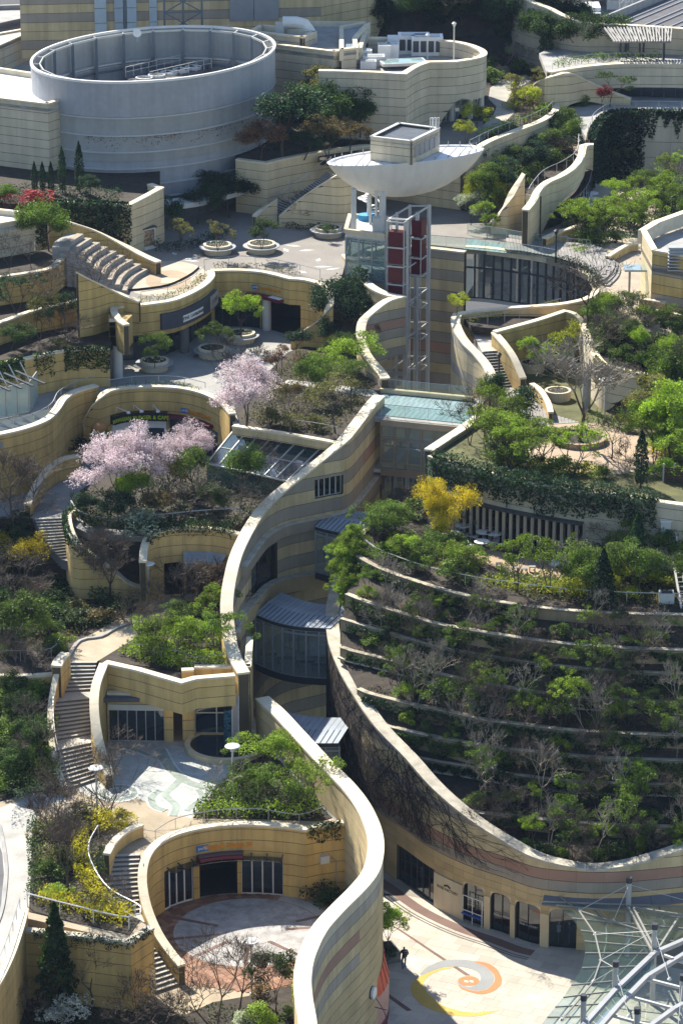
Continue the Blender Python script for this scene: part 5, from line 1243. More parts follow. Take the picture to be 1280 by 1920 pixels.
# stair level 6 to 7, parapets of the lower walk
stairs("side_stairs","shaded steps between burger shop wall and curving walk",[(118,822, L6),(125,800,20.6),(140,772,22.2),(158,745,23.4),(172,735, L7)], [(155,826, L6),(156,800,20.6),(162,775,22.2),(175,748,23.4),(186,737, L7)], L6, L7,26,(6,))
R7 = Line([(-60,822,24.7,L6),(0,812,24.7,L6),(50,800,24.7,L6),(87,785,24.7,L6),(106,766,24.7,L6),(120,746,24.7,L6),(145,731,24.7,L6),(181,721,24.7,L6)])
wall("walk_parapet","curving ochre wall carrying the railed walk above the side steps",R7,0.55, mats=(YEL2,), plen=3.6, z0=L6)
railing("walk_railing","grey railing on the curving walk wall",[(-20,806,24.7),(50,790,24.7),(95,768,24.7),(112,742,24.7),(150,722,24.7),(176,715,24.7)], 0.45, STEEL, 2.4,0.035)
wall("lower_walk_wall","low ochre wall sloping down beside the bare trees at the edge",[(-40,826,21.2,17),(0,840,21.2,17),(70,862,21.2,17)], 0.4, mats=(YEL2,), plen=4, z0=L6)
wall("landing_parapet","curved ochre parapet on the landing below the cherry trees",[(52,944,20.3,18),(62,922,20.5,18),(76,897,20.7, L6),(100,869,20.9, L6),(124,857,21.0, L6),(150,853,21, L6)], 0.5, mats=(YEL2,), plen=3, z0=L6 - 1.7)
b6 = thing("box_planter","ochre box planter with dark shrubs beside the side steps","planter",P(105,845, L6))
for u, v in (((68,838),(95,862)),((95,862),(130,852))):
 B().bar(P(*u, L6) + Vector((0,0,0.4)), P(*v, L6) + Vector((0,0,0.4)),0.3,0.8).make("tub_side",YEL2, b6)
B().prism([tuple(p)[:2] for p in (lambda q: q if area2(q) > 0 else q[::-1])(px([(70,838),(95,860),(128,850),(118,825),(85,825)], L6))], L6, L6 + 0.7).make("soil",SOIL, b6)
# ================================================================ glass skylight roof
sk = thing("glass_skylight","sloping glass skylight roof in white frames beside the banded wall","skylight",P(500,850, L6 + 1))
A0, A1, A2, A3 = P(437,809,23.4), P(627,843,23.4), P(560,907,21.5), P(388,869,21.5)
nx_, ny_ = 8,2
for i in range(nx_):
 for j in range(ny_):
  f = lambda u, v: (A3.lerp(A2, u)).lerp(A0.lerp(A1, u), v)
  mesh("roof_pane",[f(i / nx_, j / ny_), f((i + 1) / nx_, j / ny_), f((i + 1) / nx_, (j + 1) / ny_), f(i / nx_, (j + 1) / ny_)], [(0,1,2,3)], GLASSR, sk)
for i in range(nx_ + 1): B().bar(A3.lerp(A2, i / nx_), A0.lerp(A1, i / nx_),0.10,0.14).make("rafter",OFFW, sk)
for v in (0,0.5,1): B().bar(A3.lerp(A0, v), A2.lerp(A1, v),0.07 if v == 0.5 else 0.16,0.10).make("purlin",OFFW, sk)
for p, q in ((A3, A2),(A2, A1),(A3, A0)):
 V = [Vector((p.x, p.y, L6)), Vector((q.x, q.y, L6)), q - Vector((0,0,0.1)), p - Vector((0,0,0.1))]; mesh("side_glass",V, [(0,1,2,3)], GLASSR, sk)
V = [A0 + Vector((0,0.2,-3)), A1 + Vector((0,0.2,-3)), A1 + Vector((0,0.2,0.3)), A0 + Vector((0,0.2,0.3))]
wall("skylight_wall","low pale wall above the glass skylight with dark brackets",[(437,797,24.4,23.6),(520,809,24.4,23.6),(600,823,24.4,23.6),(632,829,24.3,23.6)], 0.4, mats=(BEIGE,), plen=3, z0=22)
for i, x in enumerate((478,524,572)):
 p = P(x, 806 + i * 9,23.9); w = thing("wall_bracket",["first","second","third"][i] + " dark steel bracket from the cherry tree above the skylight","bracket",p,"skylight brackets")
 B().box((p.x, p.y - 0.15,23.4),(0.25,0.5,1.2)).make("plate",STEELD, w); B().box((p.x, p.y + 0.2,24.05),(0.25,0.9,0.12)).make("arm",STEELD, w)
# ================================================================ level 7 court
PAV7 = stone("court_grey_paving",(0.31,0.30,0.275), stain=0.15, scale=0.5, fine=3, piece=False)
h6x = [tuple(H6.off(t, 0))[:2] for t in H6.S if t > H6.near(P(185,745,24.4))]
poly7 = [tuple(p)[:2] for p in px([(-140,830),(0,815)], 24.7)] + [tuple(R7.off(t, 0))[:2] for t in R7.S if t > 4] + h6x + [tuple(p)[:2] for p in px([(440,800),(520,815),(620,832)], L7)] + [tuple(UW.off(t, 0))[:2] for t in UW.S if t > UW.near(P(625,840,24.1))] + [tuple(p)[:2] for p in px([(722,720),(700,690),(675,640),(690,570),(640,540),(-140,540)], L7)]
lev7 = slab("level_seven_floor",poly7, L7,0.5, PAV7)
gb = px([(452,800),(620,828),(650,812),(705,748),(716,722),(690,690),(676,650),(600,640),(540,660),(500,700),(440,760)], L7 + 0.3)
structure(B().prism([tuple(p)[:2] for p in (gb if area2(gb) > 0 else gb[::-1])], L7 - 0.2, L7 + 0.3).make("court_garden_bed",SOIL))
gp = px([(510,730),(560,722),(640,735),(700,745),(712,742),(700,732),(620,720),(540,712)], L7 + 0.32)
structure(B().prism([tuple(p)[:2] for p in (gp if area2(gp) > 0 else gp[::-1])], L7 + 0.2, L7 + 0.33).make("garden_stepping_path",CONCL))
railing("court_railing","grey railing with planting at the edge above the burger shop",[(200,724,24.7),(260,716,24.7),(330,716,24.7),(385,728,24.7)], 0.5, STEEL, 2.6,0.035)
railing("garden_edge_railing","thin railing along the court garden above the skylight",[(545,806, L7 + .3),(590,812, L7 + .3),(632,820, L7 + .3)], 0.9, OFFW, 3)
# cafe under the level 8 plaza
C8a = Line([(237,608,29.3,26.6),(226,600,29.3,26.6),(216,587,29.3,26.6),(214,577,29.3,26.6),(222,573,29.3,26.6,'c'),(255,571,29.3,26.6),(290,567,29.3,26.4),(325,561,29.3,26.4),(357,548,29.3,26.4),(382,533,29.3,26.4),(396,518,29.3,26.4),(395,507,29.3,26.4)])
root, _, _ = wall("cafe_wall","curved ochre upper wall of the cafe with grey sign band",C8a, 0.5, mats=(YEL2,), plen=3.4, z0=24.3)
g8 = 1 if (C8a.off(14,1) - C8a.off(14,-1)).y < 0 else -1
c0, c1 = C8a.near(P(292,620,26.5)), C8a.near(P(396,518,29.3)) - 0.5; lo8, hi8 = min(c0, c1), max(c0, c1); d8 = 1 if c1 > c0 else -1
r = strip(C8a, lo8, hi8, g8 * 0.26, g8 * 0.62, lambda d: 26.9, lambda d: 28.3); mesh("grey_sign_band",r[0], r[1], flat("slate_sign",(0.045,0.05,0.075),0.5), root)
t0 = C8a.near(P(335,606,26.5)); r = strip(C8a, t0 - 1.6, t0 + 1.6, g8 * 0.62, g8 * 0.66, lambda d: 27.2, lambda d: 27.8); mesh("sign_plate",r[0], r[1], WHITEP, root)
text_mesh("E'INE  CAFE&DINER",0.38, BLACKP, root, 0,(1,0,0),(0,0,1),0.006, bend=along(C8a, t0,(g8 * 0.675, g8),27.5, d8), bold=0.006)
t1 = C8a.near(P(385,575,26.9)); r = strip(C8a, t1 - 1.3, t1 + 1.3, g8 * 0.62, g8 * 0.65, lambda d: 27.0, lambda d: 28.2); mesh("poster_panel",r[0], r[1], flat("pink_grey_poster",(0.36,0.31,0.30)), root)
text_mesh("( CAFE",0.55, BLACKP, root, 0,(1,0,0),(0,0,1),0.006, bend=along(C8a, t1,(g8 * 0.665, g8),27.6, d8))
cfl = [C8a.off(t, -g8 * 1.2) for t in [lo8 - 3.2 * d8 * d8 + (hi8 - lo8 + 3.2) * i / 10 for i in range(11)]]
glazing(root, cfl, L7,26.6,10, STEELD, GLASSD, 0.10); bw = [p + Vector((0,5,0)) for p in cfl]
V, F = [], []
for p in bw: V += [(p.x, p.y, L7),(p.x, p.y, 29)]
for i in range(10): F.append((2 * i, 2 * i + 2,2 * i + 3,2 * i + 1))
mesh("back_wall",V, F, DARKIN, root)
for x, y, m in ((222,708, OFFW),(346,660, CONCD)):
 p = P(x, y, L7); B().lathe(tuple(p), [(0.42,0),(0.42,2.8)], 16).make("round_column",m, root)
bl = [P(205,660,26.2), P(237,612,29.2)]
w = thing("overhang_block","ochre block of the cafe overhang carried on a white column","building",P(220,650,26.5))
face(w, P(206,655,26.5), P(236,655,26.5),26.5,29.1,(YEL2,), zc=24.3, plen=3)
B().prism([tuple(p)[:2] for p in (lambda q: q if area2(q) > 0 else q[::-1])(px([(206,655),(236,655),(250,640),(205,640)], 26.5))], 26.4,28.9).make("soffit_block",YEL2, w)
C8b = Line([(395,506,29.3,L7),(445,505,29.3,L7),(495,509,29.3,L7),(545,521,29.3,L7,'c'),(572,523,29.3,L7),(603,532,29.3,L7),(617,546,29.2,L7),(619,566,28.6,L7),(608,589,27.4,L7),(590,605,26.5,L7),(566,621,25.6,L7),(545,635,24.9,L7)])
g9 = 1 if (C8b.off(6,1) - C8b.off(6,-1)).y < 0 else -1
h8 = [opening(C8b, P(402,612, L7), P(500,610, L7), L7, L7 + 2.9), opening(C8b, P(503,610, L7), P(572,626, L7), L7, L7 + 2.9)]
root, _, _ = wall("court_back_wall","curved ochre wall sweeping down round the upper court",C8b, 0.5, mats=(YEL2,), plen=3.4, z0=L7, holes=h8)
for i, h in enumerate(h8):
 recess(root, C8b, h, 4,"L" if g9 > 0 else "R",DARKIN)
 if i == 0: glazing(root, [C8b.off(h[0] + (h[1] - h[0]) * k / 6, g9 * 0.05) for k in range(7)], L7, h[3], 6, STEELD, GLASSD, 0.09)
p = P(500,618, L7); B().lathe(tuple(p), [(0.42,0),(0.42,3.0)], 16).make("round_column",OFFW, root)
sg7 = thing("shop_sign","blue plate and orange Shops and Diners 7F lettering over the upper court entrance","sign",C8b.off(C8b.near(P(520,612, L7)), g9 * 0.3, L7 + 3.8))
s7 = C8b.near(P(524,612, L7)); d7 = 1 if C8b.off(s7 + .5,0).x > C8b.off(s7,0).x else -1
parks_sign(sg7, C8b, s7 - 0.3 * d7, g9, L7 + 3.85,"7F",0.5, d7)
aw7 = thing("entrance_awning","maroon curved awning with white end over the upper court entrance","awning",C8b.off(s7, g9 * 0.4, L7 + 3))
r = strip(C8b, s7 - 2.2, s7 + 2.0, g9 * 0.26, g9 * 0.9, lambda d: L7 + 3.0, lambda d: L7 + 3.3); mesh("awning_bar",r[0], r[1], MAROON, aw7)
r = strip(C8b, s7 + 0.6, s7 + 2.0, g9 * 0.26, g9 * 0.88, lambda d: L7 + 3.305, lambda d: L7 + 3.33); mesh("white_top",r[0], r[1], WHITEP, aw7)
# ================================================================ level 8 plaza with amphitheatre
PAV8 = stone("plaza_stone_paving",(0.235,0.215,0.19), stain=0.13, scale=0.35, fine=3, piece=False)
poly8 = [tuple(p)[:2] for p in px([(-140,395),(100,405),(140,500),(215,560)], L8)] + [tuple(C8a.off(t, 0))[:2] for t in C8a.S if t > C8a.near(P(224,573,29.3))] + [tuple(C8b.off(t, 0))[:2] for t in C8b.S if t < C8b.near(P(612,540,29.3))] + [tuple(p)[:2] for p in px([(640,520),(650,482),(690,462),(745,455),(800,458),(872,466),(980,470),(980,200),(-140,200)], L8)]
lev8 = slab("level_eight_plaza",poly8, L8,0.5, PAV8)
stg = P(310,522, L8)
structure(B().lathe((stg.x, stg.y, L8 - 0.1), [(3.9,0),(3.9,0.106)], 56,1.0,1.5).make("stage_paving",stone("stage_paving",(0.42,0.36,0.28), stain=0.15, piece=False)))
structure(B().lathe((stg.x + 0.3, stg.y - 0.5, L8 - 0.1), [(2.0,0),(2.0,0.112)], 40,1.0,1.6).make("stage_inlay_paving",stone("stage_inlay",(0.36,0.27,0.18), stain=0.15, piece=False)))
structure(B().box((stg.x + 0.5, stg.y - 0.8, L8 + 0.01),(1.6,1.5,0.02)).make("stage_plate_paving",CREAM))
for i, (x, y, L_, an) in enumerate(((588,500,34,0),(575,512,26,2.3),(610,506,30,0.5),(595,490,20,1.4),(565,462,34,2.8),(540,472,26,1.9),(560,470,30,0.2),(345,485,26,0.1),(330,478,20,1.9),(375,490,30,2.9),(460,480,30,0.3),(490,474,24,0.3))):
 c = P(x, y, L8 + 0.008); d = Vector((math.cos(an), math.sin(an),0)); n_ = Vector((-d.y, d.x, 0)); l = L_ / 19.0
 structure(mesh("star_ray_paving",[c, c + d * l * 0.4 + n_ * 0.25, c + d * l, c + d * l * 0.4 - n_ * 0.25], [(0,3,2,1)], LEDGE))
am = thing("amphitheatre_seats","curved stone seating tiers climbing beside the round stage","seating",P(210,500, L8))
for i in range(9):
 z = L8 + 0.42 * (i + 1)
 e0 = [(222 - i * 13.5,544 - i * 10.2),(230 - i * 14.0,527 - i * 9.2),(245 - i * 14.5,513 - i * 8.4),(267 - i * 15.5,501 - i * 8.0)]
 ln = Line([(x, y, z, L8 - 1) for x, y in e0], step=0.7)
 for (u, v) in spans(ln, ln.len / 3.0):
  r = strip(ln, u + 0.01, v - 0.01,-0.75,0.75, lambda d: L8 - 0.4, lambda d: z - 0.06); mesh("tier_block",r[0], r[1], CONC, am)
  r = strip(ln, u + 0.01, v - 0.01,-0.74,-0.1, lambda d: z - 0.06, lambda d: z); mesh("seat_slab",r[0], r[1], GREYST, am)
wall("amphitheatre_wall","long ochre side wall descending along the seating tiers",[(90,402,34.2, L8),(130,415,33.4, L8),(180,432,32.2, L8),(230,457,30.9, L8),(270,478,30.2, L8),(297,490,30.0, L8)], 0.6, mats=(YEL2,), plen=3.4, z0=L8)
wall("stage_side_wall","low ochre wall between the seating tiers and the cafe planting",[(145,510,33.0,27),(175,526,32.0,27),(215,545,30.6,27),(262,564,29.9,28)], 0.4, mats=(YEL2,), plen=3.4, z0=L8)
def ring_planter(label, x, y, z, r=1.25, h=0.75, seat=True):
 c = P(x, y, z); w = thing("round_planter",label,"planter",c)
 B().lathe(tuple(c), [(r * 0.95,0),(r, h * 0.9),(r, h),(r * 0.82, h),(r * 0.82, h - 0.1)], 24).make("tub",PALE, w)
 if seat: B().lathe(tuple(c), [(r * 1.04, h * 0.62),(r * 1.30, h * 0.62),(r * 1.30, h * 0.72),(r * 1.04, h * 0.72)], 24).make("seat_ring",STEEL, w)
 B().lathe(tuple(c), [(r * 0.84, h - 0.2),(r * 0.84, h - 0.06)], 20).make("soil",SOIL, w)
 rng = np.random.default_rng(int(x)); leaf_object("flowers",ball(rng, 90,(c.x, c.y, z + h),(r * 0.75, r * 0.75,0.22)),0.16, G_SILV, rng, w)
 return c
for x, y, z, lab in ((290,692, L7,"round planter with leafy tree in front of the cafe"),(398,668, L7,"round planter with leafy tree before the curved court wall"),(452,640, L7,"round planter half hidden behind the upper cherry tree"),(408,474, L8,"round planter with seat ring near the stage"),(490,472, L8,"round planter with seat ring in the middle of the shaded plaza"),(615,442, L8,"round planter by the small shrub bed under the white disc")):
 ring_planter(lab, x, y, z, 1.25 if z == L7 else 1.3,0.85)
railing("plaza_railing","thin railing behind the planting over the curved court wall",[(383,505, L8),(440,498, L8),(500,502, L8),(560,514, L8),(600,524, L8)], 0.9, STEEL, 2.5)
railing("stage_railing","thin railing with planting round the stage edge over the cafe",[(265,566, L8),(320,556, L8),(360,538, L8),(384,515, L8)], 0.9, STEEL, 2.5)

# ================================================================ stepped planted terraces above the canyon wall
TWALL = stone("terrace_wall_stone",(0.34,0.265,0.155), var=0.06, stain=0.25, streak=0.2)
COPET = stone("mossy_coping_stone",(0.40,0.35,0.26), var=0.2, stain=0.45, scale=1.6)
TE = [
 (7.6, [(850,1508),(885,1520),(922,1525),(960,1528),(1030,1536),(1100,1542),(1160,1546),(1280,1549),(1380,1552)]),
 (9.2, [(748,1408),(770,1415),(820,1425),(890,1436),(960,1449),(1047,1460),(1125,1465),(1235,1468),(1380,1470)]),
 (10.9, [(712,1354),(727,1360),(790,1374),(865,1389),(937,1400),(1072,1414),(1172,1420),(1280,1423),(1380,1425)]),
 (12.5, [(672,1290),(687,1297),(765,1317),(850,1334),(900,1346),(960,1354),(1090,1369),(1280,1377),(1380,1379)]),
 (14.1, [(640,1212),(660,1219),(727,1235),(825,1262),(950,1287),(1090,1306),(1280,1316),(1380,1318)]),
 (15.7, [(640,1158),(687,1172),(740,1186),(785,1200),(850,1215),(902,1225),(960,1234),(1070,1248),(1192,1257),(1280,1260),(1380,1262)]),
 (17.3, [(650,1112),(687,1127),(725,1139),(775,1155),(830,1170),(927,1187),(1040,1203),(1165,1213),(1280,1217),(1380,1219)]),
 (18.9, [(722,958),(700,981),(682,996),(671,1012),(666,1028),(673,1042),(702,1059),(740,1075),(800,1095),(835,1105),(890,1119),(960,1131),(1035,1140),(1110,1146),(1210,1150),(1280,1151),(1380,1153)])]
TL = []
ORD = ["lowest","second","third","fourth","fifth","sixth","seventh","topmost"]
for i, (z, pts) in enumerate(TE):
 ln = Line([(x, y, z + 0.12, z - 2.0) for x, y in pts], step=1.2); TL.append(ln)
 w = thing("terrace_wall",f"{ORD[i]} low stone retaining wall of the stepped planted terraces","wall",ln.at(ln.len / 2)[0][:2] + (z - 2,),"terrace retaining walls")
 clad(w, ln, 0.34,(TWALL,), sides="R" if (ln.off(15,-1) - ln.off(15,1)).y < 0 else "L",course=1.1, plen=3.4, z0=z - 2.2, cope=COPET, ch=0.07, cl=2.2, core=JOINT)
 if i in (1,4):
  sg_ = -1 if (ln.off(15,-1) - ln.off(15,1)).y < 0 else 1
  r = strip(ln, 0, ln.len, sg_ * 0.17, sg_ * 0.45, lambda d: z - 0.75, lambda d: z - 0.62); mesh("stone_ledge",r[0], r[1], COPEG, w)
rw_x = [tuple(RW.off(t, 0))[:2] for t in RW.S if t > RW.near(P(850,1505,8.6))]
def bed(name, front, back, z, rise=0.85):           # soil sloping gently up to the foot of the next wall
 rs_ = lambda q: (lambda l: [tuple(l.off(l.len * i / 60,0))[:2] for i in range(61)])(Line.world([(*p, 0,0) for p in q], 2.0))
 f, k = rs_(front), rs_(back); V = [(x, y, z) for x, y in f] + [(x, y, z + rise) for x, y in k]
 structure(mesh(name, V, [(i, i + 1,62 + i, 61 + i) for i in range(60)], SOIL))
bed("terrace_soil",[tuple(RW.off(t, 0))[:2] for t in RW.S if t > RW.near(P(840,1495,8.8))], TL[0].xy(),5.9)
for i in range(7): bed("terrace_soil",TL[i].xy(), TL[i + 1].xy()[(7 if i == 6 else 0):], TE[i][0])
# ---------------------------------------------------------------- dining terrace and planted plaza above it
FB = Line([(806,853,24.5,18.9),(850,869,24.5,18.9),(900,881,24.5,18.9),(950,893,24.5,18.9),(1050,911,24.5,18.9),(1150,926,24.5,18.9),(1250,941,24.5,18.9),(1340,952,24.5,18.9)])
sf = "R" if (FB.off(8,-1) - FB.off(8,1)).y < 0 else "L"; gf = 1 if sf == "L" else -1
hf = [opening(FB, P(872,990,19), P(1108,1032,19),18.95,21.9)]
root, _, _ = wall("restaurant_wall","long pale wall with a colonnade below the hanging hedge",FB, 0.5, mats=(PALE,), sides=sf, plen=3.4, z0=19.0, holes=hf)
recess(root, FB, hf[0], 5, sf, DARKIN,"restaurant_interior")
a, b = hf[0][:2]
for i in range(19):
 t = a + (b - a) * i / 18; p = FB.off(t, gf * 0.05); B().box((p.x, p.y, 20.4),(0.24,0.5,2.95),-0.25).make("timber_column",stone("pale_timber",(0.42,0.36,0.28), var=0.08), root)
r = strip(FB, a, b, gf * 0.2, gf * 0.9, lambda d: 21.85, lambda d: 21.98); mesh("awning_strip",r[0], r[1], STEELD, root)
glazing(root, [FB.off(a + (b - a) * i / 9,-gf * 0.6) for i in range(10)], 19,21.9,18, BLACKP, GLASSD, 0.06)
top8 = TL[7].xy() + [tuple(FB.off(t, -gf * 4.5))[:2] for t in FB.S[::-1]] + [tuple(P(760,930,18.9))[:2]]
slab("dining_terrace",top8,18.9,1.2, SOIL)
dk = px([(858,985),(880,982),(1110,1030),(1108,1060),(1060,1052),(960,1035),(880,1018),(850,1008)], 18.9)
structure(B().prism([tuple(p)[:2] for p in (dk if area2(dk) > 0 else dk[::-1])], 18.5,18.96).make("dining_deck",stone("dark_timber_deck",(0.085,0.062,0.05), stain=0.2, piece=False)))
bk = px([(880,1022),(960,1040),(1060,1056),(1080,1068),(1050,1085),(985,1082),(930,1066),(890,1045)], 18.9)
structure(B().prism([tuple(p)[:2] for p in (bk if area2(bk) > 0 else bk[::-1])], 18.5,18.94).make("brick_terrace_paving",stone("tan_brick_paving",(0.36,0.265,0.17), stain=0.2, fine=14, piece=False)))
railing("deck_edge_railing","thin white railing along the dark dining deck",[(845,1012,18.95),(900,1027,18.95),(960,1041,18.95)], 0.7, OFFW, 2.2)
def round_table(label, x, y, z, r=0.62, m=WHITEP, group="round cafe tables"):
 c = P(x, y, z + 0.73); c.z = z; w = thing("round_table",label,"table",c, group)
 B().lathe(tuple(c), [(r, 0.70),(r, 0.74)], 18).make("table_top",m, w); B().lathe(tuple(c), [(0.30,0.0),(0.28,0.04),(0.05,0.06),(0.05,0.70)], 10).make("pedestal",STEEL, w); return c
def chair(label, c, ang, m=STEEL, group="cafe chairs"):
 w = thing("chair",label,"chair",c, group); w.rotation_euler = (0,0, ang)
 def ch(o): o.parent = w; o.location = (0,0,0); return o
 ch(B().box((0,0,0.45),(0.45,0.45,0.04)).make("seat",m)); ch(B().tube([(-0.22,-0.2,0.45),(-0.22,-0.26,0.8),(0,-0.28,0.86),(0.22,-0.26,0.8),(0.22,-0.2,0.45)], 0.03,5).make("backrest",m))
 for a, b in ((-.19,-.19),(.19,-.19),(.19,.19),(-.19,.19)): ch(B().tube([(a, b, 0),(a, b, 0.45)], 0.02,4).make("leg",m))
CS = [(906,997,"left of the pair on the dining deck near the colonnade"),(926,1000,"right of the pair on the dining deck near the colonnade"),(903,1015,"nearest the deck railing, in front of the pair"),(867,985,"beside the mimosa on the dining deck"),(850,999,"half hidden by the mimosa at the deck end"),(1054,1021,"left of two at the far end of the dining deck"),(1072,1025,"right of two at the far end of the dining deck"),(976,972,"inside the colonnade")]
for i, (x, y, t) in enumerate(CS):
 c = round_table("white round table " + t, x, y, 18.96)
 for k in range(2):
  a = 0.7 + i * 1.3 + k * math.pi * 0.9; q = c + Vector((math.cos(a), math.sin(a),0)) * 0.85
  chair(["silver chair at table ","second chair at table "][k] + t, q, a + math.pi / 2)
SL = [(1040,1062),(1060,1066),(1083,1046),(1078,1054),(1070,1060)]
for i, (x, y) in enumerate(SL):
 c = P(x, y, 18.95); w = thing("lounge_chair",["first","second","third","fourth","fifth"][i] + " white reclining chair from the brick paving edge","chair",c,"white garden chairs")
 B().box((c.x, c.y, c.z + 0.32),(0.6,1.1,0.10),0.6).make("seat",WHITEP, w); B().box((c.x + 0.3, c.y + 0.45, c.z + 0.55),(0.6,0.12,0.5),0.6).make("backrest",WHITEP, w)
 for s_ in (-0.2,0.2): B().box((c.x + s_, c.y, c.z + 0.14),(0.06,0.8,0.28),0.6).make("leg",WHITEP, w)
for i, (x, y) in enumerate(((965,1073),(982,1075),(997,1072),(935,1066))):
 c = P(x, y, 18.95); w = thing("stool",["first","second","third","fourth"][i] + " small dark stool along the brick paving edge","stool",c,"dark stools")
 B().box((c.x, c.y, c.z + 0.42),(0.5,0.4,0.06)).make("seat",WOODD, w)
 for e in (-.2,.2): B().box((c.x + e, c.y, c.z + 0.2),(0.06,0.34,0.4)).make("leg",BLACKP, w)
railing("terrace_railing","thin pale railing along the front of the dining terrace garden",[(672,1018,18.95),(700,1042,18.95),(740,1060,18.95),(800,1080,18.95),(880,1098,18.95),(960,1110,18.95),(1080,1124,18.95),(1200,1130,18.95),(1300,1132,18.95)], 0.8, OFFW, 2.6,0.035)
ac = P(1248,1130,18.95); w = thing("condenser_unit","pale boxed condenser unit at the end of the terrace railing","machine",ac)
B().box((ac.x, ac.y, ac.z + 0.45),(1.1,0.9,0.8)).make("case",OFFW, w); B().box((ac.x, ac.y, ac.z + 0.88),(0.8,0.6,0.05)).make("grille",STEELD, w)
for e in (-.45,.45): B().box((ac.x + e, ac.y, ac.z + 0.04),(0.1,0.8,0.1)).make("foot",STEEL, w)
# truss ladder and white post at the right edge
tl = thing("maintenance_ladder","long pale steel ladder boom leaning along the terrace edge","ladder",P(1262,1100,18.9))
A_, B_ = P(1250,985,22.5), P(1276,1140,18.95); dd = Vector((0.55,0.1,0))
for o in (0,1): B().bar(A_ + dd * o, B_ + dd * o, 0.14,0.16).make("rail",OFFW, tl)
for i in range(18): p = A_.lerp(B_, (i + .5) / 18); B().bar(p, p + dd, 0.06).make("rung",STEEL, tl)
bxp = P(1246,1000,22.0); w = thing("ladder_head_box","pale box at the head of the steel ladder boom","box",bxp); B().box((bxp.x, bxp.y, 22.2),(0.75,0.8,1.7)).make("case",OFFW, w); B().box((bxp.x, bxp.y, 23.08),(0.85,0.9,0.08)).make("lid",WHITEP, w); B().box((bxp.x, bxp.y, 20.1),(0.3,0.3,2.5)).make("post",STEEL, w)
sh = thing("timber_screen","brown timber screen at the end of the hanging hedge","fence",P(1260,925, L7))
for i in range(7): B().bar(P(1240,905, L7 - 0.1) + Vector((0,0, i * 0.2)), P(1300,910, L7 - 0.1) + Vector((0,0, i * 0.2)),0.06,0.15).make("slat",flat("brown_slat",(0.07,0.04,0.025)), sh)
for x in (1242,1262,1285): B().bar(P(x, 908, L7 - 0.2), P(x, 908, L7 - 0.2) + Vector((0,0,1.7)),0.12).make("post",STEEL, sh)
# ---------------------------------------------------------------- plaza with the ringed tree (level 7)
pzp = [tuple(FB.off(t, 0))[:2] for t in FB.S] + [tuple(p)[:2] for p in px([(1340,690),(1090,640),(985,690),(930,735),(912,775)], L7)] + [tuple(V6.off(t, 0))[:2] for t in V6.S[::-1]]
slab("planted_plaza",pzp, L7,0.6, LAWN)
pvz = px([(985,798),(1050,790),(1120,795),(1200,820),(1250,850),(1220,880),(1150,890),(1060,882),(1000,860),(975,830)], L7)
structure(B().prism([tuple(p)[:2] for p in (pvz if area2(pvz) > 0 else pvz[::-1])], L7 - 0.1, L7 + 0.012).make("tan_plaza_paving",stone("pinkish_tan_paving",(0.40,0.30,0.21), stain=0.15, piece=False)))
DK = thing("timber_deck","grey timber deck leading from the short steps to the tan plaza","deck",P(1000,760, L7))
q = px([(940,728),(980,722),(995,745),(1030,775),(1085,792),(1000,798),(958,790),(945,760)], L7 + 0.03)
pl_ = [tuple(p)[:2] for p in q]
xs = [p[0] for p in pl_]; ys = [p[1] for p in pl_]; y0 = min(ys); n = int((max(xs) - min(xs)) / 0.28)
for i in range(n):                                     # boards laid across the outline
 x = min(xs) + (i + 0.5) * 0.28; hits = []
 for k in range(len(pl_)):
  (x0, ya),(x1, yb) = pl_[k - 1], pl_[k]
  if (x0 > x) != (x1 > x): hits.append(ya + (yb - ya) * (x - x0) / (x1 - x0))
 hits.sort()
 for u, v in zip(hits[::2], hits[1::2]): B().box((x, (u + v) / 2, L7 + 0.02),(0.255, v - u, 0.05)).make("plank",WOODD, DK)
tr = P(1085,828, L7); w = thing("tree_ring_planter","low round brick ring around the big bare tree","planter",tr)
B().lathe(tuple(tr), [(2.2,0.0),(2.2,0.45),(1.85,0.45),(1.85,0.30)], 36).make("ring",stone("tan_ring",(0.36,0.27,0.18)), w); B().lathe(tuple(tr), [(1.9,0.0),(1.9,0.33)], 30).make("soil",SOIL, w)
wall("deck_side_wall","curved low yellow wall beside the timber deck",[(996,718,25.0, L7),(1012,730,25.0, L7),(1026,752,24.9, L7),(1032,772,24.8, L7)], 0.35, plen=3, z0=L7)
for x, y, lab in ((997,695,"round planter with small leafy tree beside the yellow stair wall"),(1045,748,"round pale planter behind the big bare tree")): ring_planter(lab, x, y, L7,1.1,0.8, False)
# bank above: curved wall with planting, shop window under it
BW = Line([(1092,606,27.9,L7),(1105,640,27.9,L7),(1120,670,27.9,L7),(1140,686,27.9,L7),(1175,694,27.9,25.6),(1205,700,27.9,25.6),(1290,714,27.9,L7),(1340,722,27.9,L7)])
root, _, _ = wall("bank_wall","curved pale wall below the shrub bank with a recessed window",BW, 0.5, mats=(PALE,), plen=3.4, z0=L7)
wp = [P(1132,772, L7), P(1200,782, L7)]
glazing(root, [wp[0] + Vector((0,.6,0)), wp[1] + Vector((0,.6,0))], L7,26.0,4, OFFW, GLASSD, 0.08)
B().bar(wp[0] + Vector((0,2.5,1)), wp[1] + Vector((0,2.5,1)),0.2,2.4).make("back_wall",MIDIN, root)
B().lathe(tuple(P(1098,768, L7)), [(0.35,0),(0.35,3.4)], 14).make("round_column",CONC, root)
slab("shrub_bank_soil",[tuple(BW.off(t, 0))[:2] for t in BW.S] + [tuple(p)[:2] for p in px([(1340,640),(1210,610),(1150,570),(1120,560),(1095,578)], 27.7)], 27.7,0.8, SOIL)
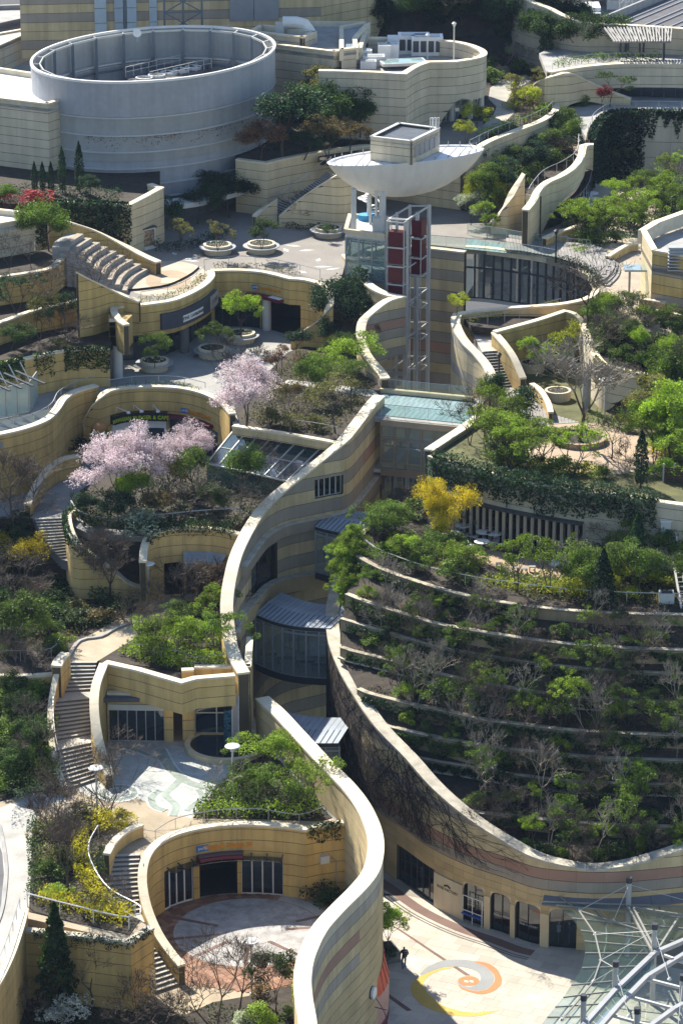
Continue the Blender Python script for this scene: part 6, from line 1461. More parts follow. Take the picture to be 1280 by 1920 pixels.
# ================================================================ level 8 on the far side of the light well
slab("level_eight_deck_floor",px([(980,470),(1050,492),(1105,518),(1120,540),(1112,560),(1150,580),(1210,620),(1340,640),(1340,376),(1180,354),(1118,345),(1100,262),(1030,225),(980,200)], L8), L8 - 0.02,0.5, stone("sandy_plaza_paving",(0.37,0.31,0.23), stain=0.2, piece=False))
ud = thing("upper_timber_deck","grey curved timber deck above the curved glass wall","deck",P(1060,480, L8))
q = px([(952,448),(1060,462),(1110,466),(1138,478),(1146,500),(1130,528),(1118,530),(1106,514),(1080,502),(1040,490),(975,478),(945,476)], L8); pl_ = [tuple(p)[:2] for p in q]
xs = [p[0] for p in pl_]; n = int((max(xs) - min(xs)) / 0.30)
for i in range(n):
 x = min(xs) + (i + 0.5) * 0.30; hits = []
 for k in range(len(pl_)):
  (x0, ya),(x1, yb) = pl_[k - 1], pl_[k]
  if (x0 > x) != (x1 > x): hits.append(ya + (yb - ya) * (x - x0) / (x1 - x0))
 hits.sort()
 for u, v in zip(hits[::2], hits[1::2]): B().box((x, (u + v) / 2, L8 + 0.40),(0.27, v - u, 0.06)).make("plank",WOODD, ud)
for k in range(3):
 ln = Line([(1140 + 5 * k + dx, 478 + dy + 5 * k, L8 + 0.40 - 0.13 * k, L8) for dx, dy in ((0,0),(7,14),(2,30),(-14,46))], step=0.6); r = strip(ln, 0, ln.len, -0.25,0.25, lambda d: L8 - 0.02, lambda d: L8 + 0.36 - 0.12 * k); mesh("curved_step",r[0], r[1], WOODD, ud)
gd = thing("glass_deck","pale green glass deck strip before the fin wall","deck",P(900,455, L8))
for i in range(14):
 p, q = P(878 + i * 9.5,447 + i * 1.6, L8 + 0.05), P(878 + (i + .95) * 9.5,447 + (i + .95) * 1.6, L8 + 0.05); u = P(868 + i * 9.6,466 + i * 1.0, L8 + 0.05); v = P(868 + (i + .95) * 9.6,466 + (i + .95) * 1.0, L8 + 0.05)
 mesh("glass_panel",[u, v, q, p], [(0,1,2,3)], DECKG, gd)
railing("well_railing","glass railing along the top of the curved glass wall",[(800,462, L8),(872,468, L8),(940,474, L8),(1000,483, L8),(1045,491, L8)], 1.1, STEEL, 2.0,0.03,(), GLASSC)
railing("back_deck_railing","glass railing behind the pale green glass deck",[(876,440, L8),(940,450, L8),(1000,460, L8),(1065,466, L8)], 1.1, STEEL, 2.0,0.03,(), GLASSC)
railing("deck_picket_railing","grey picket railing beside the planted bed near the curved steps",[(1062,468, L8),(1105,472, L8)], 1.1, STEEL, 0.35,0.025)
def lamp_post(label, x, y, z, h=3.4, dark=False, disc=True):
 c = P(x, y, z); w = thing("lamp_post",label,"lamp",c); m = BLACKP if dark else OFFW
 B().tube([c, c + Vector((0,0, h))], 0.075,8).make("pole",m, w)
 if disc:
  B().lathe(tuple(c + Vector((0,0, h))), [(0.16,0),(0.16,0.28),(0.10,0.34)], 12).make("lantern",OFFW, w); B().lathe(tuple(c + Vector((0,0, h + 0.36))), [(0.52,0),(0.55,0.03),(0.50,0.08),(0.12,0.13)], 20).make("reflector_disc",WHITEP, w)
 else:
  B().lathe(tuple(c + Vector((0,0, h))), [(0.10,0),(0.22,0.3),(0.26,0.34),(0.05,0.5)], 10).make("lantern",m, w)
 B().lathe(tuple(c), [(0.14,0),(0.14,0.12)], 10).make("base",m, w)
 return w
lamp_post("black lantern post on the timber deck above the curved glass",1041,492, L8,2.6, True, False)
# right-hand building
rb = thing("corner_building","beige and grey banded building with pale parapets at the edge","building",P(1240,560, L8))
tp = [P(1202,432,34.3), P(1222,468,34.3), P(1300,482,34.3)]
def pick_b(k, i, sd): return [YEL, GREYST, YEL2][k % 3]
face(rb, tp[0], tp[1], L7,34.3,(CREAM,), plen=3, zc=L8)
face(rb, tp[1], tp[2], L7,34.3,(YEL,), plen=3, zc=L8, pick=pick_b)
bk_ = [P(1202,432,34.3), P(1230,415,34.3), P(1300,390,34.3)]
for u, v in zip(bk_, bk_[1:]): B().bar(u - Vector((0,0,.6)), v - Vector((0,0,.6)),0.7,1.2).make("parapet",COPE, rb)
B().prism([tuple(p)[:2] for p in (lambda q: q if area2(q) > 0 else q[::-1])([tp[0], tp[1], tp[2], bk_[2], bk_[1]])], 32.4,32.8).make("roof",CONC, rb)
lo_ = [P(1197,560,30.0), P(1246,567,30.0), P(1226,582,29.6), P(1300,594,29.6)]
face(rb, lo_[0], lo_[1], L7 + 1,30.0,(YEL,), plen=3, zc=L7); face(rb, lo_[2], lo_[3], L7,29.6,(YEL, GREYST), plen=3, zc=L7)
B().prism([tuple(p)[:2] for p in (lambda q: q if area2(q) > 0 else q[::-1])([lo_[2], lo_[3], lo_[3] + Vector((0,8,0)), lo_[1] + Vector((0,3,0)), lo_[1]])], 28.2,28.6).make("lower_roof",CONC, rb)
for i in range(8): B().box((tp[2].x - 1.2 + 0.0, tp[2].y + 1.2,32.9 + i * 0.28),(1.8,0.9,0.10)).make("louvre_blade",STEEL, rb)
w = thing("door_canopy","small glass door canopy on a post beside the corner building","canopy",P(1180,560, L8))
p = P(1178,565, L8); B().tube([p, p + Vector((0,0,2.9))], 0.10,8).make("post",CONC, w); B().box((p.x + 0.6, p.y + 0.3, L8 + 2.95),(2.2,1.8,0.08)).make("glass_roof",GLASSC, w); B().box((p.x + 0.6, p.y - 0.6, L8 + 2.9),(2.2,0.08,0.16)).make("beam",STEEL, w)
# ---------------------------------------------------------------- fin wall, upper S wall, cafe terrace
wall("fin_wall","pointed cream fin wall rising like a sail above the glass deck",[(917,423,29.6, L8),(932,404,30.5, L8),(950,377,31.9, L8),(966,350,33.1, L8),(981,325,34.3, L8)], 0.7, mats=(CREAM,), course=0.86, plen=3, z0=L8, gap=0.03)
U9 = Line([(984,393,32.6,L8),(992,384,32.8,L8),(1000,372,33.0,L8),(1008,356,33.2,L8),(1024,341,33.4,29.8),(1050,329,33.6,31.2),(1075,312,33.6,31.5),(1088,293,33.6,31.5),(1094,272,33.6,31.3),(1112,270,33.6,31.0)])
root, _, _ = wall("upper_s_wall","cream S-curved wall arching over the shaded cafe terrace",U9,0.6, mats=(CREAM,), course=0.86, plen=3, z0=L8, gap=0.03)
face(root, P(984,440, L8), P(1008,446, L8), L8,32.7,(CREAM,), plen=3, cope=None, gap=0.03)
ug = [U9.off(t, 0.9 if U9.off(12,1).x > U9.off(12,-1).x else -0.9) for t in [9 + i * 1.6 for i in range(9)]]
glazing(root, ug, L8,31.2,8, STEELD, GLASSD, 0.08)
railing("wall_top_railing","thin grey railing on the garden side of the upper S wall",[(990,372,33),(1000,356,33.2),(1020,335,33.4),(1055,318,33.6),(1080,298,33.6),(1084,268,33.6)], 0.9, STEEL, 2.0)
T9 = [(1107,362),(1096,368),(1082,376),(1098,383),(1082,391),(1067,399),(1064,380),(1055,386),(1045,385),(1112,373)]
for i, (x, y) in enumerate(T9): round_table(["first","second","third","fourth","fifth","sixth","seventh","eighth","ninth","tenth"][i] + " white round table on the shaded upper cafe terrace, counted from the ivy wall",x, y, L8,0.75, WHITEP,"upper cafe tables")
wall("cafe_terrace_wall","low curved yellow wall beside the upper cafe terrace",[(1020,445,30.0, L8),(1050,432,30.0, L8),(1085,420,30.0, L8),(1125,385,30.0, L8),(1165,360,30.0, L8)], 0.4, plen=3.2, z0=L8)
railing("cafe_terrace_railing","double grey railing in front of the upper cafe terrace",[(1012,436, L8),(1040,420, L8),(1080,403, L8)], 0.9, STEEL, 1.8,0.03,(0.5,))
wall("low_bed_wall","curved low yellow bed wall near the curved deck steps",[(1138,480,29.5, L8),(1160,466,29.6, L8),(1180,456,29.6, L8),(1196,455,29.6, L8)], 0.35, plen=3, z0=L8)
# ================================================================ level 9 gardens
N1 = Line([(868,293,34.2,29),(890,279,34.2,29),(915,264,34.2,29),(960,246,34.2,29),(1010,227,34.2,29),(1033,213,34.2,29),(1042,203,34.2,29),(1040,194,34.2,29)])
wall("path_terrace_wall","long curved cream wall below the winding upper path",N1,0.6, mats=(CREAM,), course=0.86, plen=2.4, z0=29.2)
railing("path_terrace_railing","thin railing on the winding upper path wall",[(880,276,34.2),(930,252,34.2),(990,230,34.2),(1030,208,34.2),(1036,190,34),(1010,165,34)], 0.7, STEEL, 2.2)
wall("arch_wall","curved cream wall sloping down to a dark arch beyond the upper path",[(1004,167,34.8,30),(1006,156,36.0,31),(1022,146,36.9,32),(1045,139,37.2,33),(1066,136,37.3,34),(1100,150,36.2,34.0),(1150,172,34.9,33.4),(1182,184,34.3,33.2)], 0.5, mats=(CREAM,), course=0.86, plen=2.4, z0=29.2)
N3 = Line([(1028,134,37.4,34.5),(1070,127,37.4,34.5),(1120,121,37.4,34.8),(1180,118,37.4,34.9),(1300,119,37.4,34.9),(1360,121,37.4,34.9)])
root, _, _ = wall("shop_terrace_wall","broad curved pale wall over the far shop windows",N3,0.6, mats=(PALE,), course=0.86, plen=2.2, z0=29.2)
glazing(root, [P(1140,184, L9) + Vector((0,1.2,0)), P(1330,190, L9) + Vector((0,1.2,0))], L9,35.2,9, STEELD, GLASSD, 0.1)
B().bar(P(1120,184, L9) + Vector((0,5,1)), P(1330,190, L9) + Vector((0,5,1)),0.2,2.4).make("back_wall",MIDIN, root)
slab("level_nine_path_floor",[tuple(N1.off(t, 0))[:2] for t in N1.S] + [tuple(p)[:2] for p in px([(1012,168),(1035,140),(1080,128),(1010,60),(640,60),(560,200),(600,300),(700,310)], L9)], L9,0.5, SOIL)
pt9 = px([(840,262),(880,250),(905,235),(925,215),(930,200),(915,185),(918,165),(940,150),(985,140),(1000,150),(960,170),(950,190),(965,210),(945,230),(905,262),(868,282)], L9)
structure(B().prism([tuple(p)[:2] for p in (pt9 if area2(pt9) > 0 else pt9[::-1])], L9 - 0.1, L9 + 0.02).make("winding_path",stone("worn_grey_path",(0.36,0.34,0.29), stain=0.25, piece=False)))
pa9 = px([(640,300),(760,240),(800,225),(905,228),(905,250),(860,285),(790,290)], L9)
structure(B().prism([tuple(p)[:2] for p in (pa9 if area2(pa9) > 0 else pa9[::-1])], L9 - 0.1, L9 + 0.03).make("entrance_paving",PAV8))
stairs("garden_stairs","small pale flight of steps among shrubs above the winding path",[(938,145, L9),(930,128,34.6)], [(958,140, L9),(950,124,34.6)], L9,34.6,7)
slab("balcony_floor",px([(1100,262),(1112,232),(1132,214),(1160,208),(1330,210),(1330,150),(1100,150),(1060,190)], L9), L9,0.5, CONC)
IV = Line([(a, b, 33.8,23) for a, b in ((1100,262),(1104,245),(1114,228),(1132,214),(1155,208),(1195,207),(1250,208),(1330,210))])
slab("sunken_court_floor",px([(1090,420),(1340,440),(1340,300),(1090,300)], 24),24,0.5, SOIL)
slab("upper_garden_soil",[tuple(N1.off(t, 0))[:2] for t in N1.S] + [tuple(U9.off(t, 0))[:2] for t in U9.S[::-1]] + [tuple(p)[:2] for p in px([(981,330),(935,395),(905,350),(872,312)], 30.6)], 30.9,2.0, SOIL)
wall("ivy_wall","tall pale balcony wall almost hidden by ivy",IV, 0.4, mats=(PALE,), course=1.6, plen=4, z0=L8 - 3, cope=None)
gi_ = 1 if (IV.off(12,1) - IV.off(12,-1)).y < 0 else -1
ivy("dense dark ivy curtain covering the curved balcony wall",IV, 0.2, IV.len * 0.72, gi_ * 0.2,9.4, G_DEEP, 95,0.30, seed=21, thick=0.6, ragged=0.12)
ivy("ragged ivy tongues hanging from the balcony wall by the edge",IV, IV.len * 0.72, IV.len, gi_ * 0.2,3.6, G_DEEP, 60,0.28, seed=22, ragged=0.9)
railing("balcony_railing","thin curved railing along the ivy balcony",[(1102,252,33.8),(1112,228,33.8),(1135,211,33.8),(1160,205,33.8),(1230,204,33.8),(1320,206,33.8)], 0.8, STEEL, 2.4)
slab("roof_terrace_floor",[tuple(N3.off(t, 0))[:2] for t in N3.S] + [tuple(p)[:2] for p in px([(1360,70),(1150,74),(1090,62),(1010,100)], 36.7)], 36.7,0.5, CONC)
pg = thing("pergola","weathered slatted pergola on dark posts on the far roof terrace","pergola",P(1190,112,36.7))
for x, y in ((1162,105),(1176,106),(1198,106),(1243,112),(1205,104),(1172,98),(1240,98)):
 p = P(x, y, 36.7); B().bar(p, p + Vector((0,0,2.9)),0.22).make("post",STEELD, pg)
c1_, c2_, c3_, c4_ = P(1151,77,39.6), P(1255,77,39.6), P(1259,52,39.6), P(1133,54,39.6)
for i in range(22): B().bar(c1_.lerp(c2_, i / 21) + Vector((0,-0.4,0)), c4_.lerp(c3_, i / 21) + Vector((0,.4,0)),0.12,0.16).make("slat",CONC, pg)
for v in (0.04,0.35,0.65,0.96): B().bar(c1_.lerp(c4_, v) - Vector((0,0,.15)), c2_.lerp(c3_, v) - Vector((0,0,.15)),0.14,0.2).make("beam",WOODD, pg)
for i in range(7): p = c4_.lerp(c3_, (i + .3) / 7); B().bar(p + Vector((0,.3,.12)), c1_.lerp(c2_, (i + .9) / 7) + Vector((0,0,.12)),0.10).make("diagonal_slat",CONC, pg)
EW = Line([(940,-30,41.5,33),(992,0,41.0,33),(1030,15,40.6,33),(1060,30,40.2,33),(1097,41,39.8,33),(1160,45,39.6,33),(1300,54,39.5,33),(1360,58,39.5,33)])
wall("rim_wall","far pale rim wall closing the roof garden before the railway",EW, 0.6, mats=(PALE,), course=1.2, plen=4, z0=L9)
railing("roof_garden_railing","thin railing in front of the far roof hedge",[(1035,132,37.2),(1080,118,37.2),(1150,112,37.2),(1240,113,37.2)], 0.7, STEEL, 2.6)

# ================================================================ big ribbed cylinder with open top
def ribbed(name, rgb):
 m = stone(name, rgb, rough=0.55, stain=0.10, scale=0.25, fine=2.0, piece=False, streak=0.08, bump=0); nt = m.node_tree; N, L = nt.nodes, nt.links
 w = N.new("ShaderNodeTexWave"); w.wave_type = 'BANDS'; w.bands_direction = 'X'; w.inputs["Scale"].default_value = 3.4; w.inputs["Distortion"].default_value = 0
 g = N.new("ShaderNodeNewGeometry"); L.new(g.outputs["Position"], w.inputs["Vector"])
 bp = N.new("ShaderNodeBump"); bp.inputs["Strength"].default_value = 0.25; bp.inputs["Distance"].default_value = 0.08
 L.new(w.outputs["Fac"], bp.inputs["Height"]); L.new(bp.outputs[0], N["Principled BSDF"].inputs["Normal"]); return m
RIB = ribbed("grey_ribbed_sheet",(0.34,0.35,0.37)); RIBI = ribbed("inner_ribbed_sheet",(0.33,0.34,0.33))
CT = 42.0
rim = [P(287 + 229 * math.cos(t),104 - 53 * math.sin(t + 0.307), CT) for t in [6.28319 * i / 72 for i in range(72)]]
cyc = sum(rim, Vector((0,0,0))) / 72
def ringpt(i, k, z): v = cyc + (rim[i % 72] - cyc) * k; return Vector((v.x, v.y, z))
cy = thing("ribbed_cylinder","huge grey ribbed cylinder building with open top and white rim","building",(cyc.x, cyc.y, L8))
def hoop(k0, k1, z0, z1, nm, m, smooth=False, parent=cy, step=1):
 V, F = [], []; n = 72 // step
 for i in range(0,72, step):
  for k, z in ((k0, z0),(k1, z0),(k1, z1),(k0, z1)): V.append(ringpt(i, k, z))
 for i in range(n):
  for q in range(4): F.append((i * 4 + q, ((i + 1) % n) * 4 + q, ((i + 1) % n) * 4 + (q + 1) % 4, i * 4 + (q + 1) % 4))
 return mesh(nm, V, F, m, parent, smooth)
zr = [38.7,37.0,35.4,33.8,32.3,31.0]
hoop(0.992,1.0,38.8, CT,"upper_skin",RIB)
for z0, z1 in zip(zr[1:], zr): hoop(0.975,0.985, z0 + 0.07, z1 - 0.07,"skin_band",RIB)
for z in zr: hoop(0.97,1.006, z - 0.07, z + 0.07,"ring_flange",flat("flange_grey",(0.46,0.46,0.46),0.4))
hoop(0.97,0.99, L8,31.0,"base_skin",CONCD)
hoop(0.985,1.006, CT, CT + 0.22,"white_rim",WHITEP); hoop(0.988,0.9915,34.5, CT,"inner_lining",RIBI)
V = [ringpt(i, 0.985,36.2) for i in range(72)]; mesh("plant_floor",V, [tuple(range(72))] if area2(V) > 0 else [tuple(reversed(range(72)))], CONC, cy)
BST = flat("blue_grey_steel",(0.13,0.16,0.19),0.5,0.2)
for i in range(0,72,3):
 p = ringpt(i, 0.93,36.2); B().bar(p, Vector((p.x, p.y, CT - 0.1)),0.28).make("column",BST, cy); q = ringpt(i, 0.99, CT + 0.05); B().bar(Vector((p.x, p.y, CT - 0.1)), q, 0.10).make("rim_strut",OFFW, cy)
hoop(0.925,0.932, CT - 0.2, CT,"inner_truss_ring",OFFW, step=3); hoop(0.95,0.985,38.9,39.05,"walkway_ring",OFFW); hoop(0.95,0.96,38.2,38.4,"lower_rail_ring",BST, step=3)
for i in range(0,72,9): B().bar(ringpt(i, 0.93,39.5), ringpt(i + 2,0.80,36.2),0.10).make("brace",BST, cy)
fp = P(330,146,38.6); plat = thing("fan_platform","railed platform with round cooling fans inside the cylinder","machine",(fp.x, fp.y, 36.2))
u = (P(390,126,38.4) - P(275,152,38.4)); ul = u.length; u.normalize(); v = Vector((-u.y, u.x, 0))
c0_ = P(275,152,38.4)
B().bar(c0_ + v * 1.2 - Vector((0,0,1.2)), c0_ + u * ul + v * 1.2 - Vector((0,0,1.2)),3.2,2.0).make("housing",CONCD, plat)
for i in range(5):
 c = c0_ + u * ul * (i + .5) / 5 + v * 1.2; B().lathe(tuple(c - Vector((0,0,.2))), [(0.85,0),(0.85,.28),(0.75,.30),(0.7,.05)], 18).make("fan_shroud",WHITEP, plat)
 for k in range(3): a = k * 2.09; B().bar(c + Vector((0,0,.05)), c + Vector((math.cos(a) * .65, math.sin(a) * .65,.05)),0.3,.03).make("fan_blade",STEELD, plat)
for s_ in (-0.5,2.9):
 a, b = c0_ + v * s_, c0_ + u * ul + v * s_
 for z in (.5,1.0): B().bar(a + Vector((0,0, z)), b + Vector((0,0, z)),0.05).make("guard_rail",OFFW, plat)
 for i in range(9): p = a.lerp(b, i / 8); B().bar(p, p + Vector((0,0,1)),0.05).make("guard_post",OFFW, plat)
di = P(257,62,42.9); w = thing("satellite_dish","small white dish on the back rim of the cylinder","antenna",di); b = B(); b.lathe((0,0,0), [(0.02,0),(0.2,.04),(.40,.12),(.42,.14)], 18)
o = b.make("dish",WHITEP); o.parent = w; o.rotation_euler = (1.3,0,0.2); B().tube([di + Vector((0,.1,-.9)), di], 0.06,6).make("mast",STEEL, w)
rng = np.random.default_rng(8)                          # dry creeper clinging under the second flange
pts = []
for i in range(330):
 t = 4.1 + rng.uniform() * 1.5; k = int(t / 6.28319 * 72); q = ringpt(k, 0.992,36.9 - abs(rng.normal()) * 0.45 * (0.6 + math.sin(t * 9) ** 2)); q2 = ringpt(k + 1,0.992, q.z); f = rng.uniform(); pts.append(tuple(q.lerp(q2, f)))
w = thing("wall_creeper","sparse brown creeper under a flange of the ribbed cylinder","creeper",ringpt(52,0.99,36)); leaf_object("foliage",np.array(pts),0.2, G_BROWN, rng, w); B().tube([ringpt(i, 0.99,36.85) for i in range(48,64)], 0.02,3).make("stem",BARKD, w)
can = thing("curved_canopy","white curved metal canopy at the foot of the cylinder","canopy",P(400,372,31))
cl_ = Line([(298,385,31.2,30.9),(330,384,31.2,30.9),(370,379,31.2,30.9),(420,367,31.2,30.9),(460,355,31.2,30.9),(484,346,31.2,30.9)])
for a, b in spans(cl_, 0.9):
 r = strip(cl_, a, b - 0.03,-0.1,2.4 if cl_.off(5,1).y > cl_.off(5,0).y else -2.4, lambda d: 31.1, lambda d: 31.2); mesh("canopy_sheet",r[0], r[1], WHITEP, can)
r = strip(cl_, 0, cl_.len, -0.12,-0.02, lambda d: 30.8, lambda d: 31.25); mesh("edge_gutter",r[0], r[1], OFFW, can)
# ---------------------------------------------------------------- blocks round the cylinder
def block(name, label, pts, z1, z0, mats, roof=CONC, course=0.85, plen=2.6, par=0.5, zc=None, cat="building",back=None, cope=COPE, pick=None, core=JOINT):
 """building of clad faces: pts are the photo corners of its roof edge, seen left to right"""
 W = [P(x, y, z1) for x, y in pts]; root = thing(name, label, cat, tuple(W[0])[:2] + (z0,))
 for a, b in zip(W, W[1:]): face(root, a, b, z0, z1, mats, course=course, plen=plen, zc=L8 if zc is None else zc, cope=cope, pick=pick, core=core)
 bk = [P(x, y, z1) for x, y in back]
 for a, b in zip([W[-1]] + bk, bk + [W[0]]): B().bar(a - Vector((0,0,.6)), b - Vector((0,0,.6)),0.45,1.2).make("parapet",cope or CONC, root)
 ring = W + bk; B().prism([tuple(p)[:2] for p in (ring if area2(ring) > 0 else ring[::-1])], z1 - par - 0.3, z1 - par).make("roof",roof, root)
 return root
ROOFW = stone("white_roof_membrane",(0.62,0.62,0.62), stain=0.12, scale=0.3, piece=False)
block("side_building","pale boxy building with white roof joined to the cylinder",[(-60,176),(90,194),(146,176)], 40.0, L8,(PALE,), ROOFW, back=[(85,140),(-60,118)], plen=3.4)
block("near_roof_block","pale curved roof block beyond the seating tiers",[(-60,428),(0,418),(63,407)], 34.6,27,(PALE,), ROOFW, back=[(60,399),(0,392),(-60,385)], plen=3.4)
block("panelled_building","long pale panelled building behind the cylinder",[(512,82),(626,96),(674,89)], 40.7,33,(PALE,), CONC, back=[(690,41),(560,40)], plen=1.8)
rbx = block("roof_box","pale open roof box behind the white cylinder rim",[(470,58),(568,69),(592,59)], 41.4,38.6,(PALE,), CONC, back=[(490,46)], plen=2.6, par=1.2)
w = thing("roof_duct","fat white elbow duct on the panelled roof","duct",P(545,55,40)); q = P(530,42,42); B().tube([q, q + Vector((1.4,0,0)), q + Vector((2.2,0,-.2)), q + Vector((2.7,0,-.9)), q + Vector((2.8,0,-2))], 0.62,12).make("duct",WHITEP, w); B().bar(q + Vector((-.3,0,-2)), q + Vector((-.3,0,0)),0.9,.9).make("plenum",OFFW, w)
# far tower with beige and grey bands
tw = thing("banded_tower","huge beige and grey banded tower wall filling the upper edge","building",P(300,60,38))
TA, TB, TC = P(40,75,38), P(602,62,38), P(720,40,38)
TA.z = TB.z = TC.z = 36
def pick_t(k, i, sd): return [BEIGE, GREYST, BEIGE, BEIGE, GREYST][k % 5]
face(tw, TA, TB, 36,60,(BEIGE,), course=0.95, plen=6.5, pick=pick_t); face(tw, TB, TC, 36,60,(BEIGE,), course=0.95, plen=6.5)
for x0, x1, m in ((178,200,0),(215,231,1),(238,256,0),(280,294,0),(430,475,2),(476,522,2),(232,237,3)):
 f = lambda x: TA.lerp(TB, (x - 40) / 562.0); mt = (flat("pale_blue_panel",(0.42,0.50,0.54),0.25), flat("silver_blue_panel",(0.36,0.43,0.47),0.25), flat("grey_louvre",(0.27,0.28,0.29)), BST)[m]
 z0, z1 = (36.5,60) if m != 2 else (39.5,43.3)
 a, b = f(x0), f(x1); n = int((z1 - z0) / 1.5) if m != 2 else 1
 for i in range(n): B().bar(Vector((a.x, a.y - .12, z0 + (z1 - z0) * (i + .5) / n)), Vector((b.x, b.y - .12, z0 + (z1 - z0) * (i + .5) / n)),0.2,(z1 - z0) / n - .06).make("facade_panel",mt, tw)
lt = thing("lattice_mast","blue grey steel lattice frame in front of the banded tower","mast",P(345,48,40)); q = P(310,60,40); r_ = P(380,58,40)
for i in range(3):
 p = q.lerp(r_, i / 2) + Vector((0,-1,0)); B().bar(p, p + Vector((0,0,12)),0.2).make("upright",BST, lt)
for i in range(5):
 z = Vector((0,-1, i * 2.2)); B().bar(q + z, r_ + z, 0.14).make("cross_bar",BST, lt); B().bar(q + z, r_ + z + Vector((0,0,2.2)),0.12).make("diagonal",BST, lt); B().bar(r_ + z, q + z + Vector((0,0,2.2)),0.12).make("diagonal",BST, lt)
block("far_grey_building","grey flat-roofed building at the upper edge with roof railing",[(-80,60),(72,27)], 36,10,(flat("grey_facade",(0.22,0.20,0.22)),), CONC, back=[(60,8),(-80,12)], plen=5, cope=CONC)
block("white_far_building","sliver of white building at the upper edge",[(52,20),(76,18)], 40,20,(flat("bluish_white_facade",(0.5,0.52,0.54)),), CONC, back=[(76,4),(52,4)], plen=5)
block("service_wall_block","long service wall with bright coping running to the banded tower",[(-80,106),(0,84),(72,52)], 38,30,(PALE,), CONC, back=[(76,48),(-80,76)], plen=4, par=0.2)
slab("service_roof",px([(-80,150),(60,140),(120,90),(90,60),(60,70),(-80,120)], 35),35,0.6, CONC)
# ---------------------------------------------------------------- round-ended panelled building
MB = Line([(597,131,40.4,30),(640,132,40.4,30),(700,134,40.4,30),(757,137,40.4,30,'c'),(769,129,40.4,30),(782,122,40.4,30),(802,115,40.4,32,'c'),(852,114,40.4,36.3),(880,110,40.4,36.3),(898,106,40.4,36.3),(906,101,40.4,36.3),(902,93,40.4,36.3),(878,83,40.4,36.3),(840,76,40.4,36.3),(765,71,40.4,36.3),(690,70,40.4,36.3)])
mb, _, _ = wall("round_ended_building","pale panelled building with round end above the glazed lobby",MB, 0.6, mats=(PALE,), cat="building",course=0.86, plen=1.75, z0=30.2)
rf = [tuple(p)[:2] for p in px([(597,131),(757,137),(802,115),(880,111),(905,101),(878,83),(765,71),(690,70),(600,100)], 40.4)]
B().prism(rf if area2(rf) > 0 else rf[::-1], 38.4,38.8).make("roof",CONC, mb); B().prism(rf if area2(rf) > 0 else rf[::-1], 36.3,36.6).make("soffit",CONC, mb)
gl_ = [P(800,232, L9) + Vector((0,1,0)), P(850,234, L9) + Vector((0,1.5,0)), P(885,228, L9) + Vector((0,2.5,0)), P(903,215, L9) + Vector((0,3,0))]
glazing(mb, gl_, L9,36.4,10, STEEL, GLASS, 0.10)
for x, y in ((845,227),(880,222),(901,214)): B().lathe(tuple(P(x, y, L9)), [(0.3,0),(0.3,2.8)], 12).make("round_column",OFFW, mb)
B().bar(P(800,228, L9) + Vector((0,6,1.3)), P(903,212, L9) + Vector((0,8,1.3)),0.3,2.8).make("lobby_back_wall",MIDIN, mb)
for i, (x, y, sx, sy, sz) in enumerate(((720,112,1.3,1.6,1.6),(735,110,1.3,1.6,1.6),(700,122,2.2,1.4,1.0),(682,116,1.6,1.4,1.3),(775,98,3.2,2.0,1.9),(800,101,3.2,2.0,1.9),(690,128,1.6,1.0,0.8))):
 p = P(x, y, 38.8); w = thing("roof_unit",["left twin white","right twin white","low wide","angular","large finned","second large finned","small front"][i] + " air unit on the round-ended roof","machine",p,"rooftop air units"); B().box((p.x, p.y, 38.8 + sz / 2),(sx, sy, sz)).make("case",WHITEP, w); B().box((p.x, p.y, 38.83 + sz),(sx * .8, sy * .7,.06)).make("top_grille",STEEL, w)
 if sx > 3:
  for k in range(4): B().box((p.x - sx * .36 + k * sx * .24, p.y - sy / 2 - .02,38.8 + sz * .5),(sx * .18,.04, sz * .6)).make("fin_panel",STEELD, w)
p = P(755,100,38.8); w = thing("roof_duct","white elbow duct between the roof air units","duct",p); B().tube([p + Vector((-1.6,0,1.4)), p + Vector((-.3,0,1.4)), p + Vector((.3,0,1)), p + Vector((.5,0,0))], .5,10).make("duct",WHITEP, w)
p = P(755,126,38.8); w = thing("roof_hatch","flat pale glazed hatch near the roof corner","skylight",p); B().box((p.x, p.y, 39.3),(4.6,2.4,.3),.2).make("frame",OFFW, w); B().box((p.x, p.y, 39.48),(4.2,2.0,.06),.2).make("pane",GLASSC, w)
for x, y, z, h, lab in ((850,128,38.8,4.2,"tall slim lamp mast on the round-ended roof"),(801,112,38.8,2.2,"short lamp mast among the roof air units")): lamp_post(lab, x, y, z, h, False, False)
block("curved_roof_block","pale wing with curved end and bluish roof beside the round-ended building",[(640,92),(668,89)], 41.0,36,(PALE,), flat("blue_grey_roof",(0.24,0.30,0.36),0.3), back=[(664,70),(690,41),(640,48)], plen=1.8, par=0.4)
# ---------------------------------------------------------------- stair and walls between plaza and upper garden
RB = Line([(444,297,34.0,L8),(475,301,34.0,L8),(499,304,34.0,L8,'c'),(527,297,34.0,L8),(580,287,34.0,L8),(640,277,34.0,L8),(700,272,34.0,L8),(790,284,34.0,L8),(866,294,34.0,L8)])
wall("upper_retaining_wall","pale panelled retaining wall under the dark evergreens",RB, 0.5, mats=(CREAM,), course=0.86, plen=2.4, z0=L8)
slab("evergreen_bed_soil",[tuple(RB.off(t, 0))[:2] for t in RB.S] + [tuple(p)[:2] for p in px([(860,275),(720,180),(600,150),(500,200),(440,280)], 33.8)], 33.59,0.6, SOIL)
stairs("upper_stairs","shaded stair climbing from the plaza towards the white disc",[(488,410, L8),(540,372,30.6),(590,338,32.4),(612,322, L9)], [(521,418, L8),(562,384,30.6),(612,350,32.4),(634,332, L9)], L8, L9,28,(9,))
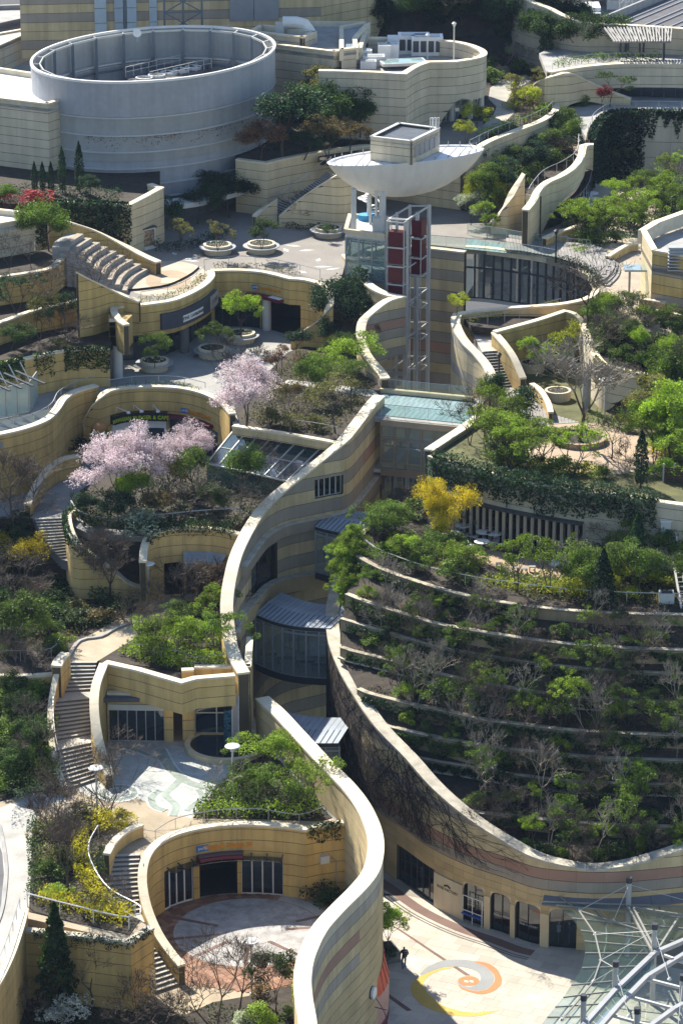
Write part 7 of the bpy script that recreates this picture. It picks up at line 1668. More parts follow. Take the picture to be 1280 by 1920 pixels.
wall("stair_outer_wall","sloping cream wall on the outer side of the shaded upper stair",[(523,404,29.9, L8),(570,366,31.9, L8),(632,327,34.2, L8),(660,320,34.4, L8)], 0.4, mats=(CREAM,), plen=3, z0=L8)
wall("stair_inner_wall","short sloping cream wall at the foot of the shaded upper stair",[(477,404,29.8, L8),(490,392,30.2, L8),(520,372,31.2, L8)], 0.4, mats=(CREAM,), plen=3, z0=L8)
railing("upper_stair_railing","dark railing climbing beside the shaded upper stair",[(486,404, L8),(540,366,30.8),(590,332,32.6),(612,316, L9)], 1.0, STEEL, 1.2,0.03,(0.5,))
CW = Line([(64,376,33.6,L8),(120,378,33.6,L8),(180,379,33.6,L8),(241,383,33.6,L8,'c'),(270,368,33.8,L8),(301,351,34.0,L8,'c'),(281,344,34.0,31)])
wall("corner_wall","cream corner wall whose near face is hidden by dark ivy",CW, 0.5, mats=(CREAM,), plen=3, z0=L8)
gc = 1 if (CW.off(4,1) - CW.off(4,-1)).y < 0 else -1
ivy("dense dark ivy block on the wall beyond the seating tiers",CW, 0.2, CW.near(P(241,383,33.6)), gc * 0.25,4.9, G_DEEP, 135,0.27, seed=31, thick=0.5, ragged=0.05)
slab("upper_left_terrace",[tuple(CW.off(t, 0))[:2] for t in CW.S if t < CW.near(P(301,351,34))] + [tuple(p)[:2] for p in px([(300,345),(300,320),(-80,300),(-80,385)], 33.4)], 33.4,0.6, SOIL)
vm = P(266,468, L8); w = thing("vending_machine","white vending machine with posters by the corner wall","vending machine",vm); B().box((vm.x, vm.y, L8 + 1.0),(2.6,0.9,2.0),.75).make("case",WHITEP, w); B().box((vm.x + .32, vm.y - .34, L8 + 1.1),(2.3,.06,1.5),.75).make("display_front",stone("poster_front",(0.40,0.27,0.16), stain=0.8, scale=3.5, piece=False), w); B().box((vm.x, vm.y, L8 + 2.05),(2.8,1.1,.12),.75).make("top",STEELD, w)
# planted left-hand terraces over the walk
for nm, lab, pts, z0 in (("planter_wall","upper ochre planter wall beside the pale roof block",[(-40,524,31.6,27),(47,511,31.6,27),(90,503,31.6,27),(112,487,31.6,27),(133,470,31.8,27)], L8),("planter_wall","middle ochre planter wall behind the bare twisted trees",[(-40,618,29.2,24),(10,600,29.2,24),(60,582,29.2,24),(120,568,29.2,24),(165,556,29.2,24)], L7),("planter_wall","lower ochre wall with ivy above the shaded walk",[(-60,690,27.4, L7),(0,680,27.4, L7),(60,668,27.4, L7),(130,655,27.4, L7),(206,652,27.4, L7)], L7)):
 r_, ln, _ = wall(nm, lab, pts, 0.4, mats=(YEL2,), plen=3.4, z0=z0)
 if nm and "lower" in lab: PLW = ln
 slab("terrace_soil",ln.xy() + [(x, y + 7.5) for x, y in ln.xy()[::-1]], ln.D[0][2] - 0.15,0.5, SOIL)
gp_ = 1 if (PLW.off(4,1) - PLW.off(4,-1)).y < 0 else -1
ivy("first dark ivy mass hanging over the shaded walk, at the picture edge",PLW, 0, PLW.near(P(45,672,27.4)), gp_ * .2,2.6, G_DARK, 130,.2,41); ivy("middle ivy tongue hanging over the shaded walk",PLW, PLW.near(P(60,668,27.4)), PLW.near(P(100,660,27.4)), gp_ * .2,2.2, G_DARK, 60,.2,42, ragged=.8); ivy("dense ivy mass hanging over the walk next to the cafe overhang",PLW, PLW.near(P(118,657,27.4)), PLW.len, gp_ * .2,2.0, G_DARK, 150,.2,43, ragged=.3)
for i, x in enumerate((140,152,164)):
 p = P(x, 700 - i * 6, L7) + Vector((0,.4,0)); w = thing("vending_machine",["leftmost","middle","rightmost"][i] + " orange postered vending machine on the shaded walk","vending machine",p,"walk vending machines"); B().box((p.x, p.y, L7 + .95),(.95,.7,1.9),.45).make("case",stone("orange_posters",(0.50,0.26,0.07), stain=.5, scale=3, piece=False), w); B().box((p.x + .17, p.y - .36, L7 + 1.35),(.7,.05,.6),.45).make("display_window",stone("bottle_display",(0.2,0.2,0.18), stain=.9, scale=8, piece=False), w)
p = P(124,708, L7); w = thing("litter_bin","grey cylindrical litter bin beside the vending machines","bin",p); B().lathe(tuple(p), [(.38,0),(.42,1.1)], 14).make("drum",STEEL, w); B().lathe(tuple(p), [(.44,1.1),(.44,1.18),(.2,1.22)], 14).make("lid",STEELD, w)
gp2 = thing("glass_pavilion","frosted glass screen pavilion with dark cantilever arms on the walk","pavilion",P(30,780, L7))
a, b = P(-30,792, L7), P(56,774, L7); FRO = glass("frosted_glass",(0.5,0.62,0.60),0.1,.2,.65,(0.42,0.56,0.54))
glazing(gp2, [a, b], L7 + .1, L7 + 2.6,4, STEEL, FRO, .10)
glazing(gp2, [b, b + Vector((.4,3.0,0))], L7 + .1, L7 + 2.6,1, STEEL, FRO, .10)
for i in range(5):
 p = a.lerp(b, i / 4) + Vector((0,0,2.7)); B().bar(p + Vector((1.4,-.9,.1)), p + Vector((-1.2,1.4,.5)),.22,.10).make("cantilever_arm",STEELD, gp2); B().tube([p + Vector((.1,0,.1)), p + Vector((-.7,.6,1.5))], .05,5).make("tie_rod",OFFW, gp2)

# ================================================================ lift tower carrying the white disc
LG = flat("light_grey_steel",(0.46,0.455,0.44),0.45,0.1); REDC = flat("deep_red_car",(0.085,0.004,0.012),0.4)
RZ = 38.7
drim = [P(760 + 147 * math.cos(t),292 - 20 * math.sin(t + 0.70), RZ) for t in [6.28319 * i / 64 for i in range(64)]]; dc = sum(drim, Vector((0,0,0))) / 64
ds_ = thing("white_disc","white saucer-shaped disc roof on top of the lift tower","roof",(dc.x, dc.y, RZ - 3))
def dpt(i, k, z): v = dc + (drim[i % 64] - dc) * k; return Vector((v.x, v.y, RZ + z * (1.22 if z < -.2 else 1)))
def dring(prof, nm, m, smooth=True):
 V = [dpt(i, k, z) for k, z in prof for i in range(64)]; F = [(a * 64 + i, a * 64 + (i + 1) % 64,(a + 1) * 64 + (i + 1) % 64,(a + 1) * 64 + i) for a in range(len(prof) - 1) for i in range(64)]
 F.append(tuple(range((len(prof) - 1) * 64, len(prof) * 64))); return mesh(nm, V, F, m, ds_, smooth)
DW = stone("white_shell_paint",(0.66,0.63,0.585), rough=0.45, stain=0.06, piece=False, streak=0.05, bump=0)
dring([(1.0,0.0),(0.965,-0.35),(0.90,-0.85),(0.80,-1.40),(0.68,-1.95),(0.54,-2.40),(0.38,-2.75),(0.2,-2.95),(0.05,-3.0)],"shell",DW)
dring([(1.0,0.0),(0.985,0.06),(0.95,0.02),(0.93,-0.12),(0.05,-0.10)],"top_deck",stone("white_deck_paint",(0.68,0.68,0.69), rough=.5, stain=.1, piece=False), False)
for i in range(0,24,2): a = dpt(i, 0.92,-0.05); b = dpt(64 - i - 2,0.92,-0.05); B().bar(a, b, 0.05,0.04).make("deck_rib",STEEL, ds_)
for i in range(0,64,2): p = dpt(i, 0.975,0.05); B().bar(p, p + Vector((0,0,0.32)),0.06).make("rim_stud",STEEL, ds_)
bx = thing("machine_room","pale panelled machine room box standing on the white disc","building",P(772,304, RZ))
z0_, z1_ = RZ - 0.1, RZ + 2.1; A_, B_, C_, D_ = P(694,255, z1_), P(772,264, z1_), P(824,239, z1_), P(747,229, z1_)
for a, b in ((A_, B_),(B_, C_),(C_, D_),(D_, A_)): face(bx, a, b, z0_, z1_, (PALE,), th=.2, course=0.72, plen=2.0, zc=z0_, cope=OFFW, ch=.08, cl=4)
B().prism([tuple(p)[:2] for p in (lambda q: q if area2(q) > 0 else q[::-1])([A_, B_, C_, D_])], z1_ - .45, z1_ - .35).make("roof",stone("grey_ribbed_roof",(0.36,0.38,0.40), piece=False), bx)
for i in range(20): B().bar(A_.lerp(D_, (i + .5) / 20) - Vector((0,0,.32)), B_.lerp(C_, (i + .5) / 20) - Vector((0,0,.32)),.05,.05).make("roof_rib",STEEL, bx)
nb = (C_ - B_).normalized(); out = Vector((nb.y, -nb.x, 0)) * .04
for i in range(5): p = B_.lerp(C_, .08 + .18 * i); q = B_.lerp(C_, .22 + .18 * i); B().bar(p + out - Vector((0,0,1.1)), q + out - Vector((0,0,1.1)),.04,1.1).make("louvre_panel",flat("louvre_grey",(0.28,0.28,0.28)), bx)
w = thing("roof_ladder","hooped white ladder behind the machine room box","ladder",P(812,232, RZ))
for i in range(3): p = P(806 + 6 * i, 240, z1_); B().tube([p - Vector((0,0,1)), p + Vector((0,0,.9)), p + Vector((.2,.3,.9)), p + Vector((.2,.3,-1))], .04,4).make("hoop",WHITEP, w)
tw2 = thing("lift_tower","open grey steel lift tower with glass lobby under the white disc","tower",P(760,440, L8))
TZ = 35.0
def post(p, z0, z1, r, nm="post",m=LG): B().tube([(p.x, p.y, z0),(p.x, p.y, z1)], r, 10).make(nm, m, tw2)
for x, y, r in ((762,411,.19),(782,398,.19),(804,384,.19),(744,398,.14),(768,384,.14)): post(P(x, y, TZ),0, TZ, r)
for z in [TZ - .1] + [30.5 - 3.2 * k for k in range(9)]:
 q = [P(762,411, TZ), P(804,384, TZ), P(768,384, TZ), P(728,409, TZ)]
 for a, b in zip(q, q[1:] + q[:1]): B().bar(Vector((a.x, a.y, z)), Vector((b.x, b.y, z)),.09 if z < TZ - .2 else .14,.11 if z < TZ - .2 else .14).make("tie_beam",LG, tw2)
def lift(label, a, b, zs, cars):
 w = thing("glass_lift",label,"lift",(a.x, a.y, zs[0])); d = (b - a); n = Vector((d.y, -d.x, 0)).normalized()
 if n.y > 0: n = -n
 bk = -n * 1.2
 for p in (a, b, a + bk, b + bk): B().bar(Vector((p.x, p.y, 0)), Vector((p.x, p.y, zs[-1])),.08).make("guide_post",LG, w)
 for z in zs:
  for u, v in ((a + n * .1, b + n * .1),(b, b + bk),(a, a + bk),(a + bk, b + bk)): B().bar(Vector((u.x, u.y, z)), Vector((v.x, v.y, z)),.07,.13).make("belt_frame",LG, w)
 for z0, z1 in cars:
  c = [a.lerp(b, .1), a.lerp(b, .9)]; m = B().prism([tuple(p)[:2] for p in (lambda q: q if area2(q) > 0 else q[::-1])([c[0], c[1], c[1] + bk * .8, c[0] + bk * .8])], z0, z1); m.make("red_car_panel",REDC, w)
lift("near glass lift with deep red car panels",P(725,413, TZ), P(757,416, TZ), [TZ - 14.4, TZ - 11.5, TZ - 8.6, TZ - 5.75, TZ - 4.1, TZ - 2.4, TZ - .1], [(TZ - 3.9, TZ - 1.0),(TZ - 5.6, TZ - 4.25),(TZ - 6.6, TZ - 5.9)])
lift("far glass lift with deep red car panels",P(789,401, TZ), P(801,393, TZ), [TZ - 14.4, TZ - 11.5, TZ - 8.6, TZ - 5.7, TZ - 4.1, TZ - 2.3], [(TZ - 2.2, TZ - .7),(TZ - 4.0, TZ - 2.4),(TZ - 5.6, TZ - 4.2)])
lob = thing("lift_lobby","glass lift lobby with flat roof beside the lifts","building",P(685,520, L8))
la, lb_ = P(648,436,32.8), P(722,445,32.8); la.z = lb_.z = 0
dpv = Vector((.4,5.5,0)); qd = [la, lb_, lb_ + dpv, la + dpv]
for a, b in zip(qd, qd[1:] + qd[:1]): glazing(lob, [a, b], 26.0,32.4,3, STEEL, GLASS, .10,(30.6,28.8),.12)
B().prism([tuple(p)[:2] for p in qd], 32.4,32.8).make("roof",OFFW, lob)
for u, v in zip(qd, qd[1:] + qd[:1]): B().bar(u + Vector((0,0,32.95)), v + Vector((0,0,32.95)),.35,.4).make("parapet",PALE, lob)
B().prism([tuple(p)[:2] for p in qd], 28.5,28.82).make("floor_slab",FLOORI, lob)
for x, y, r in ((663,432,.24),(718,438,.24),(705,425,.13),(694,420,.12),(712,420,.10)): p = P(x, y, 32.8); B().tube([p, Vector((p.x, p.y, 36.6))], r, 14).make("column",OFFW, lob)
p = P(700,436,32.8); B().box((p.x + .6, p.y, 33.5),(1.4,1.0,1.4)).make("air_unit",OFFW, lob)
sp_ = P(690,412,32.8); w = thing("spiral_stair","white spiral stair on a blue base under the white disc","stairs",sp_)
B().lathe(tuple(sp_), [(0.85,0),(0.85,.5)], 18,1.1,.8).make("blue_base",flat("light_blue_base",(0.05,0.28,0.50)), w); B().tube([sp_, sp_ + Vector((0,0,3.6))], .12,8).make("newel",WHITEP, w)
for i in range(15):
 a = i * .5; q = sp_ + Vector((0,0,.8 + i * .19)); e = Vector((math.cos(a), math.sin(a),0)) * .95; B().bar(q, q + e, .32,.05).make("tread",WHITEP, w)
B().tube([sp_ + Vector((math.cos(i * .25) * .98, math.sin(i * .25) * .98,1.6 + i * .095)) for i in range(30)], .04,5).make("handrail",WHITEP, w)
# ================================================================ steel and glass canopy over the court
gc_ = thing("glass_canopy","cable-stayed steel and glass canopy over the plaza corner","canopy",P(1150,1850,0)); CZ = 4.0
def cp(x, y, z=CZ): return P(x, y, z)
def pt(a, b, w, h, nm, m): B().bar(cp(*a), cp(*b), w, h).make(nm, m, gc_)
BEAM = flat("pale_steel_beam",(0.27,0.27,0.245),.45,.2); GLASSK = glass("canopy_glass",(0.66,0.78,0.76),0.04,0.05,0.10,(0.24,0.34,0.33))
edge = [(1010,1690),(1042,1697),(1072,1722),(1088,1745),(1095,1765),(1096,1787),(1090,1815),(1070,1847),(1055,1870),(1040,1888),(1025,1907),(1008,1930),(990,1955)]
gird = [(1290,1700),(1290,1722),(1290,1742),(1262,1765),(1240,1777),(1222,1788),(1196,1812),(1170,1838),(1150,1858),(1128,1882),(1108,1906),(1088,1930),(1064,1958)]
for i in range(12):
 for j in range(3):
  f = lambda k, t: (edge[k][0] + (gird[k][0] - edge[k][0]) * t, edge[k][1] + (gird[k][1] - edge[k][1]) * t)
  q = [cp(*f(i, j / 3)), cp(*f(i, (j + .98) / 3)), cp(*f(i + 1,(j + .98) / 3)), cp(*f(i + 1, j / 3))]; mesh("glass_pane",q, [(0,1,2,3)], GLASSK, gc_)
 pt((*edge[i], CZ + .06),(*gird[i], CZ + .06),.06,.10,"purlin",BEAM)
for t in (0.0,0.28,0.55,0.8):
 pts = [cp(edge[k][0] + (gird[k][0] - edge[k][0]) * t, edge[k][1] + (gird[k][1] - edge[k][1]) * t, CZ - .12) for k in range(13)]
 if t: B().tube(pts, .055,6).make("rib_tube",BEAM, gc_)
for pts, w_ in (([(1290,1760),(1225,1788),(1150,1860),(1095,1922),(1070,1950)], .42),([(1290,1785),(1212,1832),(1160,1885),(1128,1922),(1105,1950)], .4),([(1300,1872),(1262,1893),(1222,1922),(1200,1945)], .4)):
 for a, b in zip(pts, pts[1:]): pt((*a, CZ + .2),(*b, CZ + .2), w_ * .8,.3,"girder",STEEL)
for a, b in (((1212,1836),(1290,1856)),((1176,1868),(1290,1899)),((1146,1904),(1240,1930)),((1240,1790),(1290,1808))): B().tube([cp(*a, CZ), cp(*b, CZ)], .13,8).make("white_strut",OFFW, gc_)
g1 = [(1225,1790),(1150,1862),(1095,1925)]; g2 = [(1250,1800),(1180,1866),(1130,1922)]
for i in range(10):
 q = [cp(1225 - 13.5 * i, 1790 + 13.4 * i, CZ), cp(1225 - 13.5 * (i + .96),1790 + 13.4 * (i + .96), CZ), cp(1218 - 11.0 * (i + .96) + 8,1824 + 11.5 * (i + .96), CZ), cp(1218 - 11 * i + 8,1824 + 11.5 * i, CZ)]; mesh("glass_pane",q, [(0,1,2,3)], GLASSR, gc_)
masts = {"a": (1177,1697),"b": (1225,1785),"c": (1152,1856),"d": (1092,1920),"e": (1192,1945),"f": (1277,1882)}
for k, (x, y) in masts.items():
 p = cp(x, y, CZ); B().tube([p - Vector((0,0, CZ - .02 if k in "ab" else .2)), p + Vector((0,0,1.75))], .19,12).make("mast",LG, gc_); B().tube([p + Vector((0,0,1.75)), p + Vector((0,0,2.15))], .22,12).make("mast_cap",STEELD, gc_)
def cable(m, e): B().tube([cp(*masts[m], CZ) + Vector((0,0,1.6)), cp(*e, CZ + .1)], .022,5).make("cable",OFFW, gc_); B().lathe(tuple(cp(*e, CZ)), [(.05,-.1),(.16,0),(.05,.15)], 8).make("cable_node",WHITEP, gc_)
for m, e in (("a",(1085,1707)),("a",(1149,1727)),("a",(1290,1690)),("b",(1115,1752)),("b",(1126,1800)),("b",(1254,1836)),("c",(1112,1840)),("c",(1178,1905)),("c",(1126,1800)),("d",(1052,1912)),("d",(1110,1945)),("f",(1270,1925))): cable(m, e)
for a, b in (((1085,1708),(1115,1752)),((1115,1752),(1126,1800)),((1126,1800),(1112,1840)),((1112,1840),(1080,1880)),((1080,1880),(1052,1912)),((1040,1675),(1085,1708)),((1085,1708),(1225,1752))): B().tube([cp(*a, CZ + .1), cp(*b, CZ + .1)], .065,6).make("edge_tube",BEAM, gc_)
for a, b in (((1176,1700),(1222,1785)),((1184,1698),(1226,1780)),((1176,1700),(1290,1718)),((1270,1722),(1236,1775))): pt((*a, CZ + .3),(*b, CZ + .3),.14,.18,"raking_strut",BEAM)
mr = thing("wall_canopy","grey curved metal hood along the canyon wall above the glass canopy","canopy",low.off(low.len * .6, sg * .5,3.6))
m0, m1 = low.near(P(1030,1756,0)), low.len - .2
for a, b in spans(low, 1.5, a=m0, b=m1):
 V = [low.off(a, sg * .36,4.1), low.off(b - .03, sg * .36,4.1), low.off(b - .03, sg * 1.0,3.65), low.off(a, sg * 1.0,3.65)]; V += [v - Vector((0,0,.1)) for v in V]; mesh("hood_sheet",V, [(0,1,2,3),(7,6,5,4),(0,4,5,1),(1,5,6,2),(2,6,7,3),(3,7,4,0)], flat("hood_grey",(0.17,0.165,0.175),.5,.2), mr)
# ================================================================ beyond the rim: railway and street
vd = thing("rail_viaduct","dark elevated railway with tracks beyond the rim wall","viaduct",P(1220,40,4)); a, b = P(1120,105,6), P(1420,-25,6)
B().bar(a, b, 16,1.2).make("track_bed",stone("ballast",(0.10,0.095,0.10), piece=False), vd); nn = (b - a).normalized(); nn = Vector((nn.y, -nn.x, 0))
for o in (-6,-4.6,-2,-.6,2,3.4,5.6,7): B().bar(a + nn * o + Vector((0,0,.7)), b + nn * o + Vector((0,0,.7)),.14,.2).make("rail",STEEL, vd)
for o in (-8,8): B().bar(a + nn * o + Vector((0,0,1)), b + nn * o + Vector((0,0,1)),.4,1.8).make("side_wall",CONC, vd)
structure(mesh("street_surface",[P(900,110,-5.9), P(1400,110,-5.9), P(1400,-60,-5.9), P(900,-60,-5.9)], [(0,1,2,3)], stone("pale_street",(0.22,0.22,0.225), stain=.35, scale=.08, piece=False)))
tk = P(1110,36,-5.9); w = thing("delivery_van","small white van parked beyond the rim wall","van",tk)
B().box((tk.x, tk.y, -4.4),(2.4,5.5,2.2)).make("body",WHITEP, w); B().box((tk.x, tk.y - 3.2,-4.8),(2.3,1.5,1.5)).make("cab",WHITEP, w); B().box((tk.x, tk.y - 3.98,-4.5),(2.0,.06,.7)).make("windscreen",BLACKP, w)
for e, f in ((-1.1,-2.8),(1.1,-2.8),(-1.1,2),(1.1,2)): B().tube([(tk.x + e - .12, tk.y + f, -5.5),(tk.x + e + .12, tk.y + f, -5.5)], .42,12).make("wheel",BLACKP, w)
for i, (x, y, h) in enumerate(((1165,60,11),(1178,45,10),(1215,48,14),(1203,55,8))):
 p = P(x, y, -5.9); w = thing("catenary_mast",["first","second","third","fourth"][i] + " pale lattice mast beside the railway","mast",p,"railway masts")
 for e in (-.5,.5): B().bar(p + Vector((e, 0,0)), p + Vector((e, 0, h)),.22).make("leg",OFFW, w)
 for k in range(int(h / 1.2)): B().bar(p + Vector((-.5,0, k * 1.2)), p + Vector((.5,0, k * 1.2 + 1.1)),.12).make("lacing",OFFW, w)
for i, (x, y, sx, sz, m) in enumerate(((1045,22,12,6, PALE),(1080,8,14,9, flat("warm_facade",(0.40,0.33,0.27))),(1190,20,10,4, OFFW),(1130,5,9,7, flat("grey_far",(0.3,0.31,0.33))))):
 p = P(x, y, -5.9); w = thing("far_building",["pale","warm toned","low white","grey"][i] + " distant building beyond the rim wall","building",p,"distant buildings"); B().box((p.x, p.y + 6,-5.9 + sz / 2),(sx, 10, sz)).make("walls",m, w); B().box((p.x, p.y + 6,-5.8 + sz),(sx + .6,10.6,.4)).make("roof",CONC, w)
 for k in range(4): B().box((p.x - sx * .36 + k * sx * .24, p.y + .95,-5.9 + sz * .6),(sx * .14,.2,1.4)).make("window",GLASSD, w)
person("person in dark clothes taking a picture before the glazed lobby",P(863,241, L9 + .03),1.7,2.2, flat("black_coat",(0.015,0.015,0.018)), flat("black_trousers",(0.012,0.012,0.014)), None, .05)

# ================================================================ planting
NTH = ["first","second","third","fourth","fifth","sixth","seventh","eighth","ninth","tenth","eleventh","twelfth","thirteenth","fourteenth","fifteenth","sixteenth","seventeenth","eighteenth"]
slope("planted_bank",[[(-140,1070, L5 + .1),(20,1062, L5 + .1),(70,1045,16)], [(-140,972, L6 + .05),(0,972, L6 + .05),(62,972, L6 + .05)]], SOIL)
for pl, z in (([(-120,1872),(60,1866),(290,1884),(345,1905),(400,1880),(480,1866),(556,1846),(590,2075),(-120,2075)], L3),([(62,1545),(150,1520),(215,1538),(190,1580),(172,1610),(180,1650),(205,1695),(262,1727),(243,1754),(55,1710)], L4),([(362,1534),(415,1476),(450,1440),(520,1400),(560,1430),(645,1528),(600,1540),(480,1536)], L4)):
 q = [tuple(p)[:2] for p in px(pl, z)]; structure(B().prism(q if area2(q) > 0 else q[::-1], z - .1, z + .05).make("bed_soil",SOIL))
def many(rows, where=""):
 for r in rows:
  k, x, y, z, h, lab = r[:6]; m = r[6] if len(r) > 6 else None; w = r[7] if len(r) > 7 else 1.0
  plant(k, x, y, z, h, lab + where, m, wide=w, var=r[8] if len(r) > 8 else None)
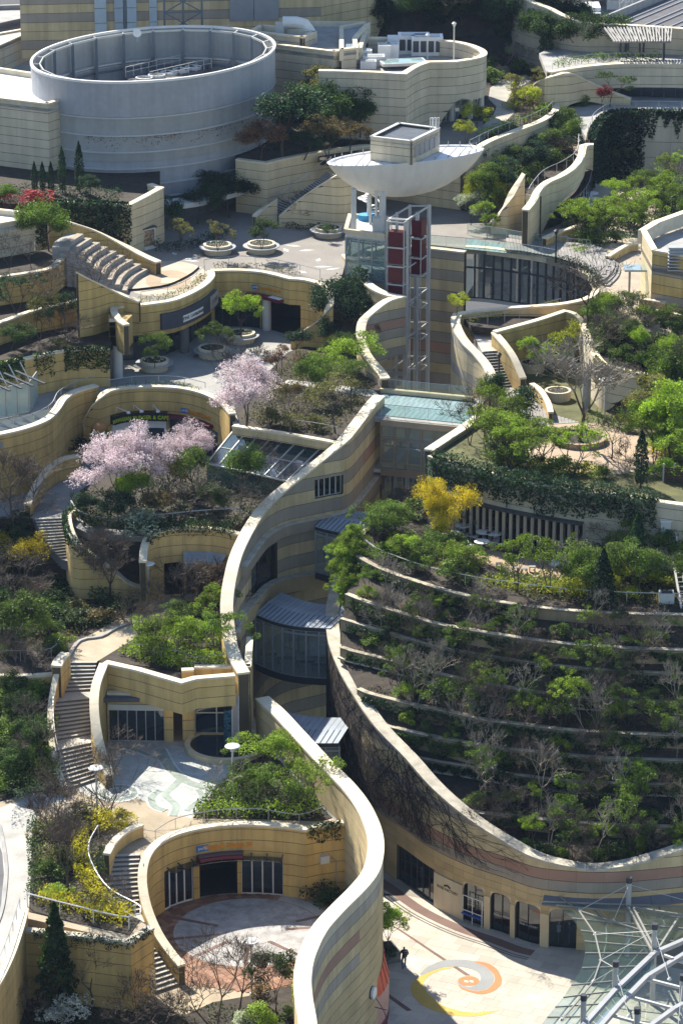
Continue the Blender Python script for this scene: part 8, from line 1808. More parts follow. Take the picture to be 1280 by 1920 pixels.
many([
 ("conifer",108,1900, L3,8.0,"tall dark conifer before the near planter block",G_DARK, .85),("shrub",118,1916, L3,1.9,"white flowering shrub in the near shaded garden",G_WHITE, 1.2),("bare_small",60,1918, L3,3.0,"twiggy grey shrub at the foot of the path parapet"),("bare_small",275,1926, L3,3.4,"wide twiggy shrub below the planter block door",None, 1.3),("bare_small",235,1940, L3,2.8,"second twiggy shrub below the planter block door"),("bare",172,1890, L3,4.6,"thin bare sapling against the planter block wall"),
 ("bare",405,1935, L3,7.6,"tall bare tree before the round terracotta court"),("bare",448,1905, L3,5.6,"slimmer bare tree beside the court lamp"),("bare_small",340,1925, L3,2.8,"low bare bush by the court path"),("broad",517,1897, L3,5.0,"dark leafy little tree near the serpentine wall",G_DARK, .75),("shrub",488,1916, L3,1.3,"bright low shrub under the dark little tree",G_BRI, 1.3),("shrub",452,1925, L3,1.1,"pale variegated shrub at the court garden edge",G_SILV, 1.2),("shrub",540,1910, L3,1.0,"small green shrub beside the serpentine wall foot",G_MID),("shrub",487,1868, L3,1.1,"low reddish shrub at the terracotta edge",G_RUST),("shrub",505,1930, L3,1.3,"leafy shrub in the near garden corner",G_BRI),("mound",610,1690, L3,1.3,"dark clipped mound beside the court corner",G_DARK),
 ("bare_vase",130,1685, L4,6.8,"bare tree rising from the golden shrub bed"),("bare_vase",105,1600, L4,5.2,"bushy bare tree behind the golden shrub bed",None, 1.2),("bare",205,1532, L4,6.2,"multi-branched bare tree at the plaza edge"),("bare_small",175,1560, L4,3.8,"tall twiggy bush beside the plaza bare tree"),("bare_small",205,1715,8.2,3.4,"twiggy bush overhanging the curved steps"),("bare_small",212,1445, L4 + .5,3.0,"grey bare bush at the foot of the flank wall",None, 1.2),
 ("shrub",100,1580, L4,1.7,"rounded olive shrub behind the golden bed",G_OLI, 1.3),("shrub",120,1625, L4,1.6,"olive shrub in the middle of the bed",G_OLI, 1.3),("shrub",90,1650, L4,1.5,"dull green shrub near the path kerb",G_MID, 1.2),("shrub",110,1690, L4,1.2,"bright shrub among golden foliage",G_BRI, 1.2),("shrub",150,1545, L4,1.6,"olive shrub near the path bend",G_OLI, 1.4),("shrub",195,1552, L4,1.4,"golden shrub at the plaza edge",G_LIME, 1.5),("shrub",222,1545, L4,1.2,"second golden shrub beside the stair parapet",G_LIME, 1.3),
 ("broad",500,1478, L4,4.2,"spreading leafy tree behind the black pool lamp",G_BRI, 1.1),("broad",535,1466, L4,4.0,"leafy tree against the serpentine wall tip",G_BRI),("airy",575,1530, L4,5.0,"slender leafy tree nearest the serpentine wall in the middle bed",G_BRI),("broad",500,1530, L4,4.4,"leafy tree in the middle of the bed over the court",G_MID),("broad",470,1500, L4,3.6,"dark leafy tree beside the pool",G_MID),("bare_pale",432,1515, L4,4.2,"gnarled pale bare tree beside the pool rim"),("palm",455,1478, L4,2.2,"dark cycad behind the gnarled tree"),("palm",425,1488, L4,1.9,"second dark cycad near the pool rim"),
 ("broad",280,1232, L5,3.2,"rounded bright shrub-tree at the garden corner above the entrance",G_BRI, 1.2),("broad",330,1240, L5,3.8,"bright bushy tree above the entrance block",G_BRI, 1.1),("broad",375,1246, L5,3.6,"bushy tree above the wide window",G_BRI),("airy",410,1240, L5,4.6,"slender tree next to the banded wall coping",G_MID),("broad",350,1195, L5,3.2,"leafy tree behind the entrance garden",G_MID, 1.2),("broad",395,1185, L5,4.2,"leafy tree beside the banded wall bend",G_BRI),("dense",300,1210, L5,2.6,"dense low tree on the garden path edge",G_BRI, 1.2),
 ("bare",266,1232, L5,4.8,"small bare tree beside the tan path"),("bare_small",330,1145, L5,4.2,"brownish bare bush before the poster window",None, 1.2),("bare_small",370,1140, L5,4.6,"taller brownish bare bush before the shop canopy",None, 1.2),("bare_small",405,1150, L5,4.0,"brownish bare bush beside the banded wall",None, 1.1),
 ("bare_vase",206,1128, L5,6.4,"vase-shaped bare tree on the lawn beside the narrow steps",None, 1.15),("bare_vase",100,1205, L5,5.6,"broad bare tree in the middle of the lawn",None, 1.35),("bare",62,1300,13.0,5.4,"bare tree at the retaining wall of the slope"),("bare",78,1440,10.8,5.6,"bare tree on the slope beside the long steps"),("dense",30,1240, L5,5.6,"large olive green tree at the lawn edge",G_MID),("broad",70,1215, L5,3.0,"leafy tree behind the lawn railing",G_BRI, 1.2),("dense",5,1205, L5,4.6,"dark tree at the picture edge of the lawn",G_DARK),("mimosa",52,1094, L5,4.4,"small yellow mimosa beside the narrow steps",G_GOLD, 1.2),("conifer",140,1094, L5,3.2,"soft young pine beside the narrow steps",G_MID, 1.1),("dense",15,1085, L5,2.6,"dark bush below the small mimosa",G_DARK, 1.3),("bare",30,1130, L5,5.0,"bare tree near the timber seat on the lawn",None, 1.2),("bare_vase",25,975, L6,6.0,"bare tree beside the low ochre walk wall",None, 1.2),("bare",60,960, L6,4.6,"bare tree at the landing parapet",None, 1.2),("bare",5,1010,17.5,5.0,"bare tree on the planted bank at the picture edge",None, 1.2),("broad",50,1030,16.6,2.6,"leafy bush on the planted bank",G_DEEP, 1.3),
 ("cherry",205,965, L6 + .5,7.2,"pale pink cherry tree nearest the landing parapet",G_PINK, 1.08),("cherry",275,945, L6 + .5,7.2,"largest pale pink cherry tree before the burger shop",G_PINK, 1.05),("cherry",340,905, L6 + .5,5.2,"smaller pale pink cherry tree before the level six entrance",G_PINK, 1.0),("dense",250,972, L6 + .5,4.8,"bright topped evergreen in front of the cherry trees",G_BRI, .75),("dense",368,935, L6 + .5,4.6,"dark evergreen between cherry and skylight",G_MID, .85),("dense",452,955, L6 + .5,5.8,"tall dark evergreen before the skylight",G_MID, .7),("broad",300,985, L6 + .5,3.0,"rusty leaved shrub-tree at the cherry garden edge",G_RUST, 1.2),("dense",400,975, L6 + .5,3.2,"dark bushy tree near the shop roof edge",G_DARK, 1.1),("bare_small",345,975, L6 + .5,3.8,"brown twiggy bush among the evergreens",None, 1.2),("bare",492,930, L6 + .5,4.8,"thin bare tree before the skylight corner"),("dense",225,985, L6 + .5,2.8,"dark rounded bush under the largest cherry",G_DEEP, 1.2),("dense",160,975, L6 + .5,2.4,"dark bush at the cherry garden end",G_DEEP, 1.2),("mound",262,990, L6 + .4,1.4,"white flecked bush over the retaining wall",G_SILV, 1.6),("bare",430,985, L6 + .5,3.4,"low bare tree at the shop roof edge",None, 1.2),("airy",320,940, L6 + .5,4.2,"brownish slender tree among the evergreens",G_RUST),
 ("cherry",462,800, L7 + .3,6.6,"pale pink cherry tree in the upper court garden",G_PINK, 1.3,1),("dense",572,755, L7 + .3,4.0,"round dark crowned tree in the upper court garden",G_MID, .95),("flat",615,735, L7 + .3,3.6,"bright flat-topped tree in the upper court garden",G_BRI, 1.15),("flat",650,712, L7 + .3,4.2,"second bright flat-topped tree near the banded tip",G_BRI, 1.15),("pineish",628,812, L7 + .3,5.2,"open pine near the banded wall coping",G_OLI),("pineish",660,770, L7 + .3,4.4,"second open pine near the glass bridge",G_MID),("bare_small",450,700, L7,3.4,"rusty brown bush behind the upper cherry",BARK, 1.3),("airy",520,720, L7 + .3,3.6,"thin brownish tree beside the upper cherry",G_BROWN),("dense",555,668, L7 + .3,2.6,"dark broadleaf bush at the end of the court wall",G_DEEP, 1.2),("dense",612,655, L7 + .3,3.2,"dark evergreen below the court stair",G_DEEP, 1.1),("dense",655,640, L7 + .3,6.2,"tall dark evergreen beside the light well wall",G_DEEP, .9),("dense",672,590,26.0,4.6,"dark evergreen rising over the light well wall",G_DEEP, .8),("dense",640,690, L7 + .3,3.4,"dark bush behind the flat-topped trees",G_DARK),("shrub",510,795, L7 + .3,1.4,"olive shrub above the skylight wall",G_OLI, 1.3),("shrub",545,800, L7 + .3,1.3,"second olive shrub above the skylight wall",G_OLI, 1.3),("shrub",590,806, L7 + .3,1.3,"third olive shrub above the skylight wall",G_OLI, 1.3),("broad",545,770, L7 + .3,2.4,"rusty tinted bush in the upper court garden",G_RUST, 1.2),("bare",545,815, L7 + .3,3.6,"small bare tree above the skylight wall",None, 1.1),("dense",695,640,25.5,2.0,"small dark bush on the light well wall",G_DEEP),
 ("broad",290,690, L7 + .8,3.4,"leafy tree in the planter before the cafe",G_MID),("broad",398,664, L7 + .8,3.2,"leafy tree in the planter before the court wall",G_MID),("broad",453,632, L7 + .8,4.8,"tall leafy tree in the planter behind the upper cherry",G_BRI, .8),("airy",408,470, L8 + .8,3.0,"thin leafy tree in the planter near the stage",G_OLI),("broad",490,467, L8 + .8,3.2,"flat dark tree in the planter on the shaded plaza",G_DARK),("shrub",615,437, L8 + .8,.9,"low shrub in the planter under the white disc",G_DARK),
 ("dense",308,448, L8,4.4,"dark evergreen beside the vending machine",G_DEEP),("dense",370,420, L8,4.0,"clipped ivy-dark bush under the white canopy",G_DEEP, 1.1),("dense",430,408, L8,4.6,"ivy-dark bush below the curved canopy end",G_DEEP, 1.2),("dense",395,400, L8,4.4,"dark bush against the cylinder base",G_DEEP, 1.2),("airy",335,470, L8,3.2,"slim leafy sapling in the plaza bed",G_OLI),("topiary",543,424, L8,1.6,"small round topiary at the stair foot",G_DEEP, .7),
 ("bare_small",560,418, L8,3.0,"first twisted bush in the bed beside the upper stair",None, 1.1),("bare_small",590,415, L8,3.2,"second twisted bush in the bed beside the upper stair",None, 1.1),("broad",625,418, L8,2.8,"leafy bush in the bed beside the upper stair",G_OLI),
 ("column",66,362,33.4,3.0,"leftmost short columnar evergreen before the boxy building",G_DEEP, .8),("column",81,362,33.4,3.0,"second short columnar evergreen before the boxy building",G_DEEP, .8),("column",97,364,33.4,3.1,"third short columnar evergreen before the boxy building",G_DEEP, .8),("column",118,362,33.4,4.4,"taller columnar evergreen before the boxy building",G_DEEP, .7),("column",150,360,33.4,4.8,"tallest columnar evergreen beside the cylinder",G_DEEP, .7),("shrub",58,382,33.4,1.3,"bright red shrub on the terrace before the boxy building",G_RED, 1.9),("shrub",0,382,33.4,1.3,"second red shrub at the picture edge",G_RED, 1.6),("dense",20,388,33.4,2.2,"green bush between the red shrubs",G_MID, 1.2),("dense",170,372,33.4,2.4,"dark bush beside the cylinder foot",G_DEEP, 1.3),("dense",92,470,31.5,5.0,"dense green tree beside the pale roof block",G_MID, 1.0),("bare",20,500,31.5,3.4,"gnarled bare tree before the pale roof block wall"),("bare",60,505,31.5,2.8,"second gnarled bare tree before the pale roof block"),("bare",95,575,29.0,4.4,"bare twisted tree on the middle planter"),("bare",175,580,28.4,5.8,"large bare twisted tree beside the seating tiers",None, 1.3),("airy",30,590,29.0,4.0,"slender leafy tree on the middle planter",G_DEEP),("broad",75,640,27.2,4.2,"leafy tree above the ivy over the walk",G_OLI),("broad",120,625,27.2,4.0,"second leafy tree above the ivy over the walk",G_DEEP),("dense",170,615,27.2,2.6,"dark bush beside the cafe overhang",G_DEEP, 1.3),("dense",20,660,27.2,2.4,"dark bush over the glass pavilion",G_DARK, 1.4),("bare_small",130,645,27.2,2.6,"reddish twiggy bush over the walk",None, 1.3),("bare",120,820, L6 + .5,5.0,"bare leaning tree in the box planter by the side steps",BARKD),("mound",110,838, L6 + .6,1.2,"dark mound of shrubs in the box planter",G_DEEP, 1.8),("palm",110,655,27.2,1.8,"grassy fountain plant over the walk",G_OLI),
 ("dense",530,300,33.6,7.6,"largest dark evergreen beside the ribbed cylinder",G_DEEP, 1.2),("dense",490,305,33.6,4.4,"rusty dark tree at the corner over the retaining wall",G_BROWN, 1.3),("dense",620,270,33.6,6.2,"dark evergreen behind the retaining wall",G_DARK, 1.1),("broad",590,235,33.6,6.4,"light olive tree before the panelled building",G_OLI),("broad",640,245,33.6,6.4,"second olive tree before the panelled building",G_OLI),("dense",675,262,33.6,5.6,"dark tree before the round-ended building",G_DARK),("broad",615,295,33.6,4.2,"yellowish rusty tree over the retaining wall",G_RUST, 1.3),("broad",655,288,33.6,3.4,"second yellowish tree near the white disc",G_RUST, 1.2),("broad",720,250,33.6,3.8,"green tree at the curved corner of the panelled building",G_MID),("dense",570,300,33.6,3.0,"dark bush over the retaining wall",G_DEEP, 1.6),("airy",790,222,33.6,3.6,"slender tree against the round-ended building",G_DEEP),
 ("mimosa",918,415, L8,5.4,"bright yellow green tree beside the fin wall",G_YEL, .8),("broad",882,422, L8,3.4,"silvery green bush left of the fin wall",G_SILV),("broad",915,432, L8,3.0,"leafy bush at the fin wall foot",G_BRI, 1.2),("broad",895,252, L9,3.6,"yellowish tree beside the entrance paving",G_YEL),("broad",875,268, L9,2.4,"yellow green bush on the path terrace",G_YEL, 1.2),("broad",1000,215, L9,3.2,"yellow green tree at the path terrace bend",G_YEL),("bare_small",985,235, L9,2.2,"brown bush beside the path bench",None, 1.2),("dense",1127,208, L9,2.8,"small red leaved tree beyond the upper garden",G_RED, .8),("pineish",1142,200, L9,3.8,"dark pine beside the small red tree",G_DARK),("dense",1085,240,31,4.6,"rounded green tree below the arch wall",G_MID, .9),("dense",1105,225,31.5,4.6,"second rounded green tree below the arch wall",G_MID, .9),("dense",1060,275,30.9,4.2,"dark rounded tree below the path terrace",G_MID),("airy",1140,350,26,5.0,"pale slim tree before the ivy wall",G_OLI, .8),
 ("bare_vase",1086,828, L7 + .3,8.2,"big silvery bare tree standing in the brick ring",BARKG, 1.4),("bare",1146,862, L7,4.6,"young bare tree on the tan plaza edge"),("bare_small",1172,895, L7,3.4,"fan-shaped bare bush beside the dark column tree",BARK),("column",1200,912, L7,4.6,"dark columnar evergreen at the hanging hedge",G_DEEP, .9),("topiary",985,795, L7,3.4,"dark egg-shaped evergreen on the timber deck edge",G_DEEP, .9),("dense",935,772, L7,3.6,"dark clipped evergreen at the deck end",G_DEEP, .55),("bare",880,835, L7,5.0,"golden tinged bare tree at the glass bridge corner",G_RUST),("dense",1258,870, L7,7.0,"large bright tree at the picture edge of the tan plaza",G_BRI, .9),("dense",1275,790, L7,7.2,"tall dark green tree at the picture edge",G_MID, .9),("broad",1225,870, L7,4.6,"yellowish tree beside the large bright tree",G_BRI),("broad",1222,800, L7,5.0,"olive half-bare tree beside the bank wall",G_OLI),("broad",997,690, L7 + .7,3.0,"small leafy tree in the planter by the stair wall",G_BRI),("bare",1100,620,27.7,6.4,"dark bare tree leaning over the ramp wall",BARKD, 1.2),("broad",1075,700, L7,4.6,"yellow green tree behind the big bare tree",G_YEL),("broad",1035,700, L7,3.2,"bright bush behind the round planters",G_BRI, 1.2),
 ("mimosa",822,1030,18.9,6.4,"golden mimosa in full bloom above the terraces",G_GOLD, .72),("dense",745,1005,18.9,3.0,"green bush at the upper bridge roof",G_MID, 1.2),("airy",708,1030,18.9,4.2,"slender leafy tree on the terrace tip",G_MID),("broad",765,1062,18.9,2.9,"bright leafy tree on the dining terrace front",G_BRI),("airy",802,1085,18.9,4.2,"slender tree below the mimosa",G_MID),("broad",862,1100,18.9,3.4,"spreading leafy tree at the dining terrace front",G_BRI, 1.2),("airy",968,1110,18.9,5.0,"slender clumped tree before the brick paving",G_BRI, .9),("airy",1030,1112,18.9,4.8,"second slender clumped tree before the brick paving",G_BRI, .9),("bare_pale",1062,1085,18.9,3.8,"pale pollarded tree at the brick paving end"),("dense",1090,1075,18.9,2.8,"spreading dark juniper bush on the dining terrace",G_DARK, 1.6),("conifer",1128,1142,18.9,4.8,"dark bushy conifer near the terrace railing",G_DEEP, 1.1),("conifer",1192,1090,18.9,5.6,"tall dark conifer behind the bushy one",G_DEEP, .9),("broad",1180,1060,18.9,4.4,"bright leafy tree before the restaurant wall end",G_BRI),("dense",1200,1130,18.9,4.6,"round headed pine beside the condenser unit",G_MID),("bare",1140,1050,18.9,4.4,"reddish bare tree before the restaurant wall"),("dense",1275,1060,18.9,4.6,"green bush beyond the steel ladder",G_BRI),("broad",1165,1110,18.9,2.6,"yellow green bush between the conifers",G_YEL),("shrub",1042,1112,18.9,1.0,"vivid lime shrub on the terrace front",G_YEL),("broad",855,592,27.8,2.2,"small bright tree on the S-curved wall end",G_YEL)])
for x, y, z, h, lab in ((472,1864, L3,3.5,"white disc lamp post in the near court garden"),(437,1498, L4,3.7,"white disc lamp post beside the black pool"),(183,1535, L4,3.5,"white disc lamp post at the plaza bed"),(279,1140, L5,3.3,"white disc lamp post with dark arm on the garden path"),(1132,790, L7,3.2,"white disc lamp post on the tan plaza")): lamp_post(lab, x, y, z, h)
lamp_post("dark lamp post at the head of the short steps",934,735, L7,3.0, True, False)
# hedges
for lab, pts, w, h, m in (
 ("golden hedge along the near planter rim",[(78,1690, L4),(150,1712, L4),(240,1738, L4)], 1.6,1.1, G_LIME),("golden hedge along the curved stair railing",[(150,1560, L4),(152,1620, L4),(165,1665, L4),(200,1700, L4),(245,1726, L4)], 1.3,1.1, G_LIME),("green hedge along the concrete path",[(66,1545, L4),(64,1600, L4),(68,1650, L4),(60,1692, L4)], 1.0,.9, G_DARK),("ivy-dark hedge beside the curved steps",[(188,1590, L4),(180,1620, L4),(190,1655, L4)], 1.0,.8, G_DARK),("silver hedge beside the concrete path bend",[(28,1500, L4),(60,1492, L4),(92,1486, L4)], 1.0,.8, G_SILV),("yellow green hedge against the serpentine wall",[(560,1845, L3),(562,1880, L3),(568,1930, L3)], 1.0,1.2, G_YEL),
 ("low bright hedge over the round court entrance",[(368,1532, L4),(420,1530, L4),(480,1530, L4),(550,1532, L4),(600,1526, L4)], 1.6,1.1, G_BRI),("second leafy hedge row over the round court",[(385,1512, L4),(440,1510, L4),(520,1512, L4),(590,1512, L4)], 1.8,1.4, G_MID),("leafy hedge above the entrance block",[(250,1224, L5),(300,1236, L5),(345,1252, L5),(440,1246, L5)], 2.2,1.1, G_BRI),
 ("green hedge along the cherry garden rim",[(140,960, L6 + .5),(190,992, L6 + .5),(268,1000, L6 + .5),(330,996, L6 + .5),(440,1002, L6 + .5)], 1.6,1.0, G_DARK),("low planting on the burger shop wall top",[(210,728,24.7),(270,721,24.7),(330,722,24.7),(380,733,24.7)], .4,.3, G_MID),("low planting round the stage rim",[(240,570, L8),(300,562, L8),(350,546, L8),(385,520, L8)], .7,.5, G_OLI),("low planting over the curved court wall",[(400,502, L8),(450,501, L8),(510,506, L8),(560,518, L8)], .6,.45, G_OLI),
 ("dark hedge in the plaza bed by the vending machine",[(290,468, L8),(340,470, L8),(385,458, L8),(430,440, L8)], 1.6,.8, G_DEEP),("dark low hedge round the bed beside the upper stair",[(525,424, L8),(560,432, L8),(610,430, L8),(640,424, L8)], 1.0,.6, G_DARK),("golden hedge strip on the tan plaza front",[(1000,880, L7),(1060,888, L7),(1130,896, L7)], 1.2,.9, G_LIME),("golden hedge beside the slender plaza trees",[(930,866, L7),(975,876, L7),(1000,880, L7)], 1.1,.8, G_LIME),("lime hedge behind the lamp on the tan plaza",[(1150,792, L7),(1200,800, L7)], .9,.7, G_LIME),("dark hedge below the recessed window",[(1090,795, L7),(1140,802, L7),(1210,812, L7)], 1.2,1.1, G_MID),("lime hedge patch at the picture edge",[(1215,850, L7),(1262,862, L7)], 1.4,.9, G_LIME),
 ("green planting along the upper deck edge",[(1045,492, L8),(1085,505, L8),(1110,522, L8),(1122,545, L8)], 1.0,.8, G_DEEP),("green hedge on the far roof terrace",[(1040,128,36.8),(1090,119,36.8),(1160,115,36.8),(1240,115,36.8)], 1.2,.9, G_MID),("green hedge along the path terrace wall",[(900,262, L9),(950,242, L9),(1000,224, L9),(1030,205, L9)], 1.2,.9, G_BRI),("low green planting before the curved deck steps",[(1070,475, L8),(1100,482, L8)], 1.2,.9, G_BRI),("dining terrace flower border",[(900,1095,18.9),(960,1105,18.9),(1050,1112,18.9),(1120,1118,18.9)], 2.0,.7, G_YEL),("green border before the brick paving",[(930,1085,18.9),(990,1098,18.9),(1060,1098,18.9)], 2.4,.6, G_MID)):
 hedge(lab, pts, w, h, m, 75 if h > .5 else 150,.19 if h > .5 else .14)
hf0, hf1 = FB.near(P(812,856,24.5)), FB.near(P(1235,939,24.5))
ivy("thick dark hedge cascading over the restaurant wall",FB, hf0, hf1, gf * .25,2.7, G_DEEP, 95,.24,61,"hanging_hedge","hedge",.7, ragged=.45)
hedge("dark hedge crest along the restaurant wall top",None, 1.3,.9, G_DEEP, 80,.22, line=Line.world([(*FB.off(hf0 + (hf1 - hf0) * i / 12,0)[:2], 24.3,24.3) for i in range(13)], .6))
ivy("creeper trailing over the court wall corner",RING, RING.near(P(575,1552,10.2)), RING.len - .3, rs * .25,1.5, G_DARK, 110,.17,62, ragged=.5)
g6c = 1 if (C6.off(8,1) - C6.off(8,-1)).y < 0 else -1
ivy("dark creeper over the cherry garden retaining wall",C6, C6.len * .35, C6.len, g6c * .22,1.4, G_DEEP, 90,.2,63, ragged=.6); ivy("creeper fringe over the curved shop wall",S5,2.0, S5.len - .4, g5 * .25,.8, G_OLI, 70,.17,64, ragged=.9)
ivy("creeper hanging from the bank wall",BW, BW.len * .45, BW.len * .75,(1 if (BW.off(15,1) - BW.off(15,-1)).y < 0 else -1) * .25,1.6, G_OLI, 60,.2,65, ragged=.9)
# groves: individuals counted from the left edge of the picture
def grove(where, poly, z, spec, seed=1, group=None):
 rg = random.Random(seed); xs = [p[0] for p in poly]; ys = [p[1] for p in poly]
 for kind, n, h0, h1, m, desc, wd in spec:
  pts = []
  while len(pts) < n:
   best = None
   for _ in range(6):
    while True:
     x, y = rg.uniform(min(xs), max(xs)), rg.uniform(min(ys), max(ys))
     if inside(poly, x, y): break
    d = min([math.hypot(x - q[0], (y - q[1]) * 2) for q in pts] or [1e9])
    if best is None or d > best[0]: best = (d, x, y)
   pts.append(best[1:])
  for i, (x, y) in enumerate(sorted(pts)): plant(kind, x, y, z(x, y) if callable(z) else z, rg.uniform(h0, h1), f"{desc} {where}, {NTH[i]} from left",m, wide=wd, group=group or where)
grove("on the slope beside the long steps",[(0,1310),(68,1302),(72,1400),(85,1465),(20,1490),(0,1480)], lambda x, y: L4 + (1490 - y) / 190 * 3.4, [("shrub",14,1.2,2.0, G_MID,"green shrub",1.3),("shrub",8,1.2,1.8, G_BRI,"bright green shrub",1.2),("dense",5,2.2,3.4, G_DARK,"dark bush",1.1)], 2)
grove("on the lawn behind the railing",[(0,1150),(100,1130),(140,1180),(110,1230),(0,1235)], L5, [("shrub",8,1.0,1.6, G_DARK,"dark shrub",1.4),("shrub",5,.9,1.4, G_BRI,"bright shrub",1.3)], 3)
grove("on the upper lawn",[(60,1110),(180,1100),(260,1150),(170,1180),(90,1160)], L5, [("mound",7,.7,1.1, G_DARK,"low dark shrub",1.6),("mound",4,.6,1.0, G_RUST,"low reddish shrub",1.5)], 4)
grove("on the planted bank by the narrow steps",[(0,1000),(60,985),(80,1030),(60,1060),(0,1066)], lambda x, y: L5 + (1066 - y) / 95 * 4.8, [("shrub",8,1.2,2.0, G_DARK,"dark shrub",1.4)], 5)
hz = lambda x, y: L9 + max(0,(118 - y)) / 118 * 6.5
slope("hillside_soil",[[(640,128, L9 + .02),(800,128, L9 + .02),(930,124, L9 + .02),(1010,110, L9 + .02)], [(640,70,36.4),(800,70,36.4),(930,66,36.6),(1060,60,36.6)], [(640,10,39.6),(800,6,39.8),(930,2,40),(1040,24,38.6)], [(640,-50,42),(800,-50,42),(930,-50,42),(990,-20,41)]], SOIL)
grove("on the wooded slope under the tower",[(700,60),(990,10),(1060,45),(1090,70),(1000,105),(900,70),(720,66)], hz, [("dense",16,4.6,7.0, G_DEEP,"dark evergreen",1.0),("dense",8,3.6,5.6, G_DARK,"dark green tree",1.1),("bare",8,4.5,6.5, None,"bare tree",1.1),("conifer",6,5,7.5, G_DEEP,"pointed conifer",.9),("broad",8,3,5, G_OLI,"olive tree",1.1)], 6)
grove("before the far rim wall",[(1000,62),(1080,72),(1140,88),(1120,112),(1015,112)], 35.6, [("dense",8,3.6,5.4, G_DARK,"dark green tree",1.1),("conifer",4,4,5.5, G_DEEP,"pointed conifer",.9),("broad",5,2.6,4, G_OLI,"olive tree",1.1)], 18)
grove("beside the winding upper path",[(880,110),(990,105),(1010,130),(960,150),(900,160),(870,130)], L9, [("shrub",9,1.2,1.8, G_MID,"green shrub",1.4),("bare_pale",6,2.6,3.6, None,"pollarded pale tree",1.0),("bare_small",6,1.8,2.8, None,"brown twiggy bush",1.2),("dense",4,2.0,3.2, G_MID,"round bush",1.1)], 7)
grove("on the inner edge of the upper path",[(965,165),(1000,160),(1035,200),(985,222),(950,205)], L9, [("shrub",6,.9,1.4, G_YEL,"yellowish shrub",1.3),("bare_small",4,1.6,2.4, None,"thin twiggy bush",1.1),("airy",4,2.2,3.0, G_OLI,"slim tree",1.0)], 8)
grove("between the path terrace wall and the upper S wall",[(900,320),(960,285),(1030,250),(1075,245),(1085,280),(1060,315),(1005,340),(975,345),(940,390),(905,400)], 30.9, [("shrub",12,1.4,2.2, G_MID,"green shrub",1.3),("airy",8,2.6,4.0, G_DEEP,"slim dark tree",1.0),("bare_small",7,2.0,3.2, None,"reddish twiggy bush",1.2),("dense",7,2.4,3.8, G_MID,"rounded tree",1.1),("dense",5,2.4,3.6, G_DEEP,"dark rounded tree",1.2)], 9)
grove("in the long bed beside the upper cafe terrace",[(1080,440),(1110,425),(1160,380),(1200,365),(1270,330),(1280,420),(1200,430),(1170,455),(1110,470),(1080,465)], L8, [("airy",13,3.0,4.6, G_BRI,"bright slender tree",1.0),("broad",6,2.4,3.8, G_BRI,"bright leafy tree",1.0),("dense",6,2.2,3.6, G_MID,"rounded green tree",1.1),("shrub",14,1.0,1.8, G_MID,"green shrub",1.4),("bare",4,3.2,4.4, None,"bare tree",1.0)], 10)
grove("in the sunken court before the ivy",[(1110,335),(1280,345),(1280,372),(1110,362)], 24.0, [("dense",9,3.4,5.4, G_DEEP,"dark tree",1.3)], 11)
grove("on the shrub bank under the corner building",[(1100,590),(1140,590),(1200,620),(1280,650),(1280,705),(1200,692),(1140,676),(1115,650)], 27.7, [("broad",6,2.6,4.2, G_MID,"leafy tree",.9),("dense",5,2.2,3.8, G_DARK,"rounded tree",.9),("dense",4,3.0,4.6, G_BRI,"bright rounded tree",.9),("bare",6,3.5,5.0, None,"bare tree",1.1),("shrub",14,1.1,1.8, G_MID,"green shrub",1.4)], 12)
grove("along the front of the tan plaza",[(905,850),(930,855),(1000,872),(1060,882),(1150,893),(1150,902),(1050,896),(950,880),(905,868)], L7, [("airy",7,4.0,4.8, G_BRI,"bright slender tree",1.05),("shrub",8,1.0,1.6, G_MID,"green shrub",1.3)], 13)
grove("at the picture edge of the tan plaza",[(1230,720),(1280,730),(1280,900),(1215,900),(1215,800)], L7, [("broad",6,3.0,5.0, G_BRI,"bright leafy tree",1.1),("dense",4,3.0,5.0, G_MID,"rounded green tree",1.0),("shrub",8,1.2,1.8, G_BRI,"bright shrub",1.3)], 14)
grove("beside the timber deck",[(895,780),(940,755),(990,800),(975,840),(910,830)], L7, [("shrub",7,1.2,1.8, G_MID,"green shrub",1.3),("broad",3,2.6,3.6, G_BRI,"bright leafy tree",1.0),("bare_small",3,2.4,3.2, None,"brown twiggy bush",1.1)], 15)
grove("on the terrace tip garden",[(690,1000),(760,960),(850,1010),(880,1060),(900,1090),(800,1078),(720,1048)], 18.9, [("shrub",12,1.0,1.7, G_MID,"green shrub",1.3),("airy",4,2.6,3.8, G_MID,"slender tree",1.0),("bare_small",4,2.0,2.8, None,"twiggy bush",1.1),("shrub",5,.8,1.3, G_YEL,"yellowish shrub",1.3)], 16)
grove("on the dining terrace by the ladder",[(1080,1100),(1240,1060),(1280,1120),(1150,1135),(1090,1130)], 18.9, [("shrub",9,1.0,1.7, G_YEL,"yellowish shrub",1.3),("dense",4,2.6,4.2, G_MID,"green bush",1.0)], 17)
for i in range(16):                                     # bright shrubs stacked down the canyon tip
 f = i / 15; plant("broad",668 - 14 * math.sin(f * 3.1) + (i % 2) * 14 - 12,1040 + 128 * f, 18.2 - 3.6 * f, 2.7, f"bright bushy shrub stacked at the canyon tip, {NTH[i]} from the top",G_BRI, wide=1.0, group="shrubs at the canyon tip")
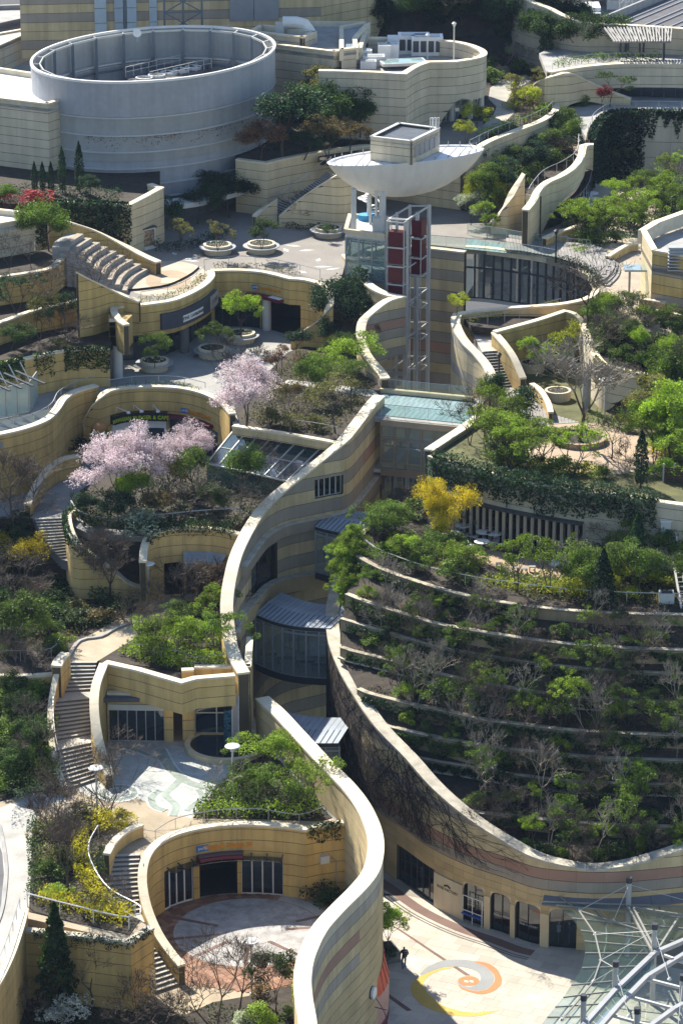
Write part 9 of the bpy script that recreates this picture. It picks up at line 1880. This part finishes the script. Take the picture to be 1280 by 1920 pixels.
# terraces
rt = random.Random(5)
for i, ln in enumerate(TL[:7] + [None]):
 if ln is None:                                       # lowest bed behind the great wall
  ln = Line.world([(*RW.off(t, .6 if sR == "R" else -.6)[:2], 6,6) for t in RW.S if t > RW.near(P(900,1540,8))], 1.0); z = 5.9; where = "bottom bed"; bs_ = 1
 else: z = TE[i][0]; where = ORD[i] + " terrace"
 bk_s = 1 if ln.off(ln.len / 2,1).y > ln.off(ln.len / 2,-1).y else -1
 s1 = ln.near(P(1285,1400 if i == 2 else (TE[i][1][-2][1] if i < 7 else 1590), z)); s0 = .8
 for kinds, n in (((("bare_pale",4.2,6.2, None,"pale bare tree",.7),("bare",3.8,5.6, None,"brown bare tree",.8)),6),((("airy",3.2,5.0, G_MID,"slim green tree",.9),("airy",2.4,3.6, G_DARK,"small dark tree",.9),("airy",2.4,4.0, G_BRI,"slim bright tree",.85)),8),((("shrub",.9,1.5, G_MID,"green shrub",1.2),("shrub",.9,1.5, G_DARK,"dark shrub",1.3),("shrub",.8,1.3, G_BRI,"bright shrub",1.1),("bare_small",1.6,2.6, None,"twiggy shrub",1.1)),10)):
  cnt = {}
  for k in range(n):
   kd, h0, h1, m, ds, wd = kinds[(k + i) % len(kinds)]; t = s0 + (s1 - s0) * (k + rt.uniform(.1,.9)) / n; c = cnt.get(ds, 0); cnt[ds] = c + 1; o = rt.uniform(.6,1.7); hk = (1,1,1,1,.95,.82,.64,1)[i]
   p = ln.off(t, bk_s * o); plant_at(kd, (p.x, p.y, z + o * .3), rt.uniform(h0, h1) * hk, f"{ds} on the {where} bed, {NTH[c]} such from the canyon end",m, group="planting on the stepped terraces",wide=wd)
 rg = np.random.default_rng(70 + i)                   # trailing green over the wall below and leaf litter on the soil
 for ln_, z_ in ([(ln, z)] if i < 6 else [(ln, z),(TL[7], 18.9)] if i == 6 else []):
  pts = np.concatenate([band_points(ln_, rg, 4200,-bk_s * .2,-bk_s * .55, lambda d, t: z_ - 1.6 * abs(math.sin(t * .5 + i) * math.sin(t * 1.3 + i * 2)) ** .5, z_ - .08, s0, s1)]); stuff(leaf_object("wall_greenery",pts, .2, G_DEEP if i % 2 else G_DARK, rg, None, .1))
 pts = band_points(ln, rg, 1500, bk_s * .3, bk_s * 2.2, z + .05, z + .35, s0, s1); stuff(leaf_object("ground_cover",pts, .17,(G_DARK, G_RUST, G_OLI, G_DEEP)[i % 4], rg))
 pts = band_points(ln, rg, 1100, bk_s * .2, bk_s * 2.4, z + .02, z + .5, s0, s1); stuff(leaf_object("leaf_litter",pts, .14, G_BROWN, rg, None, 1.0))
for x, y, z, lab in ((918,1500,7.4,"magenta azalea"),(958,1566,6.2,"lower magenta azalea")): plant("mound",x, y, z, .9, lab + " behind the great curved wall",G_MAG, wide=.6)
for lab, pl, z, n, m in ((None, [(240,1200),(440,1150),(440,1250),(345,1262),(220,1228)], L5,3200, G_BRI),(None, [(130,930),(400,880),(520,920),(440,1000),(160,990)], L6 + .5,5200, G_DARK),(None, [(450,790),(620,820),(700,750),(680,660),(560,660),(500,720)], L7 + .3,5200, G_OLI),(None, [(0,1290),(100,1285),(118,1478),(0,1500)], 11.2,2600, G_DARK),(None, [(370,1500),(460,1450),(520,1440),(630,1520),(600,1535),(360,1535)], L4,3000, G_DARK),(None, [(0,1090),(250,1120),(140,1200),(0,1240)], L5,3000, G_OLI),(None, [(700,1000),(860,1010),(900,1090),(720,1050)], 18.9,2600, G_OLI),(None, [(880,1080),(1270,1060),(1270,1140),(1000,1125)], 18.9,4200, G_OLI),(None, [(900,320),(1030,245),(1085,260),(990,345),(905,410)], 30.9,3200, G_DARK),(None, [(1095,590),(1280,640),(1280,705),(1140,680)], 27.7,3000, G_DARK),(None, [(0,1870),(280,1880),(540,1890),(560,1990),(0,1990)], L3,3000, G_DARK),(None, [(60,1550),(150,1530),(200,1690),(240,1735),(70,1700)], L4,2600, G_OLI),(None, [(450,290),(700,270),(700,190),(520,220)], 33.6,2600, G_DEEP),(None, [(0,380),(230,378),(230,350),(0,350)], 33.4,1800, G_DEEP),(None, [(1080,460),(1280,330),(1280,420),(1110,470)], L8,2600, G_MID),(None, [(915,780),(985,800),(1000,860),(920,860)], L7,1400, G_MID)):
 cover(lab, px(pl, z), z, n, .19, m, .35, seed=n + int(z))
# bare creeper on the great curved wall
rg = random.Random(9); cv = B(); sgn = -1 if sR == "R" else 1
def creep(s, z, ds, dz, n, r):
 pts = [];
 for k in range(n):
  pts.append(RW.off(s, sgn * .48, z)); ds += rg.gauss(0,.10); dz += rg.gauss(0,.07); dz = max(-.6, min(.15, dz)); ds = max(-.4, min(.4, ds)); s += ds; z += dz
  if z < 4.6 or z > RW.at(s)[0][2] - .15: break
  if rg.random() < .30 and r > .012: creep(s, z, ds + rg.gauss(0,.3), dz + rg.gauss(0,.15), n - k, r * .72)
 if len(pts) > 1: cv.tube(pts, r, 3, r * .5, False)
ca, cb = RW.near(P(624,1170,13.8)), RW.near(P(880,1526,8.3))
for i in range(46):
 s = ca + (cb - ca) * rg.random(); creep(s, RW.at(s)[0][2] - .25, rg.gauss(0,.1),-.25, rg.randint(12,26),.034)
c0 = RW.off((ca + cb) / 2, sgn * .5,6); w = thing("bare_creeper","leafless brown creeper spreading over the great curved wall","creeper",c0); cv.make("stem",BARKD, w)
# a few loose things
p = P(62,1150, L5); w = thing("lawn_bench","weathered timber seat on the lawn","bench",p)
for e in (-.5,0,.5): B().box((p.x, p.y + e * .5, L5 + .45),(2.2,.22,.06),.4).make("slat",WOODD, w)
for e in (-.8,.8): B().box((p.x + e, p.y + e * .4, L5 + .2),(.12,.6,.42),.4).make("leg",WOODD, w)
# ================================================================ air
hx = B().box((0,2250,52.5),(6200,5700,119)); hz_ = hx.make("haze",None); stuff(hz_)
hm = bpy.data.materials.new("haze_air"); hm.use_nodes = True; nt = hm.node_tree; nt.nodes.clear(); o_ = nt.nodes.new("ShaderNodeOutputMaterial"); vol = nt.nodes.new("ShaderNodeVolumePrincipled"); vol.inputs["Color"].default_value = (0.50,0.68,1.0,1); vol.inputs["Density"].default_value = 0.00005; vol.inputs["Anisotropy"].default_value = 0.2
nt.links.new(vol.outputs[0], o_.inputs["Volume"]); hz_.data.materials.append(hm)
